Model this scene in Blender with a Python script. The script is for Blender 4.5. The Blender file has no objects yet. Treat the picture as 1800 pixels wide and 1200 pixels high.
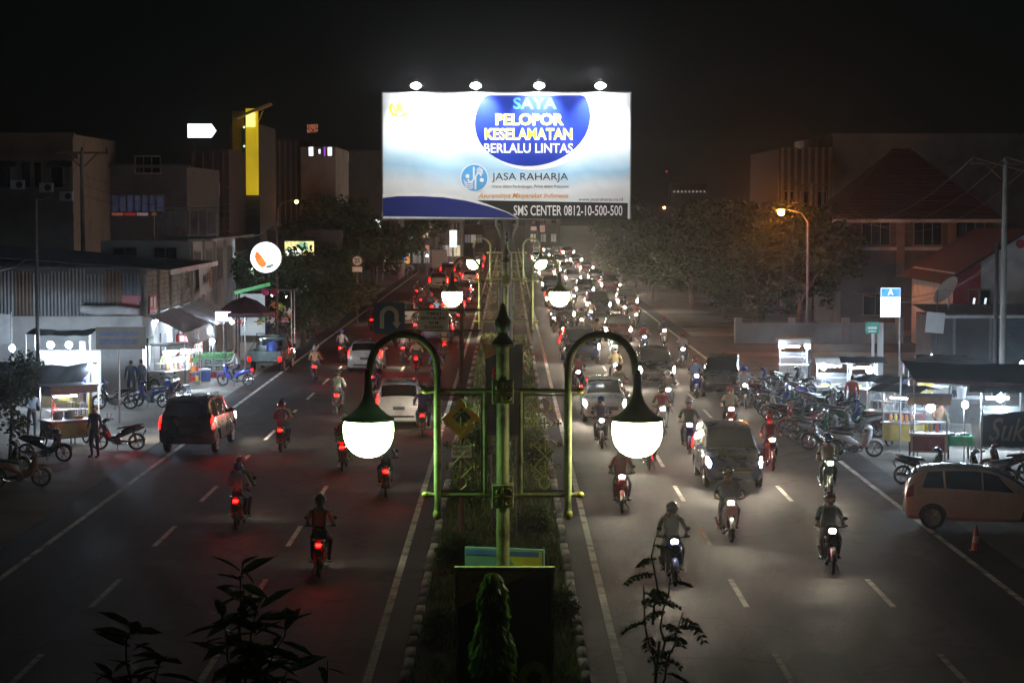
import bpy, math, random
from math import pi, sin, cos, radians as R
from mathutils import Vector, Matrix
random.seed(11)
S = bpy.context.scene
COL = S.collection

# ---------------------------------------------------------------- camera
CAM_H = 8.0
cam_data = bpy.data.cameras.new('camera')
cam = bpy.data.objects.new('camera', cam_data)
COL.objects.link(cam)
cam_data.sensor_width = 36.0
cam_data.lens = 76.26
cam_data.clip_end = 4000
cam.location = (0, 0, CAM_H)
cam.rotation_euler = (R(90) - math.atan(237 / 3813), 0, -math.atan(7 / 3813))
S.camera = cam

# ---------------------------------------------------------------- night sky, faint moon
W = bpy.data.worlds.new('World')
S.world = W
W.use_nodes = True
wn = W.node_tree.nodes
sky = wn.new('ShaderNodeTexSky')
sky.sky_type = 'NISHITA'
sky.sun_disc = False
sky.sun_elevation = R(35)
sky.sun_rotation = R(200)
W.node_tree.links.new(sky.outputs['Color'], wn['Background'].inputs['Color'])
wn['Background'].inputs['Strength'].default_value = 0.0004
sun_d = bpy.data.lights.new('moon', 'SUN')
sun_d.energy = 0.004
sun_d.angle = R(0.5)
sun_d.color = (1, .96, .9)
sun = bpy.data.objects.new('moon', sun_d)
COL.objects.link(sun)
sun.rotation_euler = (R(55), 0, R(20))

vs = S.view_settings
vs.view_transform = 'Standard'
vs.look = 'None'
vs.exposure = -0.35
vs.gamma = 1.0
vs.use_curve_mapping = False
cy = S.cycles
cy.use_denoising = True
cy.max_bounces = 4
cy.diffuse_bounces = 2
cy.glossy_bounces = 2
cy.transmission_bounces = 3
cy.transparent_max_bounces = 12
cy.volume_bounces = 0
cy.sample_clamp_indirect = 2.0
cy.sample_clamp_direct = 0.0
cy.caustics_reflective = False
cy.caustics_refractive = False
cy.use_light_tree = True

# ---------------------------------------------------------------- surveying helpers
# The road runs along +Y at height 0; bearings were read off the photograph.
FOC, VX, VY = 3813.0, 893.0, 363.0
def at(px, py, Y):
    """point at distance Y along the road on the bearing (px, py)"""
    return Vector(((px - VX) * Y / FOC, Y, CAM_H - (py - VY) * Y / FOC))
def gr(px, py):
    """ground point on the bearing (px, py)"""
    Y = CAM_H * FOC / (py - VY)
    return Vector(((px - VX) * Y / FOC, Y, 0))
def zz(py, Y):
    return CAM_H - (py - VY) * Y / FOC

# ---------------------------------------------------------------- materials
MATS = {}
def M(name, col=(.5, .5, .5), rough=.6, metal=0.0, var=.18, scale=6.0, bump=0.0, bscale=None, coat=0.0, objcol=False, trans=0.0, spec=.5, dirt=None):
    if name in MATS:
        return MATS[name]
    m = bpy.data.materials.new(name)
    m.use_nodes = True
    nt = m.node_tree
    b = nt.nodes['Principled BSDF']
    tc = nt.nodes.new('ShaderNodeTexCoord')
    nz = nt.nodes.new('ShaderNodeTexNoise')
    nz.inputs['Scale'].default_value = scale
    nz.inputs['Detail'].default_value = 6
    nz.inputs['Roughness'].default_value = .62
    nt.links.new(tc.outputs['Object'], nz.inputs['Vector'])
    mr = nt.nodes.new('ShaderNodeMapRange')
    mr.inputs['From Min'].default_value = .3
    mr.inputs['From Max'].default_value = .7
    mr.inputs['To Min'].default_value = 1 - var
    mr.inputs['To Max'].default_value = 1 + var
    nt.links.new(nz.outputs['Fac'], mr.inputs['Value'])
    mx = nt.nodes.new('ShaderNodeMix')
    mx.data_type = 'RGBA'
    mx.blend_type = 'MULTIPLY'
    mx.inputs[0].default_value = 1.0
    if objcol:
        oi = nt.nodes.new('ShaderNodeObjectInfo')
        nt.links.new(oi.outputs['Color'], mx.inputs[6])
    else:
        mx.inputs[6].default_value = (*col, 1)
    nt.links.new(mr.outputs['Result'], mx.inputs[7])
    out = mx.outputs[2]
    if dirt:
        n2 = nt.nodes.new('ShaderNodeTexNoise')
        n2.inputs['Scale'].default_value = dirt[1]
        n2.inputs['Detail'].default_value = 8
        nt.links.new(tc.outputs['Object'], n2.inputs['Vector'])
        r2 = nt.nodes.new('ShaderNodeMapRange')
        r2.inputs['From Min'].default_value = .5
        r2.inputs['From Max'].default_value = .68
        r2.inputs['To Max'].default_value = dirt[2]
        nt.links.new(n2.outputs['Fac'], r2.inputs['Value'])
        m2 = nt.nodes.new('ShaderNodeMix')
        m2.data_type = 'RGBA'
        nt.links.new(r2.outputs['Result'], m2.inputs[0])
        nt.links.new(out, m2.inputs[6])
        m2.inputs[7].default_value = (*dirt[0], 1)
        out = m2.outputs[2]
    nt.links.new(out, b.inputs['Base Color'])
    b.inputs['Metallic'].default_value = metal
    b.inputs['Specular IOR Level'].default_value = spec
    rr = nt.nodes.new('ShaderNodeMapRange')
    rr.inputs['To Min'].default_value = max(.02, rough - .12)
    rr.inputs['To Max'].default_value = min(1, rough + .12)
    nt.links.new(nz.outputs['Fac'], rr.inputs['Value'])
    nt.links.new(rr.outputs['Result'], b.inputs['Roughness'])
    b.inputs['Coat Weight'].default_value = coat
    b.inputs['Coat Roughness'].default_value = .06
    b.inputs['Transmission Weight'].default_value = trans
    if bump:
        bn = nt.nodes.new('ShaderNodeTexNoise')
        bn.inputs['Scale'].default_value = bscale or scale * 6
        bn.inputs['Detail'].default_value = 5
        nt.links.new(tc.outputs['Object'], bn.inputs['Vector'])
        bp = nt.nodes.new('ShaderNodeBump')
        bp.inputs['Strength'].default_value = bump
        bp.inputs['Distance'].default_value = .02
        nt.links.new(bn.outputs['Fac'], bp.inputs['Height'])
        nt.links.new(bp.outputs['Normal'], b.inputs['Normal'])
    MATS[name] = m
    return m

def E(name, col, strength, sample='AUTO', var=0.0, scale=4.0, face=None):
    """a thing that gives off light: lamp glass, lit sign face"""
    if name in MATS:
        return MATS[name]
    m = bpy.data.materials.new(name)
    m.use_nodes = True
    nt = m.node_tree
    b = nt.nodes['Principled BSDF']
    b.inputs['Base Color'].default_value = (*[min(.8, c) for c in col], 1)
    b.inputs['Roughness'].default_value = .4
    b.inputs['Emission Color'].default_value = (*col, 1)
    b.inputs['Emission Strength'].default_value = strength
    if var:
        tc = nt.nodes.new('ShaderNodeTexCoord')
        nz = nt.nodes.new('ShaderNodeTexNoise')
        nz.inputs['Scale'].default_value = scale
        nt.links.new(tc.outputs['Object'], nz.inputs['Vector'])
        mr = nt.nodes.new('ShaderNodeMapRange')
        mr.inputs['From Min'].default_value = .3
        mr.inputs['From Max'].default_value = .7
        mr.inputs['To Min'].default_value = strength * (1 - var)
        mr.inputs['To Max'].default_value = strength * (1 + var)
        nt.links.new(nz.outputs['Fac'], mr.inputs['Value'])
        nt.links.new(mr.outputs['Result'], b.inputs['Emission Strength'])
    m.cycles.emission_sampling = sample
    MATS[name] = m
    return m

def lamp_glass(name, col, strength, off):
    """lamp lens that is lit when the object's alpha is 1 and dark glass when it is 0"""
    m = bpy.data.materials.new(name)
    m.use_nodes = True
    nt = m.node_tree
    b = nt.nodes['Principled BSDF']
    b.inputs['Base Color'].default_value = (*off, 1)
    b.inputs['Roughness'].default_value = .12
    b.inputs['Emission Color'].default_value = (*col, 1)
    oi = nt.nodes.new('ShaderNodeObjectInfo')
    mu = nt.nodes.new('ShaderNodeMath')
    mu.operation = 'MULTIPLY'
    mu.inputs[1].default_value = strength
    nt.links.new(oi.outputs['Alpha'], mu.inputs[0])
    nt.links.new(mu.outputs[0], b.inputs['Emission Strength'])
    MATS[name] = m
    return m

def glass(name, col=(.02, .025, .03), alpha=.55, rough=.06):
    if name in MATS:
        return MATS[name]
    m = M(name, col, rough, 0, .1, 3, spec=.8)
    m.node_tree.nodes['Principled BSDF'].inputs['Alpha'].default_value = alpha
    return m

def leafy(m, share=.45):
    """let light pass through thin leaves"""
    nt = m.node_tree
    b = nt.nodes['Principled BSDF']; out = nt.nodes['Material Output']
    tr = nt.nodes.new('ShaderNodeBsdfTranslucent'); mx = nt.nodes.new('ShaderNodeMixShader')
    nt.links.new(b.inputs['Base Color'].links[0].from_socket, tr.inputs['Color'])
    mx.inputs[0].default_value = share
    nt.links.new(b.outputs[0], mx.inputs[1]); nt.links.new(tr.outputs[0], mx.inputs[2]); nt.links.new(mx.outputs[0], out.inputs['Surface'])
    return m

# ---------------------------------------------------------------- mesh builder
class MB:
    def __init__(s):
        s.v = []; s.f = []; s.mi = []; s.cur = 0
    def add(s, vs, fs):
        o = len(s.v)
        s.v += [tuple(p) for p in vs]
        s.f += [tuple(i + o for i in f) for f in fs]
        s.mi += [s.cur] * len(fs)
        return s
    def box(s, cx, cy, cz, sx, sy, sz, rz=0.0, rx=0.0, ry=0.0, bev=0.0):
        x, y, z = sx / 2, sy / 2, sz / 2
        if bev:
            b = min(bev, x * .9, y * .9, z * .9)
            vs, fs = [], []
            for zz_, ins in ((-z, b), (-z + b, 0), (z - b, 0), (z, b)):
                X, Y = x - ins, y - ins
                vs += [(-X + b, -Y, zz_), (X - b, -Y, zz_), (X, -Y + b, zz_), (X, Y - b, zz_), (X - b, Y, zz_), (-X + b, Y, zz_), (-X, Y - b, zz_), (-X, -Y + b, zz_)]
            for k in range(3):
                for i in range(8):
                    j = (i + 1) % 8
                    fs.append((k * 8 + i, k * 8 + j, k * 8 + 8 + j, k * 8 + 8 + i))
            fs.append(tuple(reversed(range(8)))); fs.append(tuple(range(24, 32)))
        else:
            vs = [(-x, -y, -z), (x, -y, -z), (x, y, -z), (-x, y, -z), (-x, -y, z), (x, -y, z), (x, y, z), (-x, y, z)]
            fs = [(3, 2, 1, 0), (4, 5, 6, 7), (0, 1, 5, 4), (1, 2, 6, 5), (2, 3, 7, 6), (3, 0, 4, 7)]
        m = Matrix.Translation((cx, cy, cz)) @ Matrix.Rotation(rz, 4, 'Z') @ Matrix.Rotation(rx, 4, 'X') @ Matrix.Rotation(ry, 4, 'Y')
        return s.add([m @ Vector(p) for p in vs], fs)
    def quad(s, a, b, c, d):
        return s.add([a, b, c, d], [(0, 1, 2, 3)])
    def tube(s, pts, r, n=8, cap=True):
        pts = [Vector(p) for p in pts]
        rs = r if isinstance(r, (list, tuple)) else [r] * len(pts)
        vs, fs = [], []
        up = None
        for i, p in enumerate(pts):
            d = (pts[min(i + 1, len(pts) - 1)] - pts[max(i - 1, 0)])
            d = d.normalized() if d.length > 1e-9 else Vector((0, 0, 1))
            if up is None:
                up = Vector((0, 0, 1)) if abs(d.z) < .9 else Vector((1, 0, 0))
            a = d.cross(up)
            if a.length < 1e-6:
                a = d.cross(Vector((.3, 1, .2)))
            a.normalize()
            b = a.cross(d).normalized()
            up = b
            for k in range(n):
                t = 2 * pi * k / n
                vs.append(p + (a * cos(t) + b * sin(t)) * rs[i])
        for i in range(len(pts) - 1):
            for k in range(n):
                j = (k + 1) % n
                fs.append((i * n + k, i * n + j, (i + 1) * n + j, (i + 1) * n + k))
        if cap:
            fs.append(tuple(reversed(range(n))))
            o = (len(pts) - 1) * n
            fs.append(tuple(range(o, o + n)))
        return s.add(vs, fs)
    def lathe(s, prof, c=(0, 0, 0), n=16, axis='z', cap=True):
        vs, fs = [], []
        for r, h in prof:
            for k in range(n):
                t = 2 * pi * k / n
                if axis == 'z': p = (r * cos(t), r * sin(t), h)
                elif axis == 'x': p = (h, r * cos(t), r * sin(t))
                else: p = (r * sin(t), h, r * cos(t))
                vs.append((p[0] + c[0], p[1] + c[1], p[2] + c[2]))
        for i in range(len(prof) - 1):
            for k in range(n):
                j = (k + 1) % n
                fs.append((i * n + k, i * n + j, (i + 1) * n + j, (i + 1) * n + k))
        if cap:
            fs.append(tuple(reversed(range(n))))
            o = (len(prof) - 1) * n
            fs.append(tuple(range(o, o + n)))
        return s.add(vs, fs)
    def ball(s, c, r, n=12, m=8, sc=(1, 1, 1)):
        prof = [(max(.001, sin(pi * i / m)) * r, -cos(pi * i / m) * r) for i in range(m + 1)]
        b = MB().lathe(prof, (0, 0, 0), n)
        return s.add([(p[0] * sc[0] + c[0], p[1] * sc[1] + c[1], p[2] * sc[2] + c[2]) for p in b.v], b.f)
    def prism(s, poly, h0, h1, plane='xy'):
        """extrude a polygon; plane 'xz' extrudes along y, 'yz' along x"""
        n = len(poly)
        def P(a, b, h):
            return (a, b, h) if plane == 'xy' else ((a, h, b) if plane == 'xz' else (h, a, b))
        vs = [P(a, b, h0) for a, b in poly] + [P(a, b, h1) for a, b in poly]
        fs = [tuple(reversed(range(n))), tuple(range(n, 2 * n))]
        fs += [(i, (i + 1) % n, n + (i + 1) % n, n + i) for i in range(n)]
        return s.add(vs, fs)
    def loft(s, rings, cap=True):
        n = len(rings[0])
        vs = [p for r in rings for p in r]
        fs = []
        for i in range(len(rings) - 1):
            for k in range(n):
                j = (k + 1) % n
                fs.append((i * n + k, i * n + j, (i + 1) * n + j, (i + 1) * n + k))
        if cap:
            fs.append(tuple(reversed(range(n))))
            o = (len(rings) - 1) * n
            fs.append(tuple(range(o, o + n)))
        return s.add(vs, fs)
    def oval(s, secs, n=12, e=2.6):
        """loft of superellipses along y: (y, z, half width, half height)"""
        rings = []
        for y, z, w, h in secs:
            r = []
            for k in range(n):
                t = 2 * pi * k / n
                c_, s_ = cos(t), sin(t)
                r.append((math.copysign(abs(c_) ** (2 / e), c_) * w, y, z + math.copysign(abs(s_) ** (2 / e), s_) * h))
            rings.append(r)
        return s.loft(rings)
    def mesh(s, name, mats, smooth=True, ang=38):
        me = bpy.data.meshes.new(name)
        me.from_pydata(s.v, [], s.f)
        if not isinstance(mats, (list, tuple)):
            mats = [mats]
        for m in mats:
            me.materials.append(m)
        if len(mats) > 1:
            me.polygons.foreach_set('material_index', s.mi)
        fix_normals(me)
        if smooth:
            me.polygons.foreach_set('use_smooth', [True] * len(me.polygons))
            me.set_sharp_from_angle(angle=R(ang))
        me.update()
        return me
    def build(s, name, mat, parent=None, loc=None, smooth=True, ang=38, col=None):
        o = bpy.data.objects.new(name, s.mesh(name, mat, smooth, ang))
        COL.objects.link(o)
        if parent: o.parent = parent
        if loc is not None: o.location = loc
        if col: o.color = col
        return o

def fix_normals(me):
    import bmesh
    bm = bmesh.new()
    bm.from_mesh(me)
    bmesh.ops.recalc_face_normals(bm, faces=bm.faces)
    bm.to_mesh(me)
    bm.free()

def tag(o, label=None, cat=None, group=None, kind=None):
    if label: o['label'] = label
    if cat: o['category'] = cat
    if group: o['group'] = group
    if kind: o['kind'] = kind
    return o
def thing(name, label, cat, loc=(0, 0, 0), rz=0.0, group=None):
    o = bpy.data.objects.new(name, None)
    COL.objects.link(o)
    o.empty_display_size = .2
    o.location = loc
    o.rotation_euler = (0, 0, rz)
    return tag(o, label, cat, group)
def link(name, me, parent=None, loc=None, rot=None, col=None):
    o = bpy.data.objects.new(name, me)
    COL.objects.link(o)
    if parent: o.parent = parent
    if loc is not None: o.location = loc
    if rot is not None: o.rotation_euler = rot
    if col: o.color = col
    return o
def copy_tree(o, parent=None, paint=None):
    c = o.copy()
    COL.objects.link(c)
    c.parent = parent
    if paint: c.color = paint
    for ch in o.children:
        copy_tree(ch, c, paint)
    return c
def put(proto, loc, rz, label, group=None, paint=None, scale=None, rx=0.0):
    c = copy_tree(proto, None, paint)
    c.location = loc
    c.rotation_euler = (rx, 0, rz)
    c['label'] = label
    if group: c['group'] = group
    if scale: c.scale = (scale,) * 3
    return c
def drop(o):
    for ch in list(o.children): drop(ch)
    bpy.data.objects.remove(o)

DG = bpy.context.evaluated_depsgraph_get
def bake(o, name, mats=None):
    """evaluate the modifiers of o into a plain mesh and drop o"""
    dg = DG(); dg.update()
    me = bpy.data.meshes.new_from_object(o.evaluated_get(dg), depsgraph=dg)
    me.name = name
    bpy.data.objects.remove(o)
    return me

def text(body, mat, parent, loc, width=None, height=None, bold=0.0, shear=0.0, rot=(R(90), 0, 0), name='lettering', thick=.004, centre=True):
    """lettering as a flat mesh, scaled to the given width and height (cap height)"""
    cu = bpy.data.curves.new('t', 'FONT')
    cu.body = body
    cu.offset = bold
    cu.shear = shear
    cu.extrude = .002
    cu.resolution_u = 3
    t = bpy.data.objects.new('t', cu)
    COL.objects.link(t)
    me = bake(t, name)
    bpy.data.curves.remove(cu)
    xs = [v.co.x for v in me.vertices]; ys = [v.co.y for v in me.vertices]
    w, h = max(xs) - min(xs), max(ys) - min(ys)
    kx = width / w if width else (height / h)
    ky = height / h if height else kx
    ox = (max(xs) + min(xs)) / 2 if centre else min(xs)
    oy = (max(ys) + min(ys)) / 2 if centre else min(ys)
    for v in me.vertices:
        v.co = ((v.co.x - ox) * kx, (v.co.y - oy) * ky, v.co.z * thick / .004)
    me.materials.clear()
    me.materials.append(mat)
    return link(name, me, parent, loc, rot)

def spot(parent, loc, rot, power, ang, col=(1, .83, .60), blend=.7, size=.05):
    d = bpy.data.lights.new('beam', 'SPOT')
    d.energy = power
    d.spot_size = R(ang)
    d.spot_blend = blend
    d.color = col
    d.shadow_soft_size = size
    o = bpy.data.objects.new('beam', d)
    COL.objects.link(o)
    o.parent = parent
    o.location = loc
    o.rotation_euler = rot
    return o
# ================================================================ THE SETTING
ML, MR = -1.82, 1.40            # the two kerb faces of the median
asph = M("asphalt", (.038, .034, .031), .72, 0, .45, .35, bump=.7, bscale=45, spec=.2, dirt=((.028, .026, .025), .16, .8))
dust = M('dusty_ground', (.20, .18, .155), .9, 0, .30, .5, bump=.5, bscale=14, dirt=((.05, .045, .04), .22, .85))
_n = asph.node_tree
_tc = _n.nodes.new('ShaderNodeTexCoord'); _mp = _n.nodes.new('ShaderNodeMapping')
_mp.inputs['Scale'].default_value = (1.1, .025, 1)
_nz = _n.nodes.new('ShaderNodeTexNoise'); _nz.inputs['Scale'].default_value = 1.0; _nz.inputs['Detail'].default_value = 7
_mr = _n.nodes.new('ShaderNodeMapRange'); _mr.inputs['From Min'].default_value = .35; _mr.inputs['From Max'].default_value = .65; _mr.inputs['To Min'].default_value = .62; _mr.inputs['To Max'].default_value = 1.3
_mx = _n.nodes.new('ShaderNodeMix'); _mx.data_type = 'RGBA'; _mx.blend_type = 'MULTIPLY'; _mx.inputs[0].default_value = 1.0
_b = _n.nodes['Principled BSDF']; _src = _b.inputs['Base Color'].links[0].from_socket
_n.links.new(_tc.outputs['Object'], _mp.inputs[0]); _n.links.new(_mp.outputs[0], _nz.inputs['Vector']); _n.links.new(_nz.outputs['Fac'], _mr.inputs['Value'])
_n.links.new(_src, _mx.inputs[6]); _n.links.new(_mr.outputs['Result'], _mx.inputs[7]); _n.links.new(_mx.outputs[2], _b.inputs['Base Color'])
# cracks: thin dark edges of large warped cells
_v = _n.nodes.new('ShaderNodeTexVoronoi'); _v.feature = 'DISTANCE_TO_EDGE'; _v.inputs['Scale'].default_value = .33
_w = _n.nodes.new('ShaderNodeTexNoise'); _w.inputs['Scale'].default_value = .8; _w.inputs['Detail'].default_value = 6
_a = _n.nodes.new('ShaderNodeVectorMath'); _a.operation = 'MULTIPLY_ADD'; _a.inputs[1].default_value = (2.2, 2.2, 0)
_n.links.new(_tc.outputs['Object'], _w.inputs['Vector']); _n.links.new(_w.outputs['Color'], _a.inputs[0]); _n.links.new(_tc.outputs['Object'], _a.inputs[2]); _n.links.new(_a.outputs[0], _v.inputs['Vector'])
_c = _n.nodes.new('ShaderNodeMapRange'); _c.inputs['From Min'].default_value = .004; _c.inputs['From Max'].default_value = .03; _c.inputs['To Min'].default_value = .35; _c.inputs['To Max'].default_value = 1.0
_n.links.new(_v.outputs['Distance'], _c.inputs['Value'])
_p = _n.nodes.new('ShaderNodeTexVoronoi'); _p.inputs['Scale'].default_value = .16; _p.distance = 'CHEBYCHEV'
_n.links.new(_mp.outputs[0], _p.inputs['Vector']); _mp2 = _n.nodes.new('ShaderNodeMapping'); _mp2.inputs['Scale'].default_value = (1.6, .5, 1)
_n.links.new(_tc.outputs['Object'], _mp2.inputs[0]); _n.links.new(_mp2.outputs[0], _p.inputs['Vector'])
_q = _n.nodes.new('ShaderNodeSeparateXYZ'); _n.links.new(_p.outputs['Color'], _q.inputs[0])
_r = _n.nodes.new('ShaderNodeMapRange'); _r.inputs['From Min'].default_value = .80; _r.inputs['From Max'].default_value = .81; _r.inputs['To Min'].default_value = 1.0; _r.inputs['To Max'].default_value = .52
_n.links.new(_q.outputs[0], _r.inputs['Value'])
_k = _n.nodes.new('ShaderNodeMath'); _k.operation = 'MULTIPLY'; _n.links.new(_c.outputs['Result'], _k.inputs[0]); _n.links.new(_r.outputs['Result'], _k.inputs[1])
_m3 = _n.nodes.new('ShaderNodeMix'); _m3.data_type = 'RGBA'; _m3.blend_type = 'MULTIPLY'; _m3.inputs[0].default_value = 1.0
_n.links.new(_mx.outputs[2], _m3.inputs[6]); _n.links.new(_k.outputs[0], _m3.inputs[7]); _n.links.new(_m3.outputs[2], _b.inputs['Base Color'])
whitepaint = M('road_paint', (.58, .56, .50), .7, 0, .4, 5, dirt=((.05, .046, .042), 1.6, 1.0))
soil = M('soil', (.06, .05, .035), .95, 0, .4, 1.2, bump=.6, bscale=10)

def sheet(name, x0, x1, y0, y1, z, mat, parent=None, nx=1, ny=1):
    b = MB()
    for i in range(nx):
        for j in range(ny):
            a, c = x0 + (x1 - x0) * i / nx, x0 + (x1 - x0) * (i + 1) / nx
            d, e = y0 + (y1 - y0) * j / ny, y0 + (y1 - y0) * (j + 1) / ny
            b.quad((a, d, z), (c, d, z), (c, e, z), (a, e, z))
    return b.build(name, mat, parent, smooth=False)
tag(sheet('ground', -420, 420, -30, 900, 0, dust), kind='structure')
roadL = tag(sheet('road_outbound', -11.9, ML, -25, 880, .004, asph), kind='structure')
roadR = tag(sheet('road_inbound', MR, 11.4, -25, 880, .004, asph), kind='structure')
side_st = tag(sheet('side_street', 11.4, 120, 119, 134, .004, asph), kind='structure')
tag(sheet('side_street_west', -120, -11.9, 160, 172, .004, asph), kind='structure')
for x in (-2.38, -10.95):
    sheet('edge_line', x - .075, x + .075, -20, 420, .008, whitepaint, roadL)
for x in (1.94, 10.45):
    sheet('edge_line', x - .075, x + .075, -20, 420, .008, whitepaint, roadR)
dash = MB().quad((-.06, 0, 0), (.06, 0, 0), (.06, 3.25, 0), (-.06, 3.25, 0)).mesh('lane_dash', whitepaint, False)
for xs, rd in (((-5.2, -8.35), roadL), ((4.78, 7.72), roadR)):
    for x in xs:
        for k in range(26):
            link('lane_dash', dash, rd, (x, 35.2 + 7.8 * k, .008))

# median bed with kerb stones
med = tag(MB().box((ML + MR) / 2, 300, .05, MR - ML - .36, 650, .1).build('median_bed', soil, smooth=False), kind='structure')
kerb_w = M('kerb_white', (.42, .41, .37), .8, 0, .35, 3, bump=.3, dirt=((.07, .065, .05), 1.6, .9))
kerb_k = M('kerb_black', (.05, .05, .048), .8, 0, .4, 3, bump=.3, dirt=((.12, .11, .09), 1.8, .7))
kb = [MB().box(0, 0, .075, .18, .96, .15, bev=.02).mesh('kerb_stone', m) for m in (kerb_w, kerb_k)]
for side, x in (('kerb_outbound', ML + .09), ('kerb_inbound', MR - .09)):
    root = thing(side, None, None)
    root['kind'] = 'structure'
    for k in range(92):
        link('kerb_stone', kb[(k // 2) % 2], root, (x + random.uniform(-.012, .012), 33 + k, random.uniform(-.012, .006)), (0, random.uniform(-.03, .03), random.uniform(-.012, .012)))
    far = MB()
    for k in range(92, 330):
        far.box(x, 33 + k, .075, .18, .96, .15)
    f = far.build('kerb_stone_run', kerb_w, root, smooth=False)
    f['kind'] = 'stuff'

# grass of the median
grass_m = M('grass_blade', (.10, .15, .035), .7, 0, .5, 1.5)
leafy(grass_m, .35)
gb = MB()
def patchy(x, y):
    return .5 + .5 * sin(x * 2.1 + sin(y * .37) * 2) * sin(y * .53 + x)
n = 0
while n < 26000:
    y = 33 + 100 * random.random() ** 1.9
    x = random.uniform(ML + .22, MR - .22)
    if random.random() > .25 + .85 * patchy(x, y) or (x < -.9 and y < 43 and random.random() < .8):
        n += 1; continue
    n += 1
    h = random.uniform(.07, .26) * (.6 + .8 * patchy(x + 3, y))
    a = random.uniform(0, 2 * pi); w = .014 + .0003 * y
    lx, ly = random.gauss(0, .35) * h, random.gauss(0, .35) * h
    ca, sa = cos(a) * w, sin(a) * w
    gb.add([(x - ca, y - sa, .09), (x + ca, y + sa, .09), (x + lx * .4 + ca * .6, y + ly * .4 + sa * .6, .1 + h * .6), (x + lx, y + ly, .1 + h)], [(0, 1, 2), (0, 2, 3)])
gme = bpy.data.meshes.new('median_grass'); gme.from_pydata(gb.v, [], gb.f); gme.materials.append(grass_m)
tag(link('median_grass', gme), 'short patchy green grass growing along the median strip', 'grass', kind='stuff')
# ================================================================ VEHICLES
rubber = M('rubber', (.012, .012, .012), .75, 0, .2, 20)
chrome = M('chrome', (.6, .6, .6), .2, 1.0, .1, 8)
alloy = M('alloy', (.35, .35, .36), .35, .9, .15, 8)
blackpl = M('black_plastic', (.02, .02, .021), .5, 0, .2, 12)
vinyl = M('seat_vinyl', (.018, .017, .017), .45, 0, .2, 15)
engine_m = M('engine_metal', (.12, .12, .12), .45, .8, .3, 10)
paint = M('vehicle_paint', rough=.28, var=.03, scale=2, coat=.8, objcol=True)
carglass = M('car_glass', (.006, .007, .008), .05, 0, .1, 2, spec=.9)
head_m = lamp_glass('head_lens', (1, .86, .66), 1000, (.55, .56, .58))
tail_m = lamp_glass('tail_lens', (1, .0006, .0004), 300, (.30, .015, .012))
plate_m = M('number_plate', (.03, .03, .03), .5, 0, .2, 10)
amber_m = M('amber_lens', (.5, .17, .02), .15, 0, .1, 10)

def wheel_mesh(R_, r_, n=22, m=8):
    b = MB()
    vs, fs = [], []
    for i in range(n):
        a = 2 * pi * i / n
        for k in range(m):
            t = 2 * pi * k / m
            rr = R_ + r_ * cos(t)
            vs.append((r_ * sin(t) * .92, rr * cos(a), rr * sin(a)))
    for i in range(n):
        for k in range(m):
            j, l = (i + 1) % n, (k + 1) % m
            fs.append((i * m + k, i * m + l, j * m + l, j * m + k))
    return b.add(vs, fs)

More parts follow.
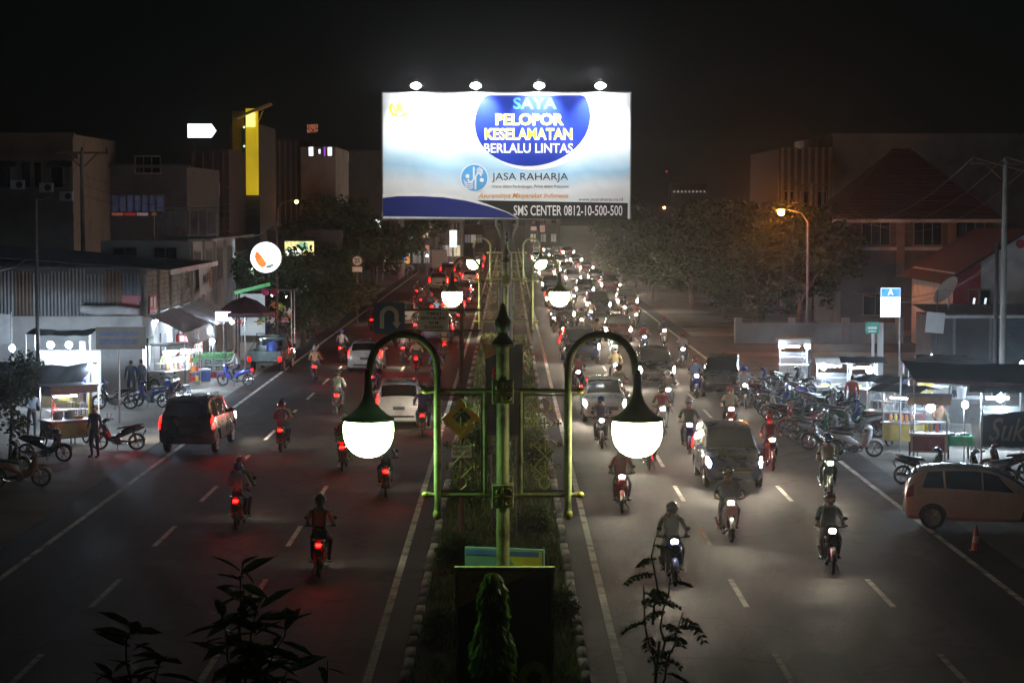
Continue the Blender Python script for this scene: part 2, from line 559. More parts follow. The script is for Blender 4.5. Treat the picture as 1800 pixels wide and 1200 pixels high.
def make_bike():
    t = thing('motorbike', 'motorbike', 'motorbike')
    tyre = wheel_mesh(.245, .042).mesh('wheel', rubber)
    rim = MB()
    rim.lathe([(.215, -.03), (.222, -.03), (.222, .03), (.215, .03), (.205, .012), (.205, -.012), (.215, -.03)], n=20, axis='x', cap=False)
    rim.lathe([(.03, -.06), (.045, -.02), (.045, .02), (.03, .06)], n=10, axis='x')
    for k in range(6):
        a = 2 * pi * k / 6
        rim.tube([(0, .035 * cos(a), .035 * sin(a)), (0, .212 * cos(a + .12), .212 * sin(a + .12))], .011, 5)
    rim = rim.mesh('rim', M('dark_alloy', (.09, .09, .095), .4, .7, .2, 8))
    for y in (.63, -.60):
        w = link('wheel', tyre, t, (0, y, .287))
        link('rim', rim, w)
    f = MB()
    for s in (-1, 1):
        f.tube([(s * .075, .63, .287), (s * .075, .57, .46), (s * .06, .43, .80)], [.022, .026, .028], 7)
    f.tube([(-.09, .63, .287), (.09, .63, .287)], .014, 6)
    f.build('front_fork', chrome, t)
    fe = MB()
    rings = []
    for k in range(9):
        a = R(18 + 150 * k / 8)
        yy, zz_ = .63 + .315 * cos(a), .287 + .315 * sin(a)
        nx = (cos(a), sin(a))
        rings.append([(-.062, yy - nx[0] * .05, zz_ - nx[1] * .05), (-.045, yy, zz_), (0, yy + nx[0] * .015, zz_ + nx[1] * .015), (.045, yy, zz_), (.062, yy - nx[0] * .05, zz_ - nx[1] * .05)])
    for i in range(8):
        for k in range(4):
            fe.quad(rings[i][k], rings[i][k + 1], rings[i + 1][k + 1], rings[i + 1][k])
    fe.build('front_fender', paint, t)
    ls = MB()
    ls.oval([(.56, .80, .10, .10), (.50, .76, .17, .17), (.44, .66, .19, .24), (.38, .55, .17, .22), (.30, .44, .12, .15), (.22, .40, .08, .09)], 12, 2.8)
    ls.build('leg_shield', paint, t)
    bd = MB()
    bd.oval([(.30, .42, .07, .06), (.10, .42, .075, .06), (-.05, .50, .10, .11), (-.22, .60, .13, .13), (-.45, .67, .13, .10), (-.65, .71, .105, .075), (-.82, .755, .05, .035)], 12, 2.8)
    bd.build('side_panel', paint, t)
    se = MB()
    se.oval([(.04, .70, .07, .02), (-.02, .735, .10, .04), (-.20, .755, .125, .045), (-.38, .775, .13, .05), (-.55, .80, .12, .05), (-.70, .81, .09, .035), (-.74, .81, .05, .02)], 12, 2.6)
    se.build('seat', vinyl, t)
    hc = MB()
    hc.oval([(.30, .985, .09, .03), (.36, 1.0, .14, .06), (.44, .985, .14, .085), (.51, .955, .105, .075), (.54, .945, .08, .055)], 12, 2.6)
    cowl = hc.build('handlebar_cowl', paint, t)
    hb = MB()
    hb.tube([(-.34, .26, 1.02), (-.25, .31, 1.01), (-.10, .38, 1.0), (.10, .38, 1.0), (.25, .31, 1.01), (.34, .26, 1.02)], .013, 6)
    for s in (-1, 1):
        hb.tube([(s * .35, .255, 1.02), (s * .24, .315, 1.012)], .02, 7)
        hb.tube([(s * .30, .33, 1.0), (s * .2, .38, .99)], .007, 5)
    hb.build('handlebar', blackpl, t)
    for s in (-1, 1):
        mi = MB()
        mi.tube([(s * .22, .33, 1.02), (s * .26, .33, 1.10), (s * .29, .32, 1.16)], .007, 5)
        mi.ball((s * .30, .315, 1.19), .06, 10, 6, (1, .25, .7))
        mi.build('mirror', blackpl, t)
    MB().oval([(.520, .948, .078, .052), (.548, .943, .07, .046), (.560, .94, .05, .03)], 12, 2.4).build('headlight', head_m, cowl)
    MB().oval([(-.79, .752, .062, .036), (-.835, .755, .058, .036), (-.85, .757, .04, .022)], 10, 2.4).build('tail_light', tail_m, t)
    rf = MB()
    rf.box(0, -.86, .60, .13, .012, .22, rx=R(22))
    rg = rf.build('rear_fender', blackpl, t)
    MB().box(0, -.885, .61, .20, .008, .09, rx=R(22)).build('number_plate', plate_m, t)
    en = MB()
    en.lathe([(.10, -.13), (.125, -.10), (.125, .10), (.10, .13)], (0, .02, .30), 14, 'x')
    en.tube([(0, .06, .31), (0, .30, .36)], [.075, .06], 8)
    for k in range(5):
        en.tube([(0, .14 + .03 * k, .328 + .006 * k), (0, .15 + .03 * k, .33 + .006 * k)], .088, 8)
    en.box(.0, -.28, .29, .22, .40, .07, bev=.02)
    en.build('engine', engine_m, t)
    ex = MB()
    ex.tube([(.04, .27, .34), (.10, .22, .22), (.125, 0, .18), (.14, -.28, .22), (.15, -.34, .25), (.155, -.5, .29), (.16, -.86, .37)], [.016, .018, .018, .022, .045, .05, .045], 9)
    ex.build('exhaust', chrome, t)
    ch = MB()
    for s in (-1, 1):
        ch.tube([(s * .10, -.60, .287), (s * .115, -.48, .60)], [.02, .026], 7)
        ch.tube([(s * .08, -.60, .287), (s * .07, -.05, .33)], .016, 6)
        ch.tube([(s * .26, .02, .26), (0, .02, .25)], .012, 6)
    ch.tube([(0, .42, .80), (0, .30, .46), (0, 0, .44), (0, -.4, .60)], .028, 7)
    ch.build('frame', blackpl, t)
    MB().tube([(-.09, .02, .22), (-.20, -.02, .02), (-.20, .05, .012)], .012, 6).build('kickstand', blackpl, t)
    gr_ = MB().tube([(-.09, -.55, .84), (-.11, -.72, .86), (-.06, -.82, .87), (.06, -.82, .87), (.11, -.72, .86), (.09, -.55, .84)], .012, 6)
    gr_.build('grab_rail', chrome, t)
    return t

# ---- cars: a body lofted through stations along its length
def cr(p, t):
    """Catmull-Rom through the list p at parameter t"""
    n = len(p) - 1
    i = min(int(t), n - 1); u = t - i
    a, b, c, d = p[max(i - 1, 0)], p[i], p[i + 1], p[min(i + 2, n)]
    return tuple(.5 * (2 * B + (C - A) * u + (2 * A - 5 * B + 4 * C - D) * u * u + (-A + 3 * B - 3 * C + D) * u ** 3) for A, B, C, D in zip(a, b, c, d))
class Shell:
    def __init__(s, st):
        s.st = st
        s.n = len(st) - 1
    def half(s, q):
        y, zb, zs, zt, w, wt = q
        return [(0, zb), (w * .86, zb), (w * .985, zb + .11), (w, zb + (zs - zb) * .55), (w * .965, zs), (wt, zt - .035), (wt * .62, zt), (0, zt + .012)]
    def tof(s, y):
        lo, hi = 0.0, float(s.n)
        for _ in range(40):
            m = (lo + hi) / 2
            if cr(s.st, m)[0] < y: lo = m
            else: hi = m
        return (lo + hi) / 2
    def pt(s, y, v, off=0.0, side=1):
        def raw(yy, vv):
            q = cr(s.st, s.tof(yy))
            h = s.half(q)
            sg = 1
            if vv > 7: vv = 14 - vv; sg = -1
            i = min(int(vv), 6); u = vv - i
            return Vector((sg * (h[i][0] * (1 - u) + h[i + 1][0] * u), q[0], h[i][1] * (1 - u) + h[i + 1][1] * u))
        p = raw(y, v)
        if off:
            e = .02
            du = raw(y + e, v) - raw(y - e, v)
            dv = raw(y, min(13.99, v + .05)) - raw(y, max(.01, v - .05))
            nn = du.cross(dv)
            if nn.length > 1e-9:
                nn.normalize()
                if nn.dot(p - Vector((0, p.y * .7, .6))) < 0: nn = -nn
                p = p + nn * off
        return Vector((p.x * side, p.y, p.z))
    def body(s, N=46):
        b = MB()
        rings = []
        for i in range(N + 1):
            q = cr(s.st, s.n * i / N)
            h = s.half(q)
            rings.append([(x, q[0], z) for x, z in h] + [(-x, q[0], z) for x, z in reversed(h[1:-1])])
        return b.loft(rings)
    def patch(s, ys, vs_, off, side=1, nu=6, nv=5, thick=.0):
        """a panel that follows the body; ys = (y at low v pair, y at high v pair)"""
        b = MB()
        (a0, a1), (b0, b1) = ys if isinstance(ys[0], tuple) else (ys, ys)
        g = []
        for j in range(nv + 1):
            f = j / nv
            v = vs_[0] + (vs_[1] - vs_[0]) * f
            g.append([s.pt(a0 + (b0 - a0) * f + (a1 - a0 + (b1 - b0 - a1 + a0) * f) * i / nu, v, off, side) for i in range(nu + 1)])
        g2 = [[p for p in r] for r in g]
        for j in range(nv):
            for i in range(nu):
                b.quad(g[j][i], g[j][i + 1], g[j + 1][i + 1], g[j + 1][i])
        return b

def cut_wheels(body_mb, axles, r, half_w):
    o = body_mb.build('shell', [paint, blackpl])
    c = MB()
    for y, z in axles:
        c.lathe([(r, -half_w - .2), (r, -half_w + .26)], (0, y, z), 24, 'x')
        c.lathe([(r, half_w - .26), (r, half_w + .2)], (0, y, z), 24, 'x')
    k = c.build('cutter', blackpl)
    k.data.materials.clear(); k.data.materials.append(paint); k.data.materials.append(blackpl)
    for p in k.data.polygons: p.material_index = 1
    md = o.modifiers.new('b', 'BOOLEAN')
    md.operation = 'DIFFERENCE'; md.object = k; md.solver = 'EXACT'
    me = bake(o, 'body')
    bpy.data.objects.remove(k)
    me.polygons.foreach_set('use_smooth', [True] * len(me.polygons))
    me.set_sharp_from_angle(angle=R(35))
    return me

def car_wheel(r):
    ty = wheel_mesh(r - .075, .075, 26, 8).lathe([(r - .03, -.085), (r - .002, -.06), (r - .002, .06), (r - .03, .085)], n=26, axis='x', cap=False).mesh('wheel', rubber)
    b = MB()
    b.lathe([(.001, .05), (.05, .06), (.055, .04), (r - .14, .05)], n=18, axis='x', cap=False)
    b.lathe([(r - .14, .05), (r - .11, .085), (r - .09, .085), (r - .10, 0), (r - .13, -.06)], n=24, axis='x', cap=False)
    for k in range(7):
        a = 2 * pi * k / 7
        b.tube([(.07, .03 * cos(a), .03 * sin(a)), (.075, (r - .11) * cos(a), (r - .11) * sin(a))], [.028, .02], 5)
    return ty, b.mesh('rim', alloy)

def make_car(kind):
    if kind == 'hatch':
        L, Wd = 3.90, 1.69
        st = [(-1.95, .44, .66, .72, .62, .56), (-1.925, .34, .82, .92, .76, .66), (-1.86, .26, .95, 1.10, .815, .66), (-1.74, .23, .985, 1.33, .835, .62), (-1.55, .22, .985, 1.455, .84, .60),
              (-1.15, .2, .975, 1.515, .845, .60), (-.5, .2, .95, 1.535, .845, .61), (0, .2, .93, 1.505, .845, .60), (.4, .2, .92, 1.40, .845, .60), (.8, .2, .905, 1.19, .845, .64),
              (1.1, .2, .885, 1.00, .835, .70), (1.45, .2, .84, .90, .815, .71), (1.75, .23, .75, .80, .77, .66), (1.90, .30, .62, .66, .69, .58), (1.95, .38, .54, .57, .58, .5)]
        ax, wr, wy = 1.25, .30, .74
        ws, rw = (1.02, .22), (-1.86, -1.63)
        wins = [((-1.52, -.98), (-1.38, -1.02)), ((-.92, -.06), (-.96, -.08)), ((-.01, .74), (-.03, .34))]
        doors = [(-.90, -.05), (-.035, .84)]
        tail = ((-1.90, -1.72), (3.5, 4.35)); headl = ((1.55, 1.86), (3.55, 4.5))
    elif kind == 'mpv':
        L, Wd = 4.25, 1.70
        st = [(-2.12, .48, .70, .76, .66, .58), (-2.10, .36, .90, 1.0, .78, .66), (-2.05, .28, 1.02, 1.22, .825, .67), (-1.97, .25, 1.04, 1.46, .84, .66), (-1.82, .24, 1.04, 1.61, .85, .64),
              (-1.3, .23, 1.03, 1.67, .85, .64), (-.5, .22, 1.01, 1.69, .85, .645), (.2, .22, .99, 1.65, .85, .64), (.55, .22, .98, 1.53, .85, .645), (.95, .22, .97, 1.26, .85, .68),
              (1.2, .22, .95, 1.07, .84, .73), (1.6, .22, .91, .98, .82, .73), (1.92, .25, .83, .88, .78, .68), (2.07, .32, .68, .72, .70, .6), (2.12, .40, .58, .62, .6, .52)]
        ax, wr, wy = 1.33, .31, .745
        ws, rw = (1.14, .40), (-2.06, -1.90)
        wins = [((-1.85, -1.10), (-1.78, -1.12)), ((-1.03, -.10), (-1.06, -.10)), ((-.03, .86), (-.05, .50))]
        doors = [(-.98, -.08), (-.06, .90)]
        tail = ((-2.085, -1.97), (3.3, 4.5)); headl = ((1.70, 2.03), (3.5, 4.5))
    else:
        L, Wd = 4.65, 1.84
        st = [(-2.32, .50, .80, .86, .70, .62), (-2.30, .40, 1.0, 1.10, .84, .72), (-2.25, .34, 1.10, 1.30, .89, .73), (-2.16, .32, 1.12, 1.55, .91, .71), (-1.98, .31, 1.12, 1.70, .92, .69),
              (-1.4, .30, 1.11, 1.77, .92, .69), (-.5, .30, 1.09, 1.79, .92, .695), (.2, .30, 1.07, 1.75, .92, .69), (.55, .30, 1.06, 1.63, .92, .695), (.95, .30, 1.05, 1.36, .92, .73),
              (1.2, .30, 1.04, 1.16, .91, .80), (1.7, .30, 1.01, 1.10, .90, .82), (2.1, .33, .94, 1.02, .86, .78), (2.27, .38, .78, .84, .78, .70), (2.32, .46, .66, .70, .66, .6)]
        ax, wr, wy = 1.42, .37, .79
        ws, rw = (1.14, .38), (-2.26, -2.08)
        wins = [((-2.02, -1.20), (-1.92, -1.22)), ((-1.12, -.12), (-1.15, -.12)), ((-.04, .86), (-.06, .48))]
        doors = [(-1.0, -.10), (-.08, .92)]
        tail = ((-2.285, -2.13), (3.3, 4.3)); headl = ((1.80, 2.22), (3.5, 4.6))
    sh = Shell(st)
    t = thing('parked_car', 'car', 'car')
    me = cut_wheels(sh.body(), [(ax, wr), (-ax, wr)], wr + .05, Wd / 2)
    link('body', me, t)
    ty, rim = car_wheel(wr)
    for s in (-1, 1):
        for y in (ax, -ax):
            w = link('wheel', ty, t, (s * wy, y, wr), (0, 0, 0 if s > 0 else pi))
            link('rim', rim, w)
    sh.patch(((ws[1], ws[0]), (ws[1], ws[0])), (5.12, 8.88), .004, 1, 6, 10).build('windscreen', carglass, t)
    sh.patch((rw, rw), (5.15, 8.85), .006, 1, 4, 10).build('rear_window', carglass, t)
    for s in (-1, 1):
        for lo, hi in wins:
            sh.patch((lo, hi), (4.10, 4.90), .005, s, 5, 3).build('side_window', carglass, t)
        for a, b in doors:
            d = sh.patch((a, b), (1.5, 3.96), .006, s, 6, 6).build('door', paint, t)
            h = MB()
            p = sh.pt(a + .12, 3.55, .02, s)
            h.box(p.x, p.y + .03, p.z, .03, .17, .035, bev=.01)
            h.build('handle', chrome if kind != 'hatch' else paint, d)
        tl = sh.patch(tail[:1] * 2, tail[1], .008, s, 4, 4).build('tail_light', tail_m, t)
        sh.patch(headl[:1] * 2, headl[1], .008, s, 4, 4).build('headlight', head_m, t)
        p = sh.pt(.78, 4.15, .09, s)
        mi = MB().box(p.x, p.y, p.z + .03, .20, .09, .14, bev=.03)
        mi.build('mirror', paint, t)
    zb = st[0][1]
    MB().box(0, L / 2 - .012, zb + .10, 1.0, .06, .13, bev=.02).build('grille', blackpl, t)
    MB().box(0, L / 2 + .022, zb - .02, .42, .012, .12).build('number_plate', plate_m, t)
    MB().box(0, -L / 2 - .005, zb + .27, .42, .02, .12).build('number_plate', plate_m, t)
    MB().box(0, -L / 2 + .02, zb - .03, 1.1, .08, .07, bev=.02).build('bumper', blackpl, t)
    if kind == 'suv':
        for s in (-1, 1):
            MB().tube([(s * .60, -1.7, 1.79), (s * .60, -1.6, 1.83), (s * .60, .1, 1.84), (s * .60, .25, 1.80)], .02, 6).build('roof_rail', alloy, t)
    return t

def make_pickup():
    """open pickup: lofted cab ahead of a steel tray"""
    st = [(-.10, .40, 1.0, 1.15, .80, .68), (-.06, .32, 1.02, 1.50, .82, .66), (.05, .30, 1.02, 1.66, .83, .64), (.6, .30, 1.0, 1.69, .83, .645), (1.0, .30, .99, 1.60, .83, .64),
          (1.4, .30, .98, 1.28, .83, .70), (1.65, .30, .95, 1.06, .82, .74), (1.95, .32, .82, .88, .78, .68), (2.05, .40, .64, .68, .68, .58)]
    sh = Shell(st)
    t = thing('pickup_truck', 'pickup', 'pickup truck')
    link('cab', cut_wheels(sh.body(30), [(1.3, .31)], .37, .83), t)
    ty, rim = car_wheel(.31)
    for s in (-1, 1):
        for y in (1.3, -1.2):
            w = link('wheel', ty, t, (s * .72, y, .31), (0, 0, 0 if s > 0 else pi))
            link('rim', rim, w)
        sh.patch(((.12, 1.25), (.1, .95)), (4.1, 4.9), .005, s, 5, 3).build('side_window', carglass, t)
        sh.patch((.08, 1.0), (1.6, 3.96), .006, s, 5, 5).build('door', paint, t)
        sh.patch(((1.75, 1.95), (1.75, 1.95)), (3.5, 4.4), .008, s, 3, 3).build('headlight', head_m, t)
        p = sh.pt(1.2, 4.1, .1, s)
        MB().box(p.x, p.y, p.z + .05, .16, .06, .2, bev=.02).build('mirror', blackpl, t)
        MB().box(s * .74, -2.13, .66, .12, .05, .2, bev=.01).build('tail_light', tail_m, t)
    sh.patch(((1.05, 1.52), (1.05, 1.52)), (5.12, 8.88), .004, 1, 5, 8).build('windscreen', carglass, t)
    MB().box(0, -.115, 1.36, 1.0, .02, .34).build('rear_window', carglass, t)
    MB().box(0, -1.13, .60, 1.60, 1.98, .07).build('tray_floor', blackpl, t)
    for s in (-1, 1):
        MB().box(s * .81, -1.13, .80, .05, 1.98, .50, bev=.015).build('tray_side', paint, t)
    MB().box(0, -2.10, .80, 1.56, .05, .50, bev=.015).build('tailgate', paint, t)
    ra = MB()
    for s in (-1, 1):
        ra.tube([(s * .74, -.2, 1.05), (s * .74, -.2, 1.78)], .022, 6)
        ra.tube([(s * .74, -.2, 1.5), (s * .78, -1.9, 1.06)], .018, 6)
    ra.tube([(-.76, -.2, 1.78), (.76, -.2, 1.78)], .022, 6)
    ra.build('rack', blackpl, t)
    MB().box(0, -.9, .44, .8, 2.3, .14).build('chassis', blackpl, t)
    MB().box(0, -2.14, .42, .42, .012, .12).build('number_plate', plate_m, t)
    return t

# ================================================================ PEOPLE
skin_m = M('skin', (.28, .16, .10), .55, 0, .08, 10)
shirt_m = M('shirt_cloth', rough=.85, var=.14, scale=9, objcol=True)
trou_m = M('trouser_cloth', (.035, .04, .06), .85, 0, .2, 8)
hair_m = M('hair', (.01, .009, .008), .5, 0, .3, 25)
shoe_m = M('shoe', (.03, .025, .02), .6, 0, .2, 8)
helm_m = M('helmet_paint', rough=.2, var=.05, scale=3, coat=.8, objcol=True)

def make_person(pose):
    """one continuous body grown over a skeleton; fingers as small bent chains rooted in the palm"""
    if pose == 'ride':
        J = dict(pel=(0, -.16, .90), sp=(0, -.12, 1.10), ch=(0, -.04, 1.30), nk=(0, .02, 1.455), hd=(0, .06, 1.56), tp=(0, .075, 1.66))
        A = lambda s: [(s * .17, -.03, 1.37), (s * .26, .02, 1.16), (s * .29, .20, 1.055)]
        Lg = lambda s: [(s * .10, -.12, .86), (s * .19, .27, .74), (s * .17, .10, .36), (s * .17, .24, .30)]
        palm = lambda s: Vector((s * .295, .27, 1.045))
    elif pose == 'stand':
        J = dict(pel=(0, 0, .95), sp=(0, .0, 1.12), ch=(0, -.01, 1.32), nk=(0, .0, 1.47), hd=(0, .02, 1.58), tp=(0, .02, 1.68))
        A = lambda s: [(s * .18, -.01, 1.40), (s * .24, -.03, 1.13), (s * .25, .05, .90)]
        Lg = lambda s: [(s * .10, 0, .90), (s * .12, .02, .50), (s * .13, -.02, .09), (s * .14, .14, .04)]
        palm = lambda s: Vector((s * .25, .08, .82))
    else:   # work: leaning to a counter with both forearms forward
        J = dict(pel=(0, 0, .95), sp=(0, .04, 1.12), ch=(0, .10, 1.30), nk=(0, .16, 1.44), hd=(0, .21, 1.54), tp=(0, .235, 1.64))
        A = lambda s: [(s * .18, .09, 1.38), (s * .24, .10, 1.12), (s * .18, .32, 1.04)]
        Lg = lambda s: [(s * .10, 0, .90), (s * .12, .03, .50), (s * .13, -.02, .09), (s * .14, .14, .04)]
        palm = lambda s: Vector((s * .15, .40, 1.02))
    vs, es, rs, reg = [], [], [], []
    def v(p, r, g):
        vs.append(Vector(p)); rs.append(r); reg.append(g); return len(vs) - 1
    def e(a, b): es.append((a, b))
    pel = v(J['pel'], (.15, .11), 'p'); sp = v(J['sp'], (.14, .095), 's'); ch = v(J['ch'], (.165, .11), 's')
    nk = v(J['nk'], (.052, .052), 'k'); hd = v(J['hd'], (.088, .104), 'k'); tp = v(J['tp'], (.066, .078), 'h')
    e(pel, sp); e(sp, ch); e(ch, nk); e(nk, hd); e(hd, tp)
    for s in (-1, 1):
        a = A(s)
        i0 = v(a[0], (.062, .062), 's'); i1 = v(a[1], (.045, .045), 's'); i2 = v(a[2], (.03, .03), 'k')
        i3 = v(palm(s), (.038, .022), 'k')
        e(ch, i0); e(i0, i1); e(i1, i2); e(i2, i3)
        l = Lg(s)
        j0 = v(l[0], (.095, .095), 'p'); j1 = v(l[1], (.06, .06), 'p'); j2 = v(l[2], (.042, .042), 'f'); j3 = v(l[3], (.04, .032), 'f')
        e(pel, j0); e(j0, j1); e(j1, j2); e(j2, j3)
    me = bpy.data.meshes.new('body')
    me.from_pydata(vs, es, [])
    o = bpy.data.objects.new('b', me)
    COL.objects.link(o)
    md = o.modifiers.new('skin', 'SKIN'); md.use_smooth_shade = True; md.branch_smoothing = .6
    for i, sv in enumerate(me.skin_vertices[0].data):
        sv.radius = rs[i]; sv.use_root = (i == 0)
    su = o.modifiers.new('sub', 'SUBSURF'); su.levels = 2; su.render_levels = 2
    out = bake(o, 'person')
    # clothing by the nearest bone
    out.materials.clear()
    for m in (skin_m, shirt_m, trou_m, shoe_m, hair_m): out.materials.append(m)
    idx = {'k': 0, 's': 1, 'p': 2, 'f': 3, 'h': 4}
    headc = Vector(J['hd'])
    for p in out.polygons:
        c = p.center
        best, g = 9, 's'
        for a, b in es:
            A_, B_ = vs[a], vs[b]
            d = B_ - A_
            u = max(0, min(1, (c - A_).dot(d) / d.dot(d)))
            dd = (c - A_ - d * u).length
            if dd < best:
                best = dd; g = reg[a] if u < {'sk': .72, 'pf': .88}.get(reg[a] + reg[b], .5) else reg[b]
        if g in 'kh' and c.z > vs[nk].z + .03:
            g = 'h' if (c.z > headc.z + .05 or c.y < headc.y - .025) else 'k'
        p.material_index = idx[g]
        p.use_smooth = True
    # nose, ears, fingers and thumb joined to the same mesh
    ex = MB()
    hy = headc.y
    face = MB()
    for s in (-1, 1):
        face.ball((s * .032, hy + .083, headc.z + .022), .012, 6, 4, (1.2, .6, .7))
    face.box(0, hy + .086, headc.z - .045, .045, .012, .008)
    ex.ball((0, hy + .088, headc.z - .005), .018, 6, 5, (.8, 1.1, 1.2))
    for s in (-1, 1):
        ex.ball((s * .078, hy - .005, headc.z), .02, 6, 5, (.5, .8, 1.4))
        pm = palm(s)
        if pose == 'ride': fw, dn, sd = Vector((0, 1, 0)), Vector((0, -.25, -1)), Vector((s * .9, -.35, 0)).normalized()
        elif pose == 'stand': fw, dn, sd = Vector((0, .15, -1)), Vector((-s * .6, 0, -.4)), Vector((0, 1, 0))
        else: fw, dn, sd = Vector((-s * .3, 1, -.1)).normalized(), Vector((0, .2, -1)), Vector((s, .2, 0)).normalized()
        for k, ln in enumerate((.068, .078, .074, .06)):
            b0 = pm + sd * (.027 - .018 * k) + fw * .012
            ex.tube([b0, b0 + fw * ln * .45, b0 + fw * ln * .75 + dn * ln * .30, b0 + fw * ln * .72 + dn * ln * .62], [.0095, .009, .008, .006], 5)
        b0 = pm + sd * .03 * (-1 if pose == 'ride' else 1) - fw * .02
        ex.tube([b0, b0 + sd * .03 * (-1 if pose == 'ride' else 1) + fw * .02, b0 + sd * .03 * (-1 if pose == 'ride' else 1) + fw * .045 + dn * .02], [.011, .010, .007], 5)
    import bmesh
    bm = bmesh.new(); bm.from_mesh(out)
    e2 = ex.mesh('x', skin_m); bm.from_mesh(e2)
    e3 = face.mesh('x', [skin_m, hair_m]); e3.polygons.foreach_set('material_index', [4] * len(e3.polygons)); bm.from_mesh(e3); bm.to_mesh(out); bm.free()
    bpy.data.meshes.remove(e2)
    out.polygons.foreach_set('use_smooth', [True] * len(out.polygons))
    return out, headc

P_RIDE, HC = make_person('ride')
P_STAND, HS = make_person('stand')
P_WORK, HWK = make_person('work')
hm = MB()
hm.ball((0, 0, 0), .135, 16, 10, (.95, 1.08, .98))
HELMET = hm.mesh('helmet', helm_m)
VISOR = MB().ball((0, .035, -.02), .125, 14, 8, (.92, 1.0, .5)).mesh('visor', carglass)

def person(me, loc, rz, label, shirt, helmet=None, group=None):
    p = link('person', me, None, loc, (0, 0, rz), (*shirt, 1))
    tag(p, label, 'person', group)
    if helmet:
        hc = HC if me is P_RIDE else HS
        h = link('helmet', HELMET, p, (0, hc.y - .005, hc.z + .035), (R(8), 0, 0), (*helmet, 1))
        link('visor', VISOR, h)
    return p

BIKE = make_bike()
CARS = {k: make_car(k) for k in ('hatch', 'mpv', 'suv')}
PICK = make_pickup()
# ================================================================ MEDIAN: LAMPS, BILLBOARD, SIGNS
lamp_paint = M('lamp_post_paint', (.33, .33, .17), .6, 0, .25, 7, bump=.35, bscale=30, dirt=((.09, .055, .03), 6, .85))
lamp_dark = M('lamp_hood_paint', (.045, .055, .045), .45, .2, .2, 8)
lamp_brass = M('ornament_gilt', (.46, .40, .14), .45, .5, .25, 14)
globe_m = E('globe_glass_green', (.50, 1.0, .38), 46.0)
globe_w = E('globe_glass_warm', (.95, 1.0, .50), 46.0)

def curl(c, r, a0, a1, r1, n=12):
    return [(c[0] + (r + (r1 - r) * i / n) * cos(a0 + (a1 - a0) * i / n), 0, c[1] + (r + (r1 - r) * i / n) * sin(a0 + (a1 - a0) * i / n)) for i in range(n + 1)]

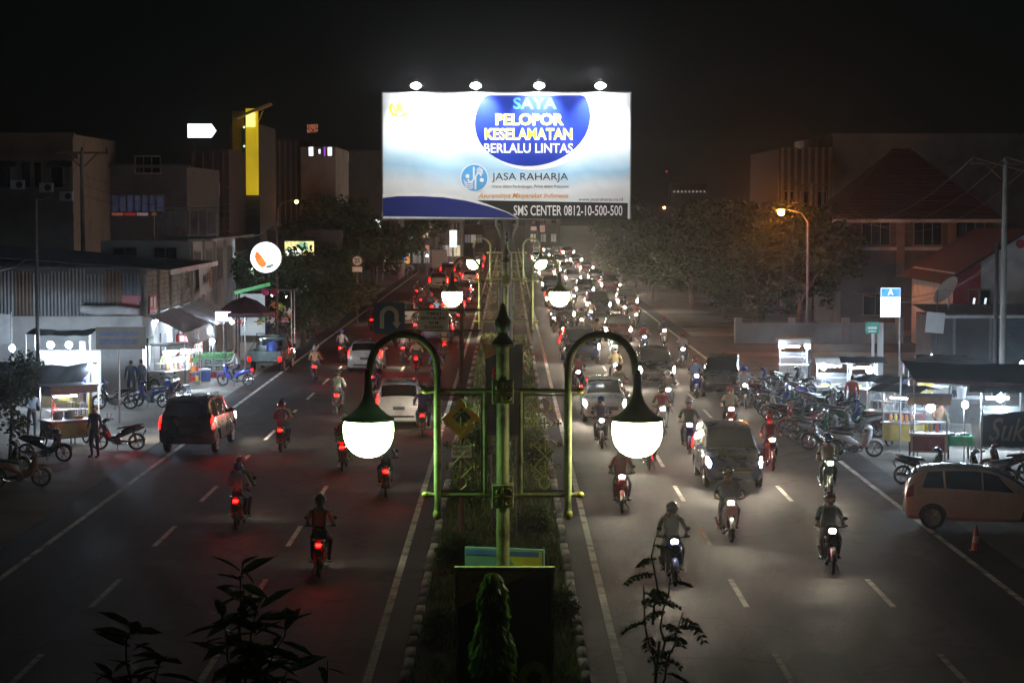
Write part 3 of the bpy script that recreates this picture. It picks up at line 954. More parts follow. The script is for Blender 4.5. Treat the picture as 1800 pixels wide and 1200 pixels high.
def make_lamp():
    t = thing('street_lamp', 'lamp', 'street lamp')
    p = MB()
    p.lathe([(.16, 0), (.16, .25), (.12, .32), (.10, .5), (.085, .6), (.062, 5.0), (.06, 6.72)], n=16)
    p.build('pole', lamp_paint, t)
    f = MB()
    f.lathe([(.108, 6.665), (.112, 6.69), (.09, 6.72), (.05, 6.77), (.045, 6.80), (.07, 6.83), (.082, 6.88), (.075, 6.92), (.05, 6.95), (.036, 7.0), (.028, 7.03), (.022, 7.06), (.01, 7.08)], n=18)
    f.build('finial', lamp_dark, t)
    for z in (6.235, 5.235):
        b = MB()
        b.box(0, -.075, z, .205, .05, .225, bev=.006)
        b.box(0, .075, z, .205, .05, .225, bev=.006)
        pl = b.build('ornament_plate', lamp_paint, t)
        o = MB()
        for s in (-1, 1):
            for q in (-1, 1):
                o.tube([(x * 1 + s * .045, -.105, zz_ + z + q * .05) for x, _, zz_ in curl((0, 0), .035, 0, s * q * 4.5, .01)], .008, 5)
        o.tube([(0, -.105, z - .09), (0, -.105, z + .09)], .012, 5)
        o.tube([(-.085, -.103, z), (.085, -.103, z)], .009, 5)
        o.box(0, -.104, z, .05, .02, .05, ry=R(45))
        o.build('scrollwork', lamp_brass, pl)
    for z, ex in ((6.24, .70), (5.24, .70)):
        r = MB()
        r.tube([(-ex - .02, 0, z), (ex + .02, 0, z)], .021, 8)
        rail = r.build('rail', lamp_paint, t)
        for s in (-1, 1):
            MB().ball((s * (ex + .04), 0, z), .034, 10, 7, (1.25, 1, 1)).lathe([(.028, s * (ex - .005)), (.028, s * (ex + .01))], (0, 0, z), 10, 'x').build('rail_knob', lamp_brass, rail)
    for s in (-1, 1):
        MB().tube([(s * .172, 0, 5.24), (s * .172, 0, 6.24)], .019, 8).build('inner_post', lamp_paint, t)
        arc = [(s * .625, 0, 5.08), (s * .625, 0, 6.40)]
        arc += [(s * (.945 - .32 * cos(a)), 0, 6.46 + .32 * sin(a)) for a in [pi * k / 14 for k in range(15)]]
        arc += [(s * 1.268, 0, 6.40)]
        arm = MB().tube(arc, .036, 10).build('arm', lamp_paint, t)
        MB().ball((s * .625, 0, 5.055), .045, 10, 6, (1, 1, 1.3)).build('arm_foot', lamp_brass, arm)
        hd = MB()
        hd.lathe([(.036, 6.44), (.038, 6.32), (.044, 6.22), (.068, 6.14), (.115, 6.07), (.185, 6.01), (.238, 5.985), (.25, 5.972), (.25, 5.955)], (s * 1.285, 0, 0), 22, cap=False)
        hood = hd.build('lamp_hood', lamp_dark, t)
        gl = MB()
        prof = [(.225, 5.957), (.238, 5.93), (.243, 5.86), (.232, 5.78), (.205, 5.71), (.16, 5.655), (.10, 5.618), (.04, 5.603), (.002, 5.60)]
        gl.lathe(prof, (s * 1.285, 0, 0), 20)
        gl.build('globe', globe_m, t)
        # ornament panel: diamonds, crosses and scrolls inside the frame
        pc = s * .40
        fr = MB()
        for x in (pc - .205, pc + .195):
            fr.tube([(x, 0, 5.28), (x, 0, 6.20)], .008, 5)
        for z in (5.28, 6.20):
            fr.tube([(pc - .205, 0, z), (pc + .195, 0, z)], .008, 5)
        panel = fr.build('panel_frame', lamp_dark, t)
        o = MB()
        for k in range(3):
            z = 5.93 - .21 * k
            d = .105
            o.tube([(pc - d, 0, z), (pc, 0, z + d), (pc + d, 0, z), (pc, 0, z - d), (pc - d, 0, z)], .0075, 5)
            o.tube([(pc, 0, z - .055), (pc, 0, z + .055)], .010, 5)
            o.tube([(pc - .04, 0, z), (pc + .04, 0, z)], .008, 5)
            for q in (-1, 1):
                o.tube([(x + pc + q * .03, 0, zz_ + z - .02) for x, _, zz_ in curl((0, 0), .026, pi / 2, pi / 2 - q * 4.2, .008)], .006, 5)
                o.ball((pc + q * .13, 0, z), .016, 7, 5)
                o.ball((pc + q * .155, 0, z), .010, 6, 4)
                o.ball((pc + q * .132, 0, z + .024), .010, 6, 4); o.ball((pc + q * .132, 0, z - .024), .010, 6, 4)
        for q in (-1, 1):
            for top, sg in ((6.06, 1), (5.40, -1)):
                o.tube([(pc, 0, top + sg * .11), (pc + q * .045, 0, top + sg * .07), (pc + q * .055, 0, top + sg * .02), (pc + q * .02, 0, top - sg * .02), (pc, 0, top - sg * .02)], .007, 5)
                o.tube([(x + pc + q * .07, 0, zz_ + top) for x, _, zz_ in curl((0, 0), .024, -sg * pi / 2, -sg * pi / 2 + sg * q * 4.2, .008)], .006, 5)
        o.build('lattice_ornament', lamp_brass, panel)
    return t
LAMP = make_lamp()
LX = -.05
for Y, lab in ((20.65, 'ornate double-arm street lamp nearest the camera, its glowing globes largest'),
               (52.0, 'ornate double-arm street lamp standing second in the median row'),
               (83.0, 'ornate double-arm street lamp farthest off, right under the billboard')):
    o = put(LAMP, (LX, Y, .005), 0, lab, 'double-arm street lamps on the median')
    for g_ in o.children:        # mixed bulbs: greenish mercury and warm ones
        if g_.name.startswith('globe'):
            side = g_.data.vertices[0].co.x > 0
            warm = (Y < 30 and side) or (30 < Y < 60) or (Y > 60 and not side)
            g_.material_slots[0].link = 'OBJECT'
            g_.material_slots[0].material = globe_w if warm else globe_m
drop(LAMP)

# ---- billboard
BY = 88.0
bw, bh = 9.98, 5.05
bc = at(890.5, 274.5, BY)
steel = M('galvanised_steel', (.25, .25, .25), .5, .7, .25, 5)
darksteel = M('painted_dark_steel', (.06, .05, .05), .55, .4, .25, 5)
bb = thing('billboard', 'huge lit road-safety billboard on a single post above the median', 'billboard', (bc.x, BY, 0), R(.4))
z0, z1 = bc.z - bh / 2, bc.z + bh / 2
post = MB()
post.lathe([(.55, .1), (.55, .2), (.24, .25), (.24, z0 + .3)], (0, .35, 0), 20)
post.build('post', darksteel, bb)
br = MB()
for s in (-1, 1):
    br.tube([(s * .10, .35, z0 - 1.0), (s * .42, .35, z0 - .25), (s * .42, .35, z1 - .1)], .06, 8)
br.tube([(-.42, .35, z0 - .25), (.42, .35, z0 - .25)], .05, 8)
for z in (z0 + .3, bc.z, z1 - .3):
    br.tube([(-bw / 2 + .1, .28, z), (bw / 2 - .1, .28, z)], .05, 8)
for k in range(11):
    x = -bw / 2 + .1 + (bw - .2) * k / 10
    br.tube([(x, .2, z0 + .02), (x, .2, z1 - .02)], .035, 6)
br.build('rear_frame', steel, bb)
fr = MB()
fr.box(0, .09, z1 + .02, bw + .1, .12, .05); fr.box(0, .09, z0 - .02, bw + .1, .12, .05)
for s in (-1, 1): fr.box(s * (bw / 2 + .025), .09, bc.z, .05, .12, bh)
fr.build('edge_frame', steel, bb)

# printed vinyl face: white to pale blue print
def print_face():
    m = bpy.data.materials.new('billboard_print')
    m.use_nodes = True
    nt = m.node_tree; b = nt.nodes['Principled BSDF']
    tc = nt.nodes.new('ShaderNodeTexCoord')
    sp = nt.nodes.new('ShaderNodeSeparateXYZ')
    nt.links.new(tc.outputs['Object'], sp.inputs[0])
    nz = nt.nodes.new('ShaderNodeTexNoise'); nz.inputs['Scale'].default_value = .25
    nt.links.new(tc.outputs['Object'], nz.inputs['Vector'])
    ma = nt.nodes.new('ShaderNodeMath'); ma.operation = 'MULTIPLY_ADD'
    ma.inputs[1].default_value = 1.6
    nt.links.new(nz.outputs['Fac'], ma.inputs[0]); nt.links.new(sp.outputs['Z'], ma.inputs[2])
    mr = nt.nodes.new('ShaderNodeMapRange')
    mr.inputs['From Min'].default_value = z0 + .8; mr.inputs['From Max'].default_value = z1 + .8
    nt.links.new(ma.outputs[0], mr.inputs['Value'])
    rp = nt.nodes.new('ShaderNodeValToRGB')
    e = rp.color_ramp.elements
    e[0].position = .08; e[0].color = (.75, .77, .78, 1)
    e[1].position = .95; e[1].color = (.78, .80, .80, 1)
    for pos, c in ((.28, (.72, .75, .76, 1)), (.40, (.33, .55, .70, 1)), (.55, (.60, .72, .78, 1))):
        k = rp.color_ramp.elements.new(pos); k.color = c
    nt.links.new(mr.outputs['Result'], rp.inputs[0])
    nt.links.new(rp.outputs[0], b.inputs['Base Color'])
    b.inputs['Roughness'].default_value = .45
    wv = nt.nodes.new('ShaderNodeTexNoise'); wv.inputs['Scale'].default_value = .7
    nt.links.new(tc.outputs['Object'], wv.inputs['Vector'])
    bp = nt.nodes.new('ShaderNodeBump'); bp.inputs['Strength'].default_value = .5; bp.inputs['Distance'].default_value = .12
    nt.links.new(wv.outputs['Fac'], bp.inputs['Height']); nt.links.new(bp.outputs['Normal'], b.inputs['Normal'])
    return m
vin = print_face()
f = MB(); f.box(0, .06, bc.z, bw, .06, bh)
face = f.build('printed_face', vin, bb, smooth=False)
ink_blue = M('ink_blue', (.012, .035, .30), .4, 0, .12, .6)
ink_navy = M('ink_navy', (.008, .022, .17), .4, 0, .12, .6)
ink_black = M('ink_black', (.012, .012, .014), .4, 0, .1, 1)
ink_white = M('ink_white', (.80, .80, .80), .4, 0, .04, 1)
ink_yellow = M('ink_yellow', (.80, .55, .03), .4, 0, .08, 1)
ink_orange = M('ink_orange', (.75, .28, .03), .4, 0, .08, 1)
ink_sky = M('ink_sky', (.10, .38, .72), .4, 0, .1, 1)
ink_red = M('ink_red', (.55, .02, .02), .4, 0, .1, 1)
def bpos(px, py, d):
    q = at(px, py, BY)
    return (q.x - bc.x, .03 - d * .3, q.z)
def bpoly(pts, d, mat, name, parent=None):
    """flat printed shape on the face, points read off the billboard"""
    b = MB()
    P = [bpos(x, y, d) for x, y in pts]
    b.add(P, [tuple(range(len(P)))])
    return b.build(name, mat, parent or face, smooth=False)
# blue oval with its white rim; cut off at the top edge of the face
def oval(cx, cy, rx, ry, rot, n=44, top=169):
    out = []
    for k in range(n):
        t = 2 * pi * k / n
        x, y = rx * cos(t), ry * sin(t)
        X, Y = cx + x * cos(rot) - y * sin(rot), cy + x * sin(rot) + y * cos(rot)
        out.append((X, max(top, Y)))
    return out
bpoly(oval(944, 214, 104, 85, R(-10)), .004, ink_white, 'oval_rim')
bpoly(oval(936, 211, 102, 81, R(-10)), .008, ink_blue, 'blue_oval')
# blue swell lower left, dark strip along the bottom
left_swell = [(673, 348), (700, 345), (740, 345), (780, 347), (820, 353), (860, 363), (890, 373), (910, 383.5), (674, 379.8)]
bpoly([(673.3, 342), (700, 339), (740, 339), (780, 341), (822, 347), (866, 358), (900, 370), (925, 384), (910, 383.5), (674, 379.6)], .004, ink_white, 'swell_rim')
bpoly(left_swell, .008, ink_navy, 'blue_swell')
bpoly([(838, 352), (1103.5, 357), (1103, 387), (913, 384.2), (893, 373), (862, 361)], .0055, ink_black, 'dark_strip')
def btext(s, mat, px, py, wpx, hpx, d=.012, bold=.0, shear=0.0):
    return text(s, mat, face, bpos(px, py, d), wpx * BY / FOC, hpx * BY / FOC, bold, shear, thick=.0008)
btext('SAYA', ink_sky, 940, 183, 76, 20, bold=.02)
btext('PELOPOR', ink_white, 931, 211, 120, 21, d=.011, bold=.04); btext('PELOPOR', ink_yellow, 931, 211, 116, 17, d=.016, bold=.012)
btext('KESELAMATAN', ink_white, 929, 236.5, 154, 21, d=.011, bold=.035); btext('KESELAMATAN', ink_yellow, 929, 236.5, 150, 17, d=.016, bold=.010)
btext('BERLALU LINTAS', ink_white, 929, 261, 156, 17, d=.016, bold=.02)
btext('JASA RAHARJA', ink_black, 931.5, 312.5, 134, 16.5)
btext('Utama dalam Perlindungan, Prima dalam Pelayanan', ink_black, 932, 328.5, 135, 6.5)
btext('Asuransinya Masyarakat Indonesia', ink_orange, 920, 345, 158, 11, shear=.35, bold=.008)
btext('www.jasaraharja.co.id', ink_black, 1055.5, 351.2, 78, 7)
btext('SMS CENTER 0812-10-500-500', ink_white, 998.5, 370, 191, 18, bold=.012)
# round emblem: blue disc with white waves and an upright stem
EX, EY, ER = 834, 313, 23
bpoly(oval(EX, EY, ER + 1.6, ER + 1.6, 0, 36, 0), .009, ink_white, 'emblem_rim')
bpoly(oval(EX, EY, ER, ER, 0, 36, 0), .012, ink_sky, 'emblem_disc')
def ribbon(b, pts, r, d):
    P = [Vector(bpos(x, y, d)) for x, y in pts]
    w = r * BY / FOC
    L = []
    for i, p in enumerate(P):
        t_ = (P[min(i + 1, len(P) - 1)] - P[max(i - 1, 0)]).normalized()
        n_ = Vector((t_.z, 0, -t_.x)) * w
        L.append((p + n_, p - n_))
    for i in range(len(L) - 1):
        b.quad(L[i][0], L[i][1], L[i + 1][1], L[i + 1][0])
em = MB()
def stroke(pts, r):
    ribbon(em, pts, r, .016)
stroke([(EX - 1, EY - 19), (EX - 1, EY + 2), (EX - 5, EY + 7), (EX - 10, EY + 6), (EX - 11, EY + 2)], 1.5)
stroke([(EX + 2, EY + 20), (EX + 2, EY - 2), (EX + 6, EY - 8), (EX + 11, EY - 7), (EX + 12, EY - 3)], 1.5)
for k in range(4):
    stroke([(EX - 19 + k, EY + 4 + k * 4), (EX - 13, EY + 9 + k * 3.2), (EX - 6, EY + 9 + k * 3.2), (EX - 2, EY + 6 + k * 3.4)], .75)
    stroke([(EX + 4, EY - 5 - k * 3.2), (EX + 9, EY - 10 - k * 2.6), (EX + 15, EY - 7 - k * 2.0)], .75)
em.ball(bpos(EX - 12, EY - 3, .012), .085, 10, 6, (1, .03, 1)); em.ball(bpos(EX + 13, EY + 4, .012), .085, 10, 6, (1, .03, 1))
em.build('emblem_waves', ink_white, face)
# small gilt crest top left, pale crest top right
def crest(cx, cy, mat):
    b = MB()
    def T(pts, r): ribbon(b, pts, r, .012)
    for s in (-1, 1):
        T([(cx + s * 3, cy + 12), (cx + s * 12, cy + 11), (cx + s * 16, cy + 3), (cx + s * 13, cy - 6)], 2.6)
        T([(cx + s * 3, cy + 8), (cx + s * 9, cy + 5), (cx + s * 10, cy - 3)], 2.0)
    b.ball(bpos(cx, cy, .012), .15, 10, 6, (1, .03, 1.25))
    T([(cx, cy - 14), (cx, cy - 6)], 1.6)
    T([(cx - 14, cy + 13), (cx, cy + 15.5), (cx + 14, cy + 13)], 2.0)
    b.build('crest', mat, face)
crest(703, 190, ink_yellow)
crest(1074, 198, M('ink_pale', (.60, .66, .72), .4))

# floodlights on arms along the top edge, their glass turned down to the face
flood_m = E('flood_glass', (.93, .96, 1.0), 500.0)
FL = thing('floodlight', 'x', 'floodlight')
a = MB()
a.tube([(0, .16, -.28), (0, .10, .18), (0, -.25, .34), (0, -.62, .36)], .022, 6)
a.build('bracket', steel, FL)
h = MB()
h.lathe([(.05, .16), (.09, .14), (.13, .06), (.22, -.10), (.225, -.13)], (0, 0, 0), 16, cap=False)
for v_i, p in enumerate(h.v):
    q = Matrix.Rotation(R(-32), 4, 'X') @ Vector(p)
    h.v[v_i] = (q.x, q.y - .66, q.z + .34)
h.build('housing', lamp_dark, FL)
g = MB().ball((0, -.605, .235), .135, 14, 8, (1, 1, .95))
g.build('lamp_glass', flood_m, FL)
for i, (px, lab) in enumerate(((733, 'leftmost floodlight on the top edge of the billboard'), (837, 'second floodlight from the left above the billboard'),
                               (947, 'second floodlight from the right above the billboard'), (1053, 'rightmost floodlight on the top edge of the billboard'))):
    q = at(px, 150, BY)
    o = put(FL, (q.x, BY + .0, z1 + .02), R(.4), lab, 'floodlights of the billboard')
    spot(o, (0, -.66, .24), (R(40), 0, 0), 9500, 94, (.95, .97, 1), .6, .12)
drop(FL)

# ---- U-turn signpost
sign_back = M('sign_back', (.22, .22, .22), .5, .6, .2, 5)
sign_blue = M('sign_blue', (.07, .13, .26), .45, 0, .12, 3)
sign_white = M('sign_white', (.80, .78, .70), .5, 0, .12, 4)
sign_yellow = M('sign_yellow', (.60, .38, .03), .45, 0, .12, 4)
rust = M('rusty_post', (.13, .07, .05), .7, .2, .35, 5)
SY = 50.0
sp_ = gr(811, 973); sx = at(811, 560, SY).x
us = thing('road_sign', 'blue U-turn sign and white notice board on one rusty post', 'road sign', (sx, SY, .1))
MB().tube([(0, 0, 0), (0, 0, zz(540, SY))], .06, 12).build('post', rust, us)
for py in (552, 588):
    MB().tube([(at(660, py, SY).x - sx, -.03, zz(py, SY)), (at(846, py, SY).x - sx, -.03, zz(py, SY))], .028, 8).build('bracket_bar', darksteel, us)
c = at(684.5, 566, SY)
sb = MB().box(c.x - sx, -.08, c.z, .72, .02, .72, bev=.004).build('blue_panel', sign_blue, us)
ut = MB()
ux, uz = c.x - sx, c.z
path = [(ux - .17, uz - .24), (ux - .17, uz + .06)] + [(ux - .17 * cos(a_), uz + .06 + .17 * sin(a_)) for a_ in [pi * k / 10 for k in range(1, 10)]] + [(ux + .17, uz + .06), (ux + .17, uz - .10)]
for i in range(len(path) - 1):
    (x0, z0_), (x1, z1_) = path[i], path[i + 1]
    d = Vector((x1 - x0, 0, z1_ - z0_)).normalized(); nn = Vector((d.z, 0, -d.x)) * .05
    ut.quad((x0 + nn.x, -.094, z0_ + nn.z), (x0 - nn.x, -.094, z0_ - nn.z), (x1 - nn.x, -.094, z1_ - nn.z), (x1 + nn.x, -.094, z1_ + nn.z))
ut.add([(ux + .07, -.094, uz - .10), (ux + .27, -.094, uz - .10), (ux + .17, -.094, uz - .25)], [(0, 1, 2)])
ut.build('u_turn_arrow', sign_white, sb, smooth=False)
c = at(762.5, 570, SY)
nb = MB().box(c.x - sx, -.08, c.z, .68, .02, .46, bev=.004).build('notice_panel', sign_white, us)
for k, (s_, w_) in enumerate((('TEMPAT', .36), ('BERPUTAR ARAH', .58), ('50 M', .2), ('DI DEPAN', .42))):
    text(s_, ink_black, nb, (c.x - sx, -.094, c.z + .155 - .105 * k), w_, .065, .01)
# yellow warning diamond and small plate lower on the same post
c = at(809, 745, SY)
dm = MB().prism([(-.46, 0), (0, -.46), (.46, 0), (0, .46)], -.10, -.08, 'xz').build('warning_diamond', sign_yellow, us, loc=(0, 0, c.z))
MB().prism([(-.22, .06), (0, -.16), (.22, .06), (0, .28)], -.104, -.101, 'xz').build('diamond_symbol', M('sign_black', (.02, .025, .02), .5), dm)
c = at(812, 801, SY)
pl = MB().box(0, -.09, c.z, .46, .02, .30).build('small_plate', sign_white, us)
text('HARAP', ink_black, pl, (0, -.104, c.z + .06), .34, .08, .01); text('HATI-HATI', ink_black, pl, (0, -.104, c.z - .06), .38, .08, .01)

# ---- banner boards on the lamp posts
ban_dark = M('banner_dark', (.03, .034, .04), .4, 0, .3, 2)
ban_teal = M('banner_teal', (.12, .20, .20), .5, 0, .2, 3)
def banner(Y, label, zt, hgt, cx, big):
    t = thing('banner_board', label, 'banner', (cx, Y, 0))
    MB().box(0, 0, zt - hgt / 2, .90, .05, hgt, bev=.006).build('panel', ban_dark, t)
    fr = MB()
    for s in (-1, 1): fr.box(s * .455, 0, zt - hgt / 2, .025, .07, hgt)
    fr.box(0, 0, zt + .012, .95, .08, .025)
    fr.build('frame', lamp_paint, t)
    tri = MB().add([(-.44, -.031, zt - .01), (-.44, -.031, zt - .36), (.30, -.031, zt - .01)], [(0, 1, 2)]).build('yellow_corner', M('print_yellow', (.50, .33, .03), .5), t, smooth=False)
    text('NOW', ink_red, tri, (-.22, -.035, zt - .08), .18, .06, .01, rot=(R(90), R(-17), 0))
    text('AVAILABLE', ink_red, tri, (-.20, -.035, zt - .175), .42, .06, .01, rot=(R(90), R(-22), 0))
    if big:
        text('O', M('print_lime', (.35, .36, .04), .5), t, (.28, -.032, zt - 1.05), .30, .36, .06)
        MB().tube([(-.3, .05, 0), (-.3, .05, zt - hgt)], .02, 6).build('stay', steel, t); MB().tube([(.3, .05, 0), (.3, .05, zt - hgt)], .02, 6).build('stay', steel, t)
    else:
        text('8', ink_red, t, (-.2, -.032, zt - .7), .2, .3, .02)
        MB().tube([(-.3, .05, 0), (-.3, .05, zt - hgt)], .02, 6).build('stay', steel, t); MB().tube([(.3, .05, 0), (.3, .05, zt - hgt)], .02, 6).build('stay', steel, t)
    return t
banner(20.35, 'dark advertising banner with yellow corner on the nearest lamp post', zz(1004, 20.35), 1.75, at(887, 1000, 20.35).x, True)
banner(51.7, 'dark advertising banner on the second lamp post, behind the finial', zz(604, 51.7), 2.2, at(886, 604, 51.7).x, False)
b2 = thing('banner_board', 'pale tilted banner board showing behind the dark banner top', 'banner', (at(887, 980, 21.1).x, 21.1, 0), R(-14))
zt = zz(966, 21.1)
MB().box(0, 0, zt - .8, .80, .04, 1.6, bev=.005).build('panel', ban_teal, b2)
for s in (-1, 1): MB().tube([(s * .3, .04, .1), (s * .3, .04, zt - 1.6)], .02, 6).build('stay', steel, b2)
MB().add([(.0, -.024, zt - .02), (.38, -.024, zt - .02), (.38, -.024, zt - .3), (.2, -.024, zt - .3)], [(0, 1, 2, 3)]).build('yellow_corner', MATS['print_yellow'], b2, smooth=False)
MB().box(-.02, -.022, zt - .05, .74, .006, .05).build('blue_stripe', M('print_blue', (.06, .10, .35), .5), b2, smooth=False)
# ================================================================ TREES AND PLANTS
bark = M('bark', (.09, .07, .05), .9, 0, .35, 6, bump=.6, bscale=18)
leaf_d = M('leaf_dark', (.045, .075, .022), .55, 0, .45, 1.2)
leaf_g = M('leaf_green', (.07, .13, .025), .5, 0, .4, 2.0)
leafy(leaf_d, .4); leafy(leaf_g, .5)
def leaf_cloud(rng, blobs, count, size, flat=.6, droop=.2):
    """small bent leaves spread through several uneven lobes, thin towards the rim"""
    b = MB()
    tot = sum(r ** 3 for _, r in blobs)
    for c, r in blobs:
        for _ in range(int(count * r ** 3 / tot)):
            d = Vector((rng.gauss(0, 1), rng.gauss(0, 1), rng.gauss(0, 1))).normalized() * r * rng.random() ** .42
            p = Vector(c) + Vector((d.x, d.y, d.z * flat))
            if sin(p.x * 2.3 + p.z * 1.7) * sin(p.y * 2.1 - p.z * 2.6) > .38: continue
            s = size * rng.uniform(.6, 1.4)
            u = Vector((rng.gauss(0, 1), rng.gauss(0, 1), rng.gauss(0, .6) - droop)).normalized()
            w = u.cross(Vector((rng.gauss(0, 1), rng.gauss(0, 1), rng.gauss(0, 1)))).normalized() * s * .28
            n_ = u.cross(w).normalized() * s * .12
            b.add([p - u * s * .5, p + w + n_, p + u * s * .5, p - w + n_], [(0, 1, 2), (0, 2, 3)])
    return b
def raw_mesh(name, b, mat):
    me = bpy.data.meshes.new(name); me.from_pydata(b.v, [], b.f); me.materials.append(mat); return me
def make_tree(seed, h, spread, count, leaf, flat=.6, mat=None, trunk_r=.2, trunk_h=.4):
    rng = random.Random(seed)
    t = thing('street_tree', 'tree', 'tree')
    tr = MB()
    th = h * trunk_h
    lean = rng.uniform(-.25, .25)
    pts = [(0, 0, -.1), (.05, 0, th * .3), (lean * .4, .04, th * .7), (lean, .08, th)]
    tr.tube(pts, [trunk_r * 1.25, trunk_r, trunk_r * .85, trunk_r * .75], 10)
    tr.build('trunk', bark, t)
    blobs = []
    lm = MB()
    for k in range(rng.randint(6, 8)):
        a = 2 * pi * k / 7 + rng.uniform(-.3, .3)
        L = spread * rng.uniform(.5, .95)
        e = (lean + cos(a) * L, sin(a) * L, th + (h - th) * rng.uniform(.35, .8))
        m = ((lean + e[0]) / 2, e[1] / 2 + .1, th + (e[2] - th) * .62)
        lm.tube([(lean, .08, th * .93), m, e], [trunk_r * .5, trunk_r * .3, trunk_r * .1], 6)
        blobs.append((e, spread * rng.uniform(.38, .55)))
        for q in range(2):
            e2 = (e[0] + rng.uniform(-1, 1) * spread * .4, e[1] + rng.uniform(-1, 1) * spread * .4, e[2] + rng.uniform(-.1, .25) * h * .3)
            lm.tube([m, e2], [trunk_r * .2, trunk_r * .06], 5)
            blobs.append((e2, spread * rng.uniform(.22, .36)))
    for k in range(4):
        a = rng.uniform(0, 2 * pi); blobs.append(((lean + cos(a) * spread * .6, sin(a) * spread * .6, th + (h - th) * rng.uniform(.0, .25)), spread * rng.uniform(.28, .4)))
    blobs.append(((lean, 0, h * .84), spread * .45))
    lm.build('limb', bark, t)
    link('crown', raw_mesh('crown', leaf_cloud(rng, blobs, count, leaf, flat), mat or leaf_d), t)
    return t
TREES = [make_tree(3, 8.2, 3.5, 8000, .42, .95, trunk_h=.24), make_tree(8, 7.2, 4.0, 8500, .40, .85, trunk_h=.22), make_tree(21, 9.0, 3.2, 7500, .44, 1.1, trunk_h=.26)]
tree_spots = [
    # outbound side
    (532, 600, 125, 1, .78, 'dark leafy tree beside the round lit sign and flower stall'),
    (565, 545, 168, 0, .95, 'dark tree behind the round sign, before the grey block'),
    (600, 520, 195, 2, 1.0, 'tall dark tree above the speed limit sign'),
    (655, 500, 225, 1, 1.0, 'spreading dark tree over the far shop lights, outbound side'),
    (705, 485, 255, 0, 1.05, 'dark tree just off the lower corner of the billboard, outbound side'),
    (745, 470, 290, 2, 1.0, 'farthest dark tree of the outbound roadside row'),
    # inbound side
    (1150, 530, 185, 1, .95, 'dark tree nearest the oncoming headlights, inbound side'),
    (1215, 545, 168, 0, 1.0, 'orange lit tree nearest below the far sodium lamp'),
    (1275, 560, 155, 2, .95, 'tree with bare pale trunk before the low wall'),
    (1330, 570, 141, 1, 1.0, 'broad tree under the bright orange sodium lamp'),
    (1405, 575, 138, 0, 1.0, 'leaning tree behind the lone food cart'),
    (1470, 572, 145, 2, .9, 'tree in front of the hip-roofed house, left of the blue lightbox'),
    (1100, 470, 290, 0, 1.1, 'distant tree beyond the far oncoming traffic'),
]
for i, (px, py, Y, k, sc, lab) in enumerate(tree_spots):
    q = at(px, py, Y)
    put(TREES[k], (q.x, Y, 0), i * 1.7, lab, 'roadside trees', scale=sc)
for o in TREES: drop(o)

# columnar tree in front of the near banner
rng = random.Random(5)
ct = thing('columnar_tree', 'slender columnar tree with drooping leaves before the dark banner', 'tree', (at(866, 1100, 19.2).x, 19.2, .1))
MB().tube([(0, 0, 0), (.03, 0, 2.5), (0, 0, 4.4)], [.05, .035, .012], 7).build('trunk', bark, ct)
b = MB()
for _ in range(5200):
    z = 1.1 + 3.55 * rng.random()
    rad = (.34 * min(1, (4.72 - z) / 1.2) ** .8) * (.75 + .35 * sin(z * 7 + 1) * sin(z * 3.1))
    a = rng.uniform(0, 2 * pi); r = rad * rng.random() ** .4
    p = Vector((r * cos(a), r * sin(a), z))
    u = Vector((cos(a) * .5, sin(a) * .5, -1 + rng.uniform(-.3, .5))).normalized()
    s = rng.uniform(.07, .13)
    w = u.cross(Vector((rng.gauss(0, 1), rng.gauss(0, 1), 0))).normalized() * s * .2
    b.add([p, p + u * s * .5 + w, p + u * s, p + u * s * .5 - w], [(0, 1, 2), (0, 2, 3)])
link('crown', raw_mesh('crown', b, leaf_g), ct)

# saplings whose tops reach into the bottom of the view: compound leaves on thin stems
def frond(b, p0, d, L, rng, n=9, ls=.10):
    d = Vector(d).normalized()
    sd = d.cross(Vector((0, 0, 1))).normalized()
    pts = []
    for i in range(n + 1):
        f = i / n
        pts.append(Vector(p0) + d * L * f + Vector((0, 0, -.45 * L * f * f)))
    b.cur = 0
    b.tube(pts, [.005 * (1 - .6 * i / n) for i in range(n + 1)], 4)
    b.cur = 1
    for i in range(1, n + 1):
        for s in (-1, 1):
            u = (sd * s + d * .45 + Vector((0, 0, -.35 + rng.uniform(-.25, .2)))).normalized()
            s_ = ls * rng.uniform(.8, 1.2) * (1 - .3 * abs(i / n - .5))
            w = d * s_ * .24
            p = pts[i]
            up = Vector((0, 0, .015))
            b.add([p, p + u * s_ * .35 + w, p + u * s_ * .75 + w * .8, p + u * s_, p + u * s_ * .75 - w * .8, p + u * s_ * .35 - w, p + u * s_ * .5 + up], [(0, 1, 6), (1, 2, 6), (2, 3, 6), (3, 4, 6), (4, 5, 6), (5, 0, 6)])
def broadleaf(b, p, u, s, rng):
    """one lance-shaped leaf folded along its midrib"""
    u = u.normalized()
    w = u.cross(Vector((rng.gauss(0, .4), rng.gauss(0, .4), 1))).normalized()
    n_ = w.cross(u).normalized()
    P = lambda f, k: p + u * s * f + w * s * k + n_ * (abs(k) * s * .35 - .12 * s * f * f)
    b.add([P(0, 0), P(.25, .13), P(.6, .15), P(1, 0), P(.6, -.15), P(.25, -.13), P(.3, 0), P(.6, 0)], [(0, 1, 6), (1, 2, 7, 6), (2, 3, 7), (3, 4, 7), (4, 5, 6, 7), (5, 0, 6)])
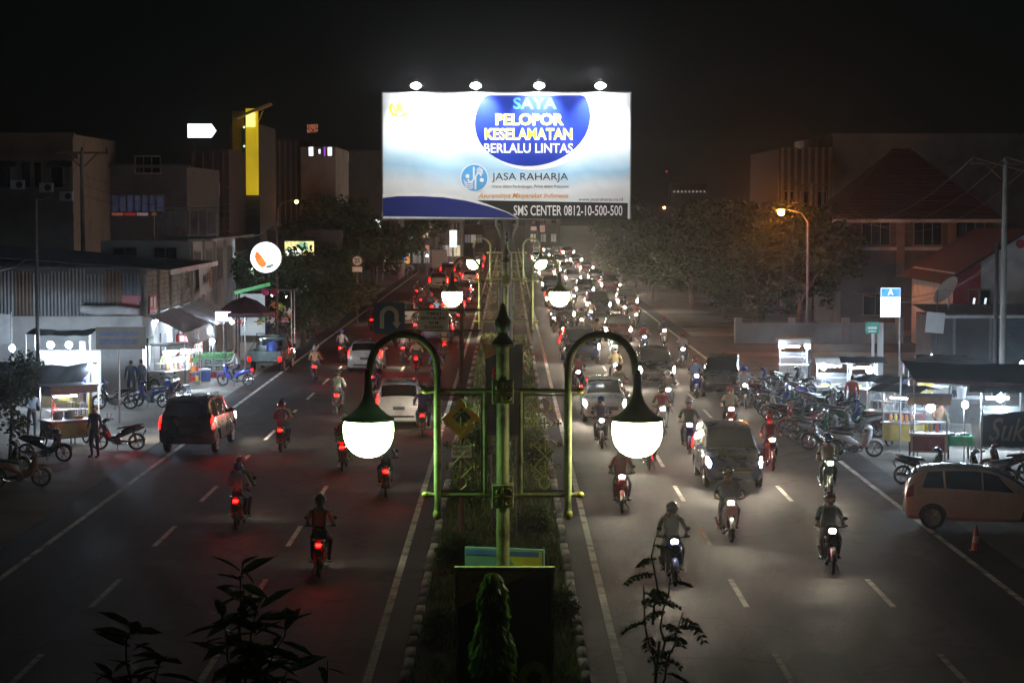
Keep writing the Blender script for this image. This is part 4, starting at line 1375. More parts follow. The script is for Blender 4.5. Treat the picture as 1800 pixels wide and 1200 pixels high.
def sapling(px, py, Y, label, seed, twigs, kind, ls):
    rng = random.Random(seed)
    top = at(px, py, Y)
    t = thing('sapling', label, 'sapling', (top.x, Y, .1))
    h = top.z - .1
    MB().tube([(-.12, .1, 0), (-.16, .05, h * .5), (-.08, 0, h * .8), (-.02, 0, h - .55)], [.03, .022, .014, .008], 6).build('stem', bark, t)
    b = MB()
    for dx, dz, n_ in twigs:
        tip = Vector((dx, rng.uniform(-.12, .12), h + dz))
        root = Vector((-.03 + dx * .25, 0, h + dz - .5))
        pts = [root.lerp(tip, k / 5) + Vector((rng.gauss(0, .012), rng.gauss(0, .012), 0)) for k in range(6)]
        b.cur = 0
        b.tube(pts, [.008, .007, .006, .005, .004, .003], 5)
        for k in range(n_):
            f = .25 + .75 * k / n_
            p = root.lerp(tip, f)
            a = k * 2.4 + rng.uniform(-.5, .5)
            d = Vector((cos(a), sin(a) * .8, rng.uniform(-.5, .75)))
            if kind == 'broad':
                b.cur = 1
                broadleaf(b, p, d, ls * rng.uniform(.7, 1.2), rng)
            elif k % 2 == 0:
                frond(b, p, (d.x, d.y, rng.uniform(-.1, .5)), ls * rng.uniform(.7, 1.25), rng, 7, ls * .30)
    b.build('foliage', [bark, leaf_d], t, smooth=False)
    return t
sapling(425, 1005, 12.5, 'dark leafy sapling top at the bottom edge, tallest of the left sprigs', 31, [(0, .06, 20), (.10, -.18, 18), (-.12, -.22, 16), (.26, -.30, 20), (.30, -.5, 18), (-.05, -.55, 16), (.14, -.42, 18), (.2, -.7, 18), (-.15, -.75, 16)], 'broad', .23)
sapling(232, 1100, 10.4, 'low dark leaf tips at the bottom left edge of the view', 32, [(0, .02, 18), (.12, -.16, 17), (-.1, -.2, 16), (.2, -.3, 16), (.02, -.35, 18), (-.14, -.45, 14)], 'broad', .20)
sapling(1168, 965, 12.5, 'thin dark sapling with drooping leaflets over the oncoming lanes', 33, [(-.06, .05, 9), (.03, -.16, 9), (-.11, -.24, 9), (.11, -.36, 11)], 'fern', .17)
sapling(570, 1185, 12.0, 'faint dark sprig at the bottom edge, left of the median', 34, [(0, .05, 9), (.08, -.1, 8)], 'broad', .15)

# low bushes on the median
BUSH = thing('median_bush', 'bush', 'bush')
rng = random.Random(9)
link('foliage', raw_mesh('bush_foliage', leaf_cloud(rng, [((0, 0, .35), .42), ((.25, .1, .3), .3), ((-.22, -.1, .28), .3)], 1500, .10, .9), leaf_g), BUSH)
st_ = MB()
for k in range(5):
    a = k * 1.3; st_.tube([(0, 0, 0), (.2 * cos(a), .2 * sin(a), .45)], [.015, .006], 5)
st_.build('stem', bark, BUSH)
for i, (x, Y, sc, lab) in enumerate(((-1.05, 47, 1.15, 'tall shaggy bush at the kerb, left of the tilted pale banner'), (.75, 66, 1.3, 'rounded bush right of the second lamp post panel'),
                                     (-.9, 70, 1.2, 'rounded bush left of the lamp post, near the kerb'), (-1.1, 57, 1.0, 'small bush below the U-turn signpost'),
                                     (.6, 52, 1.0, 'small bush behind the near lamp panel, inbound side'), (.4, 92, 1.3, 'bush beside the billboard post'),
                                     (-1.2, 39.5, .8, 'small bush low on the median by the bare soil'), (.95, 41, .9, 'small bush at the inbound kerb beside the near banner'))):
    put(BUSH, (x, Y, .1), i * 2.1, lab, 'bushes on the median', scale=sc)
drop(BUSH)
# ================================================================ BUILDINGS
cream = M('cream_plaster', (.22, .18, .14), .85, 0, .18, .8, bump=.2, dirt=((.14, .11, .085), .5, .7))
pale = M('pale_plaster', (.30, .295, .28), .85, 0, .15, .6, bump=.2, dirt=((.15, .14, .13), .4, .7))
white_pl = M('white_plaster', (.50, .50, .50), .85, 0, .12, .8, bump=.2, dirt=((.22, .22, .22), .7, .6))
dark_pl = M('dark_plaster', (.09, .085, .085), .85, 0, .25, .8, bump=.2)
brownwall = M('brown_wall', (.07, .042, .036), .85, 0, .25, 1.0, bump=.2)
redwall = M('red_wall', (.28, .03, .035), .8, 0, .2, 1.0)
zinc = [M('zinc_sheet', (.16, .165, .17), .55, .5, .35, 1.5, dirt=((.09, .05, .03), 1.2, .8)), M('zinc_rusty', (.13, .085, .06), .7, .3, .4, 1.8), M('zinc_blue', (.10, .12, .16), .55, .4, .35, 1.5)]
tile_r = M('roof_tile', (.05, .022, .018), .85, 0, .3, 1.5, bump=.5, bscale=9)
wood = M('weathered_wood', (.24, .22, .18), .85, 0, .35, 3, bump=.4, dirt=((.08, .07, .055), 1.5, .8))
frame_m = M('window_frame', (.20, .18, .16), .7, 0, .2, 6)
pane_d = M('dark_pane', (.015, .017, .02), .08, 0, .1, 1, spec=.8)
pane_lit = E('lit_pane', (.82, .9, 1.0), 2.2, 'NONE', .3, 2)
pane_blue = E('dim_blue_pane', (.16, .2, .42), .07, 'NONE', .8, .5)

def block(label, x0, x1, y0, y1, h, mat, cat='building', name='building'):
    t = thing(name, label, cat, ((x0 + x1) / 2, y0, 0))
    MB().box(0, (y1 - y0) / 2, h / 2, x1 - x0, y1 - y0, h).build('wall', mat, t, smooth=False)
    t['hx'] = (x1 - x0) / 2
    return t
def win(t, x, z, w, h, pane=None, y=0.0, side=None, bars=1):
    """window in the face towards -y, or towards the street (side = +1 / -1 at local x)"""
    f = MB()
    if side is None:
        P = lambda a, d, c: (x + a, y - d, z + c)
        B = lambda a, c, sa, sc: f.box(x + a, y - .03, z + c, sa, .10, sc)
    else:
        B = lambda a, c, sa, sc: f.box(x + side * .03, y + a, z + c, .10, sa, sc)
    B(0, h / 2, w + .12, .08); B(0, -h / 2 - .02, w + .2, .10)
    for s in (-1, 1): B(s * (w / 2 + .03), 0, .07, h - .08)
    for k in range(bars): B(-w / 2 + w * (k + 1) / (bars + 1), 0, .045, h - .09)
    o = f.build('window', frame_m, t, smooth=False)
    g = MB()
    if side is None: g.box(x, y - .005, z, w, .03, h - .09)
    else: g.box(x + side * .005, y, z, .03, w, h - .09)
    g.build('pane', pane or pane_d, o, smooth=False)
    return o

# --- outbound side, far background
q0, q1 = at(-60, 0, 130).x, at(131, 0, 130).x
t = block('cream two-storey building with dark windows and window awnings, upper left edge', q0, q1, 130, 144, 12.3, cream)
hx = t['hx']
MB().box(0, -.25, 11.0, q1 - q0 + .8, .6, .35).box(0, -.15, 12.25, q1 - q0 + .3, .5, .25).build('cornice', cream, t, smooth=False)
xc = (q0 + q1) / 2
for px, w in ((10, .75), (48, .5), (68, .5), (103, .7)):
    win(t, at(px, 0, 130).x - xc, zz(308, 130), w, 1.55, bars=0)
for px in (14, 110):
    x = at(px, 0, 130).x - xc
    MB().add([(x - .7, -.02, zz(283, 130)), (x + .7, -.02, zz(283, 130)), (x + .75, -.75, zz(293, 130)), (x - .75, -.75, zz(293, 130)), (x - .75, -.75, zz(295, 130)), (x + .75, -.75, zz(295, 130))], [(0, 1, 2, 3), (3, 2, 5, 4)]).build('window_awning', dark_pl, t, smooth=False)
for px in (60, 128): MB().box(at(px, 0, 130).x - xc, -.06, 9.2, .22, .14, 3.4).build('pilaster', cream, t, smooth=False)
for px_, pz_ in ((35, 325), (85, 330), (120, 345)):
    ac = MB().box(at(px_, 0, 130).x - xc, -.2, zz(pz_, 130), .8, .34, .55, bev=.02).build('air_conditioner', white_pl, t, smooth=False)
    MB().lathe([(.2, -.39), (.2, -.375)], (at(px_, 0, 130).x - xc + .12, 0, zz(pz_, 130)), 14, 'y').build('fan_grille', darksteel, ac)
MB().box(-.5, -.05, zz(352, 130), q1 - q0 - 1, .12, .25).build('sill_band', cream, t, smooth=False)

q0, q1 = at(133, 0, 142).x, at(330, 0, 142).x
t = block('long dark building with dim blue glazing and a red sign strip', q0, q1, 142, 158, 10.6, dark_pl)
xc = (q0 + q1) / 2
for k in range(8):
    px = 192 + 13 * k
    win(t, at(px, 0, 142).x - xc, zz(358, 142), .46, 1.1, pane_blue, bars=0)
for px, mt in ((133, 'r'), (200, 'r'), (222, 'r2'), (244, 'w'), (270, 'r')):
    MB().box(at(px + 8, 0, 142).x - xc, -.06, zz(376.5, 142), .72, .08, .18).build('sign_panel', E('dim_sign_' + mt, {'r': (.7, .22, .1), 'r2': (.6, .06, .05), 'w': (.6, .45, .5)}[mt], .22, 'NONE', .5, 3), t, smooth=False)
for px in (170, 262): win(t, at(px, 0, 142).x - xc, zz(290, 142), 1.6, 1.1, bars=2)
MB().box(0, -.2, 10.6, q1 - q0 + .5, .5, .2).build('parapet', dark_pl, t, smooth=False)

q0, q1 = at(325, 0, 160).x, at(404, 0, 160).x
t = block('narrow dark block carrying the white arrow lightbox', q0, q1, 160, 170, 12.2, brownwall)
xc = (q0 + q1) / 2
for k in range(4):
    MB().box(at(340 + 18 * k, 0, 160).x - xc, -.08, 7, .14, .16, 10).build('fin', dark_pl, t, smooth=False)
for z in (6.2, 9.4): MB().box(0, -.1, z, q1 - q0, .2, .16).build('ledge', dark_pl, t, smooth=False)
MB().box(at(382, 0, 160).x - xc, -.2, zz(333, 160), .5, .1, 1.0).build('red_sign', E('orange_red_sign', (.8, .2, .08), .45, 'NONE', .6, 4), t, smooth=False)
sg = thing('arrow_sign', 'white lightbox pointing sideways like an arrow, upper left', 'lit sign', (at(358, 0, 159.6).x, 159.6, zz(231, 159.6)))
MB().prism([(-1.1, -.55), (.72, -.55), (1.12, 0), (.72, .55), (-1.1, .55)], -.16, .16, 'xz').build('case', darksteel, sg, smooth=False)
MB().prism([(-1.05, -.50), (.70, -.50), (1.05, 0), (.70, .50), (-1.05, .50)], -.18, -.165, 'xz').build('lit_face', E('arrow_face', (.75, .93, 1.0), 3.2, 'NONE'), sg, smooth=False)
for x in (-.6, .5): MB().tube([(x, .1, -2.2), (x, .1, -.5)], .05, 6).build('stand', darksteel, sg)

q0, q1 = at(405, 0, 175).x, at(458, 0, 175).x
t = block('tower building with a bright yellow corner fin given its own glow', q0, q1, 175, 187, 14.6, dark_pl)
xc = (q0 + q1) / 2
yel = E('yellow_fin_glow', (.85, .62, .02), .62, 'NONE', .25, .6)  # lamplight on the fin put in as its own glow; the fin is no lamp
MB().box(at(446, 0, 175).x - xc, -.4, zz(268, 175), .92, .8, 6.9).build('glowing_fin', yel, t, smooth=False)
MB().box(at(421, 0, 175).x - xc, -.1, zz(262, 175), .9, .2, 6.0).build('side_panel', M('mustard_panel', (.35, .25, .02), .6), t, smooth=False)
MB().box(at(431, 0, 175).x - xc, -.15, zz(285, 175), .34, .3, 5.4).build('glass_strip', M('teal_glass', (.03, .10, .10), .1, spec=.8), t, smooth=False)
MB().box(at(445, 0, 175).x - xc, -.86, zz(212, 175), .72, .1, 1.15).build('sign_box', E('yellow_sign_box', (1, .85, .25), 1.6, 'NONE', .3, 3), t, smooth=False)
for k in range(4): MB().ball((at(432, 0, 175).x - xc, -.36, zz(225 + 33 * k, 175)), .09, 8, 6).build('wall_light', E('wall_light', (.9, .9, .8), 1.4, 'NONE'), t)
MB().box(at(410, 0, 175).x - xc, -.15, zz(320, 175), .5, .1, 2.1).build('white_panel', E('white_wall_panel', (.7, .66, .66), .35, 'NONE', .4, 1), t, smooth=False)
cn = MB(); cn.box(.9, -1.0, 15.6, 3.0, 1.4, .18, rz=0, ry=R(-22)); cn.tube([(.2, -.2, 14.6), (.6, -.6, 15.4)], .06, 6); cn.tube([(1.0, .4, 14.6), (1.5, .2, 15.7)], .06, 6)
cn.build('roof_canopy', M('canopy_tan', (.38, .27, .15), .6), t)

q0, q1 = at(459, 0, 200).x, at(528, 0, 200).x
t = block('tall grey ribbed block behind the trees, left of the lit windows', q0, q1, 200, 216, 14.2, dark_pl)
for k in range(7): MB().box(q0 - (q0 + q1) / 2 + .3 + .5 * k, -.06, 7, .12, .14, 14).build('rib', pale, t, smooth=False)
q0, q1 = at(530, 0, 198).x, at(591, 0, 198).x
t = block('pale grey block with four small lit windows at its top', q0, q1, 198, 214, 13.4, pale)
xc = (q0 + q1) / 2
for k in range(8): MB().box(q0 - xc + .2 + .42 * k, -.05, 5.6, .06, .1, 11).build('panel_rib', pale, t, smooth=False)
for px, w, h, mt in ((548, .42, .9, pane_lit), (563, .2, .5, pane_lit), (572, .16, .9, E('violet_pane', (.45, .1, .9), .8, 'NONE')), (581, .40, .85, pane_lit)):
    win(t, at(px, 0, 198).x - xc, zz(267, 198), w, h, mt, bars=0)
led = thing('led_sign', 'small red dotted sign on the roof of the pale block', 'lit sign', (at(551, 0, 199).x, 199, 13.4))
MB().box(0, 0, 1.7, 1.1, .15, .85).tube([(-.3, 0, 0), (-.3, 0, 1.3)], .04, 6).tube([(.3, 0, 0), (.3, 0, 1.3)], .04, 6).build('case', darksteel, led, smooth=False)
dots = MB()
for i in range(9):
    for j in range(7):
        if random.random() < .62: dots.box(-.44 + .11 * i, -.085, 1.38 + .105 * j, .06, .02, .06)
d = dots.build('led_dots', E('led_red', (1, .30, .16), .9, 'NONE'), led, smooth=False)
q0, q1 = at(596, 0, 235).x, at(672, 0, 235).x
t = block('far dark block with a single yellow lit window', q0, q1, 235, 250, 14, dark_pl)
win(t, at(611, 0, 235).x - (q0 + q1) / 2, zz(277, 235), .36, .9, E('yellow_pane', (1, .75, .2), 1.2, 'NONE', .5, 3), bars=1)

# --- outbound shop row (street face at x = -15.7)
XF = -15.7
t = thing('shophouse', 'old two-storey shophouse of zinc sheets and boards, awning below', 'building', (XF, 93, 0))
MB().box(-5.2, 7.0, 1.65, 10.4, 14, 3.3).build('ground_floor_wall', white_pl, t, smooth=False)
MB().box(-5.2, 7.0, 4.35, 10.3, 13.9, 2.1).build('upper_wall', dark_pl, t, smooth=False)
for k in range(13):      # corrugated sheets of the end wall
    b = MB(); w = .78
    n_ = 10
    for i in range(n_):
        x0, x1 = -w / 2 + w * i / n_, -w / 2 + w * (i + 1) / n_
        d0, d1 = (.0, .03) if i % 2 else (.03, .0)
        b.quad((x0, -d0, 0), (x1, -d1, 0), (x1, -d1, 1), (x0, -d0, 1))
    hgt = random.uniform(1.75, 2.1)
    o = b.build('zinc_sheet', random.choice(zinc + [zinc[0]]), t, smooth=False)
    o.location = (-.42 - .77 * k, -.012 - .022 * (k % 2), 3.32); o.scale = (1, 1, hgt)
for i in range(4):        # boarded bays of the street face
    for j in range(8):
        MB().box(.055, .9 + 3.4 * i + 1.3, 3.5 + .225 * j, .05, 2.6 + random.uniform(-.1, .1), .19, rx=random.uniform(-.01, .01), ry=R(-9)).build('board', wood, t, smooth=False)
    MB().box(.09, .45 + 3.4 * i, 4.3, .16, .16, 2.1).build('post', wood, t, smooth=False)
win(t, .06, 4.5, 1.0, 1.0, y=12.6, side=1)
for yy in (2.6, 6.2):
    MB().tube([(.12, yy, 2.95), (.12, yy + 1.2, 2.95)], .028, 7).build('tube_lamp', E('shop_tube', (.86, .93, 1.0), 150), t)
    MB().box(.08, yy + .6, 3.0, .06, 1.3, .06).build('lamp_fitting', white_pl, t, smooth=False)
for yy in (1.0, 4.6, 8.4, 11.6):
    dn = MB().box(.03, yy + .9, 1.15, .06, 1.7, 2.3).build('shop_door', M('door_dark', (.05, .045, .04), .6, 0, .3, 3), t, smooth=False)
    for k in range(5): MB().box(.075, yy + .3 + .3 * k, 1.15, .03, .05, 2.2).build('door_rail', steel, dn, smooth=False)
rf = MB()
for k in range(34):        # zinc roof, corrugated, falling to the street
    y0, y1 = -.5 + .44 * k, -.5 + .44 * (k + 1)
    d0, d1 = (.0, .05) if k % 2 else (.05, .0)
    rf.quad((1.3, y0, 5.25 + d0), (1.3, y1, 5.25 + d1), (-10.8, y1, 6.15 + d1), (-10.8, y0, 6.15 + d0))
r_ = rf.build('roof', zinc[0], t, smooth=False)
MB().box(1.3, 7, 5.2, .06, 15, .22).build('fascia', white_pl, r_, smooth=False)

t = thing('shophouse', 'taller narrow shophouse with grey shutters and a rooftop sheet screen', 'building', (XF, 107.1, 0))
MB().box(-2.2, 9, 3.15, 4.4, 17.8, 6.3).build('wall', pale, t, smooth=False)
for i in range(4):
    win(t, .02, 4.9, 1.9, 1.7, y=2.2 + 4.2 * i, side=1, bars=3)
    MB().box(.08, .3 + 4.2 * i, 3.2, .14, .3, 6.2).build('pilaster', pale, t, smooth=False)
for px in (345, 395): win(t, -3.2 if px == 345 else -1.2, 5.5, 1.1, 1.0, y=-.02)
for k in range(7):
    MB().box(-1.4 + .42 * k, -.3, 7.2, .36, .03, 1.15 + random.uniform(-.1, .1), ry=random.uniform(-.03, .03)).build('sheet', zinc[0], t, smooth=False)
MB().tube([(-1.7, -.25, 6.3), (-1.7, -.25, 7.9), (1.4, -.25, 7.95), (1.4, -.25, 6.3)], .035, 6).build('screen_frame', steel, t)
MB().box(.5, 9, 6.35, 1.2, 18.2, .12).build('roof_slab', pale, t, smooth=False)

# awnings and hanging sheets on the shophouses
tarp_w = M('tarp_white', (.40, .40, .40), .7, 0, .2, 2, dirt=((.2, .2, .2), 1.2, .6))
tarp_d = M('tarp_dark', (.022, .026, .035), .7, 0, .3, 2)
tarp_r = M('tarp_maroon', (.07, .02, .03), .7, 0, .3, 2)
def sag(corners, mat, name='cloth', parent=None, dip=.12, n=8, thick=.0, ripple=.02):
    """a cloth stretched between four corners, sagging and rippled"""
    a, b, c, d = [Vector(p) for p in corners]
    m = MB()
    g = []
    for j in range(n + 1):
        v = j / n
        row = []
        for i in range(n + 1):
            u = i / n
            p = (a * (1 - u) + b * u) * (1 - v) + (d * (1 - u) + c * u) * v
            p = p + Vector((0, 0, -dip * 4 * u * (1 - u) * (.4 + .6 * v) + ripple * sin(u * 19 + v * 3)))
            row.append(p)
        g.append(row)
    for j in range(n):
        for i in range(n):
            m.quad(g[j][i], g[j][i + 1], g[j + 1][i + 1], g[j + 1][i])
    return m.build(name, mat, parent)
aw = thing('awning', 'pale shop awning lettered AYU over the lit drinks shop', 'awning', (XF, 97, 0))
sag([(.1, -3.4, 3.3), (.1, 4.2, 3.3), (1.75, 4.4, 2.55), (1.75, -3.6, 2.55)], tarp_w, 'cloth', aw)
for y in (-3.5, 4.3): MB().tube([(1.75, y, 0), (1.75, y, 2.6)], .03, 6).build('pole', steel, aw)
# front flap hanging from the awning edge, turned towards the road
sag([(1.76, -3.6, 2.56), (1.76, 4.4, 2.56), (1.95, 4.5, 1.98), (1.95, -3.5, 1.95)], tarp_w, 'front_flap', aw, .03)
text('AYU', ink_black, aw, (1.99, 2.6, 2.26), 2.2, .42, .02, rot=(R(72), 0, R(90)))
text('33', ink_black, aw, (1.99, -1.6, 2.26), 1.6, .42, .02, rot=(R(72), 0, R(90)))
po = thing('shop_poster', 'red and white printed poster strip above the pale awning', 'poster', (XF + .15, 95.0, 3.75))
MB().box(0, 0, 0, .03, 1.9, .75).build('sheet', ink_red, po, smooth=False)
MB().box(.02, -.55, .1, .012, .5, .4).box(.02, .35, .05, .012, .45, .5).build('white_print', ink_white, po, smooth=False)
po = thing('shop_poster', 'dark red poster at the corner of the boarded shophouse', 'poster', (-16.15, 92.93, 3.78))
MB().box(0, 0, 0, .75, .03, .85).build('sheet', M('poster_maroon', (.30, .035, .05), .5, 0, .3, 3), po, smooth=False)
MB().box(.0, -.02, -.25, .6, .012, .22).build('white_print', ink_white, po, smooth=False)
bn = thing('cloth_banner', 'hanging white cloth banner lettered M-F on the narrow shophouse', 'banner', (XF + .25, 110.6, 4.35))
sag([(0, -2.2, .6), (0, 2.2, .75), (.05, 2.2, -.7), (.05, -2.2, -.75)], tarp_w, 'cloth', bn, .05)
text('M-F', ink_black, bn, (.09, -.3, .0), 2.0, .5, .02, rot=(R(90), 0, R(90)))
MB().box(.1, 1.5, -.05, .02, .7, .9).build('orange_print', M('print_orange', (.5, .16, .05), .5), bn, smooth=False)
aw = thing('awning', 'pale crumpled awning beyond the AYU awning', 'awning', (XF, 104, 0))
sag([(.1, -2.2, 3.2), (.1, 5.4, 3.4), (1.9, 5.4, 2.6), (1.9, -2.2, 2.5)], tarp_w, 'cloth', aw, .2, ripple=.05)
for y in (-2.1, 5.3): MB().tube([(1.88, y, 0), (1.88, y, 2.5)], .03, 6).build('pole', steel, aw)
aw = thing('awning', 'rolled pale canvas over the doorway of the end wall', 'awning', (-16.9, 92.4, 3.55))
MB().tube([(-1.3, 0, .1), (-.6, -.05, .02), (.3, -.03, .05), (1.15, 0, -.02)], [.16, .2, .19, .14], 9).build('roll', tarp_w, aw)
MB().tube([(-1.3, .1, .3), (-1.3, .55, .3)], .03, 6).tube([(1.1, .1, .3), (1.1, .55, .3)], .03, 6).build('bracket', steel, aw)

# --- inbound side
q0, q1 = at(1462, 0, 172).x, at(1960, 0, 172).x
t = block('large plain pale hall wall behind the hip-roofed house', q0, q1, 172, 195, 13.75, pale)
MB().box(0, -.08, 13.6, q1 - q0 + .2, .25, .3).build('coping', pale, t, smooth=False)
q0, q1 = at(1368, 0, 170).x, at(1461, 0, 170).x
t = block('ribbed building lit orange beside the sodium lamp', q0, q1, 170, 190, 12.5, brownwall)
for k in range(8): MB().box(q0 - (q0 + q1) / 2 + .25 + .53 * k, -.1, 6.4, .2, .22, 12.4).build('rib', cream, t, smooth=False)
for k in range(3): win(t, -1.3 + 1.3 * k, 8.5, .7, 1.4, bars=0)

def hip_house(label, x0, x1, y0, y1, eave, apex, wallm, ridge=.35, ov=.7):
    t = block(label, x0, x1, y0, y1, eave, wallm, 'house', 'house')
    hx, dy = (x1 - x0) / 2, (y1 - y0)
    r = MB()
    e = [(-hx - ov, -ov), (hx + ov, -ov), (hx + ov, dy + ov), (-hx - ov, dy + ov)]
    rl = hx * ridge
    A, B = (-rl, dy / 2, apex), (rl, dy / 2, apex)
    E_ = [(x, y, eave - .05) for x, y in e]
    r.add([*E_, A, B], [(0, 1, 5, 4), (1, 2, 5), (2, 3, 4, 5), (3, 0, 4), (3, 2, 1, 0)])
    rf = r.build('roof', tile_r, t, smooth=False)
    # tile courses laid as real steps on the face towards the street
    for k in range(1, 22):
        f0 = k / 22
        L = MB()
        a = Vector(E_[0]).lerp(Vector(A), f0); b = Vector(E_[1]).lerp(Vector(B), f0)
        L.tube([a + Vector((0, -.02, .02)), b + Vector((0, -.02, .02))], .035, 4)
        L.build('tile_course', tile_r, rf, smooth=False)
    MB().box(0, -ov - .02, eave - .02, x1 - x0 + 2 * ov, .06, .22).build('fascia', white_pl, rf, smooth=False)
    MB().tube([A, B], .09, 6).tube([E_[0], A], .08, 6).tube([E_[1], B], .08, 6).build('ridge_cap', tile_r, rf)
    return t
q0, q1 = at(1478, 0, 140).x, at(1745, 0, 140).x
t = hip_house('two-storey house with dark hipped tile roof behind the trees', q0, q1, 140, 152, 7.1, 11.8, M('house_plaster', (.11, .095, .08), .85, 0, .2, .8, bump=.2, dirt=((.05, .045, .04), .5, .7)), .12)
xc = (q0 + q1) / 2
for px in (1539, 1630, 1705):
    win(t, at(px, 0, 140).x - xc, zz(410, 140), 1.75, 1.55, bars=2)
for px in (1490, 1582, 1672): MB().box(at(px, 0, 140).x - xc, -.1, 5.3, .5, .25, 3.6).build('pilaster', cream, t, smooth=False)
MB().box(0, -.1, zz(437, 140), q1 - q0, .22, .22).build('floor_band', white_pl, t, smooth=False)
for px in (1539, 1640): win(t, at(px, 0, 140).x - xc, 1.7, 1.5, 1.4, bars=1)

# red and white gabled house at the right edge
t = thing('house', 'red and white gabled house with a red disc, right edge', 'house', (at(1795, 0, 116).x, 116, 0))
gz = zz(408, 116)
MB().prism([(-3.6, 0), (7, 0), (7, 3.6), (0.2, gz), (-3.6, 4.4)], .05, 12, 'xz').build('wall', white_pl, t, smooth=False)
MB().prism([(-3.62, 0), (-2.15, 0), (-2.15, 5.0), (-3.62, 4.35)], -.03, .05, 'xz').build('red_bay', redwall, t, smooth=False)
MB().box(3.6, -.02, 1.9, 5.2, .12, 3.4).build('red_panel', redwall, t, smooth=False)
MB().lathe([(.24, -.03), (.24, .06)], (-.05, 0, gz - .62), 18, 'y').build('red_disc', M('disc_red', (.35, .03, .03), .6), t)
rf = MB()
rf.add([(-4.4, -.5, 3.9), (.2, -.5, gz + .12), (.2, 12.5, gz + .12), (-4.4, 12.5, 3.9), (7.6, -.5, 3.25), (7.6, 12.5, 3.25)], [(0, 1, 2, 3), (1, 4, 5, 2)])
rf.add([(-4.4, -.5, 3.75), (.2, -.5, gz - .03), (.2, -.5, gz + .12), (-4.4, -.5, 3.9), (7.6, -.5, 3.25), (7.6, -.5, 3.1)], [(0, 1, 2, 3), (1, 5, 4, 2)])
rf.build('roof', tile_r, t, smooth=False)
for px, lit in ((1712, 1), (1732, 1)):
    x = at(px, 0, 116).x - at(1795, 0, 116).x
    o = win(t, x, zz(530, 116), .5, 1.3, y=.0, bars=0)
    MB().box(x, -.05, zz(535, 116), .10, .03, .7, ry=R(8)).build('lit_gap', E('window_gap_light', (.75, .92, 1), 1.6, 'NONE'), o, smooth=False)

# low boundary wall beyond the side street
FY = 127.0
t = thing('boundary_wall', 'low grey boundary wall with square pillars beyond the side street', 'wall', (13.5, FY, 0))
for k in range(9):
    x = 3.15 * k
    MB().box(x, 0, .75, .42, .42, 1.5, bev=.02).build('pillar', pale, t, smooth=False)
    if k not in (3, 5): MB().box(x + 1.575, .05, .6, 2.73, .18, 1.2).build('wall_panel', pale, t, smooth=False)
# zinc-roofed kiosk row
q0 = at(1640, 0, 105).x
t = thing('kiosk', 'low zinc-roofed kiosk row behind the power pole', 'kiosk', (q0, 105, 0))
MB().box(4.5, 2.2, 1.35, 9, 4, 2.7).build('wall', dark_pl, t, smooth=False)
for k in range(5):
    sh = MB()
    for j in range(11): sh.box(2.0 + 1.75 * k, .17, .25 + .22 * j, 1.6, .03, .19)
    if k != 0: sh.build('roller_shutter', zinc[2], t, smooth=False)
    MB().box(1.1 + 1.75 * k, .1, 1.35, .12, .12, 2.7).build('post', steel, t, smooth=False)
for k in range(10):
    MB().box(.2 + .95 * k, 1.6, 2.95, .9, 5.2, .04, rx=R(3)).build('roof_sheet', zinc[0], t, smooth=False)
MB().box(4.6, -1.05, 2.72, 9.4, .05, .14).build('gutter', white_pl, t, smooth=False)
ds = thing('satellite_dish', 'tilted pale satellite dish above the kiosk roof', 'satellite dish', (at(1672, 0, 106).x, 106.5, 2.95))
d = MB()
prof = [(.001, 0), (.3, .03), (.6, .12), (.8, .22)]
d.lathe(prof, (0, 0, 0), 20, cap=False)
mt = Matrix.Translation((0, 0, .85)) @ Matrix.Rotation(R(-52), 4, 'Y') @ Matrix.Rotation(R(15), 4, 'X')
d.v = [tuple(mt @ Vector(p)) for p in d.v]
d.build('dish', pale, ds)
MB().tube([(0, 0, 0), (0, 0, .85)], .04, 7).tube([(0, 0, .85), (-.55, -.1, 1.35)], .015, 5).build('mast', steel, ds)

# ---- signs on both sides of the road
def sign_box(label, px0, py0, px1, py1, Y, mat, pole=True, cat='lit sign', extra=None, pole_px=None):
    a, b = at(px0, py1, Y), at(px1, py0, Y)
    w, h = b.x - a.x, b.z - a.z
    t = thing('shop_sign', label, cat, ((a.x + b.x) / 2, Y, 0))
    zc = (a.z + b.z) / 2
    MB().box(0, .08, zc, w + .06, .16, h + .06, bev=.01).build('case', darksteel, t, smooth=False)
    f = MB().box(0, -.008, zc, w, .012, h).build('lit_face', mat, t, smooth=False)
    if pole:
        px = 0 if pole_px is None else at(pole_px, 0, Y).x - (a.x + b.x) / 2
        MB().tube([(px, .12, 0), (px, .12, zc - h / 2 if abs(px) < w / 2 else zc + h / 2)], .05, 8).build('pole', steel, t)
    if extra: extra(t, w, h, zc)
    return t
def band(cols):
    def f(t, w, h, zc):
        for i, (u, v, uw, vh, m) in enumerate(cols):
            MB().box(u * w, -.018, zc + v * h, uw * w, .008, vh * h).build('print', m, t, smooth=False)
    return f
lw = E('sign_white_light', (.85, .93, 1.0), 2.4, 'NONE', .15, 2)
ly = E('sign_yellow_light', (.95, .9, .35), 1.5, 'NONE', .5, 1.2)
lg = E('sign_green_light', (.35, .9, .55), 1.0, 'NONE', .6, 3)
lb = E('sign_blue_light', (.08, .35, .95), 1.3, 'NONE', .3, 2)
lr = E('sign_red_light', (.9, .06, .08), 1.0, 'NONE', .3, 2)
lo = E('sign_orange_light', (1.0, .42, .12), .9, 'NONE', .4, 2)
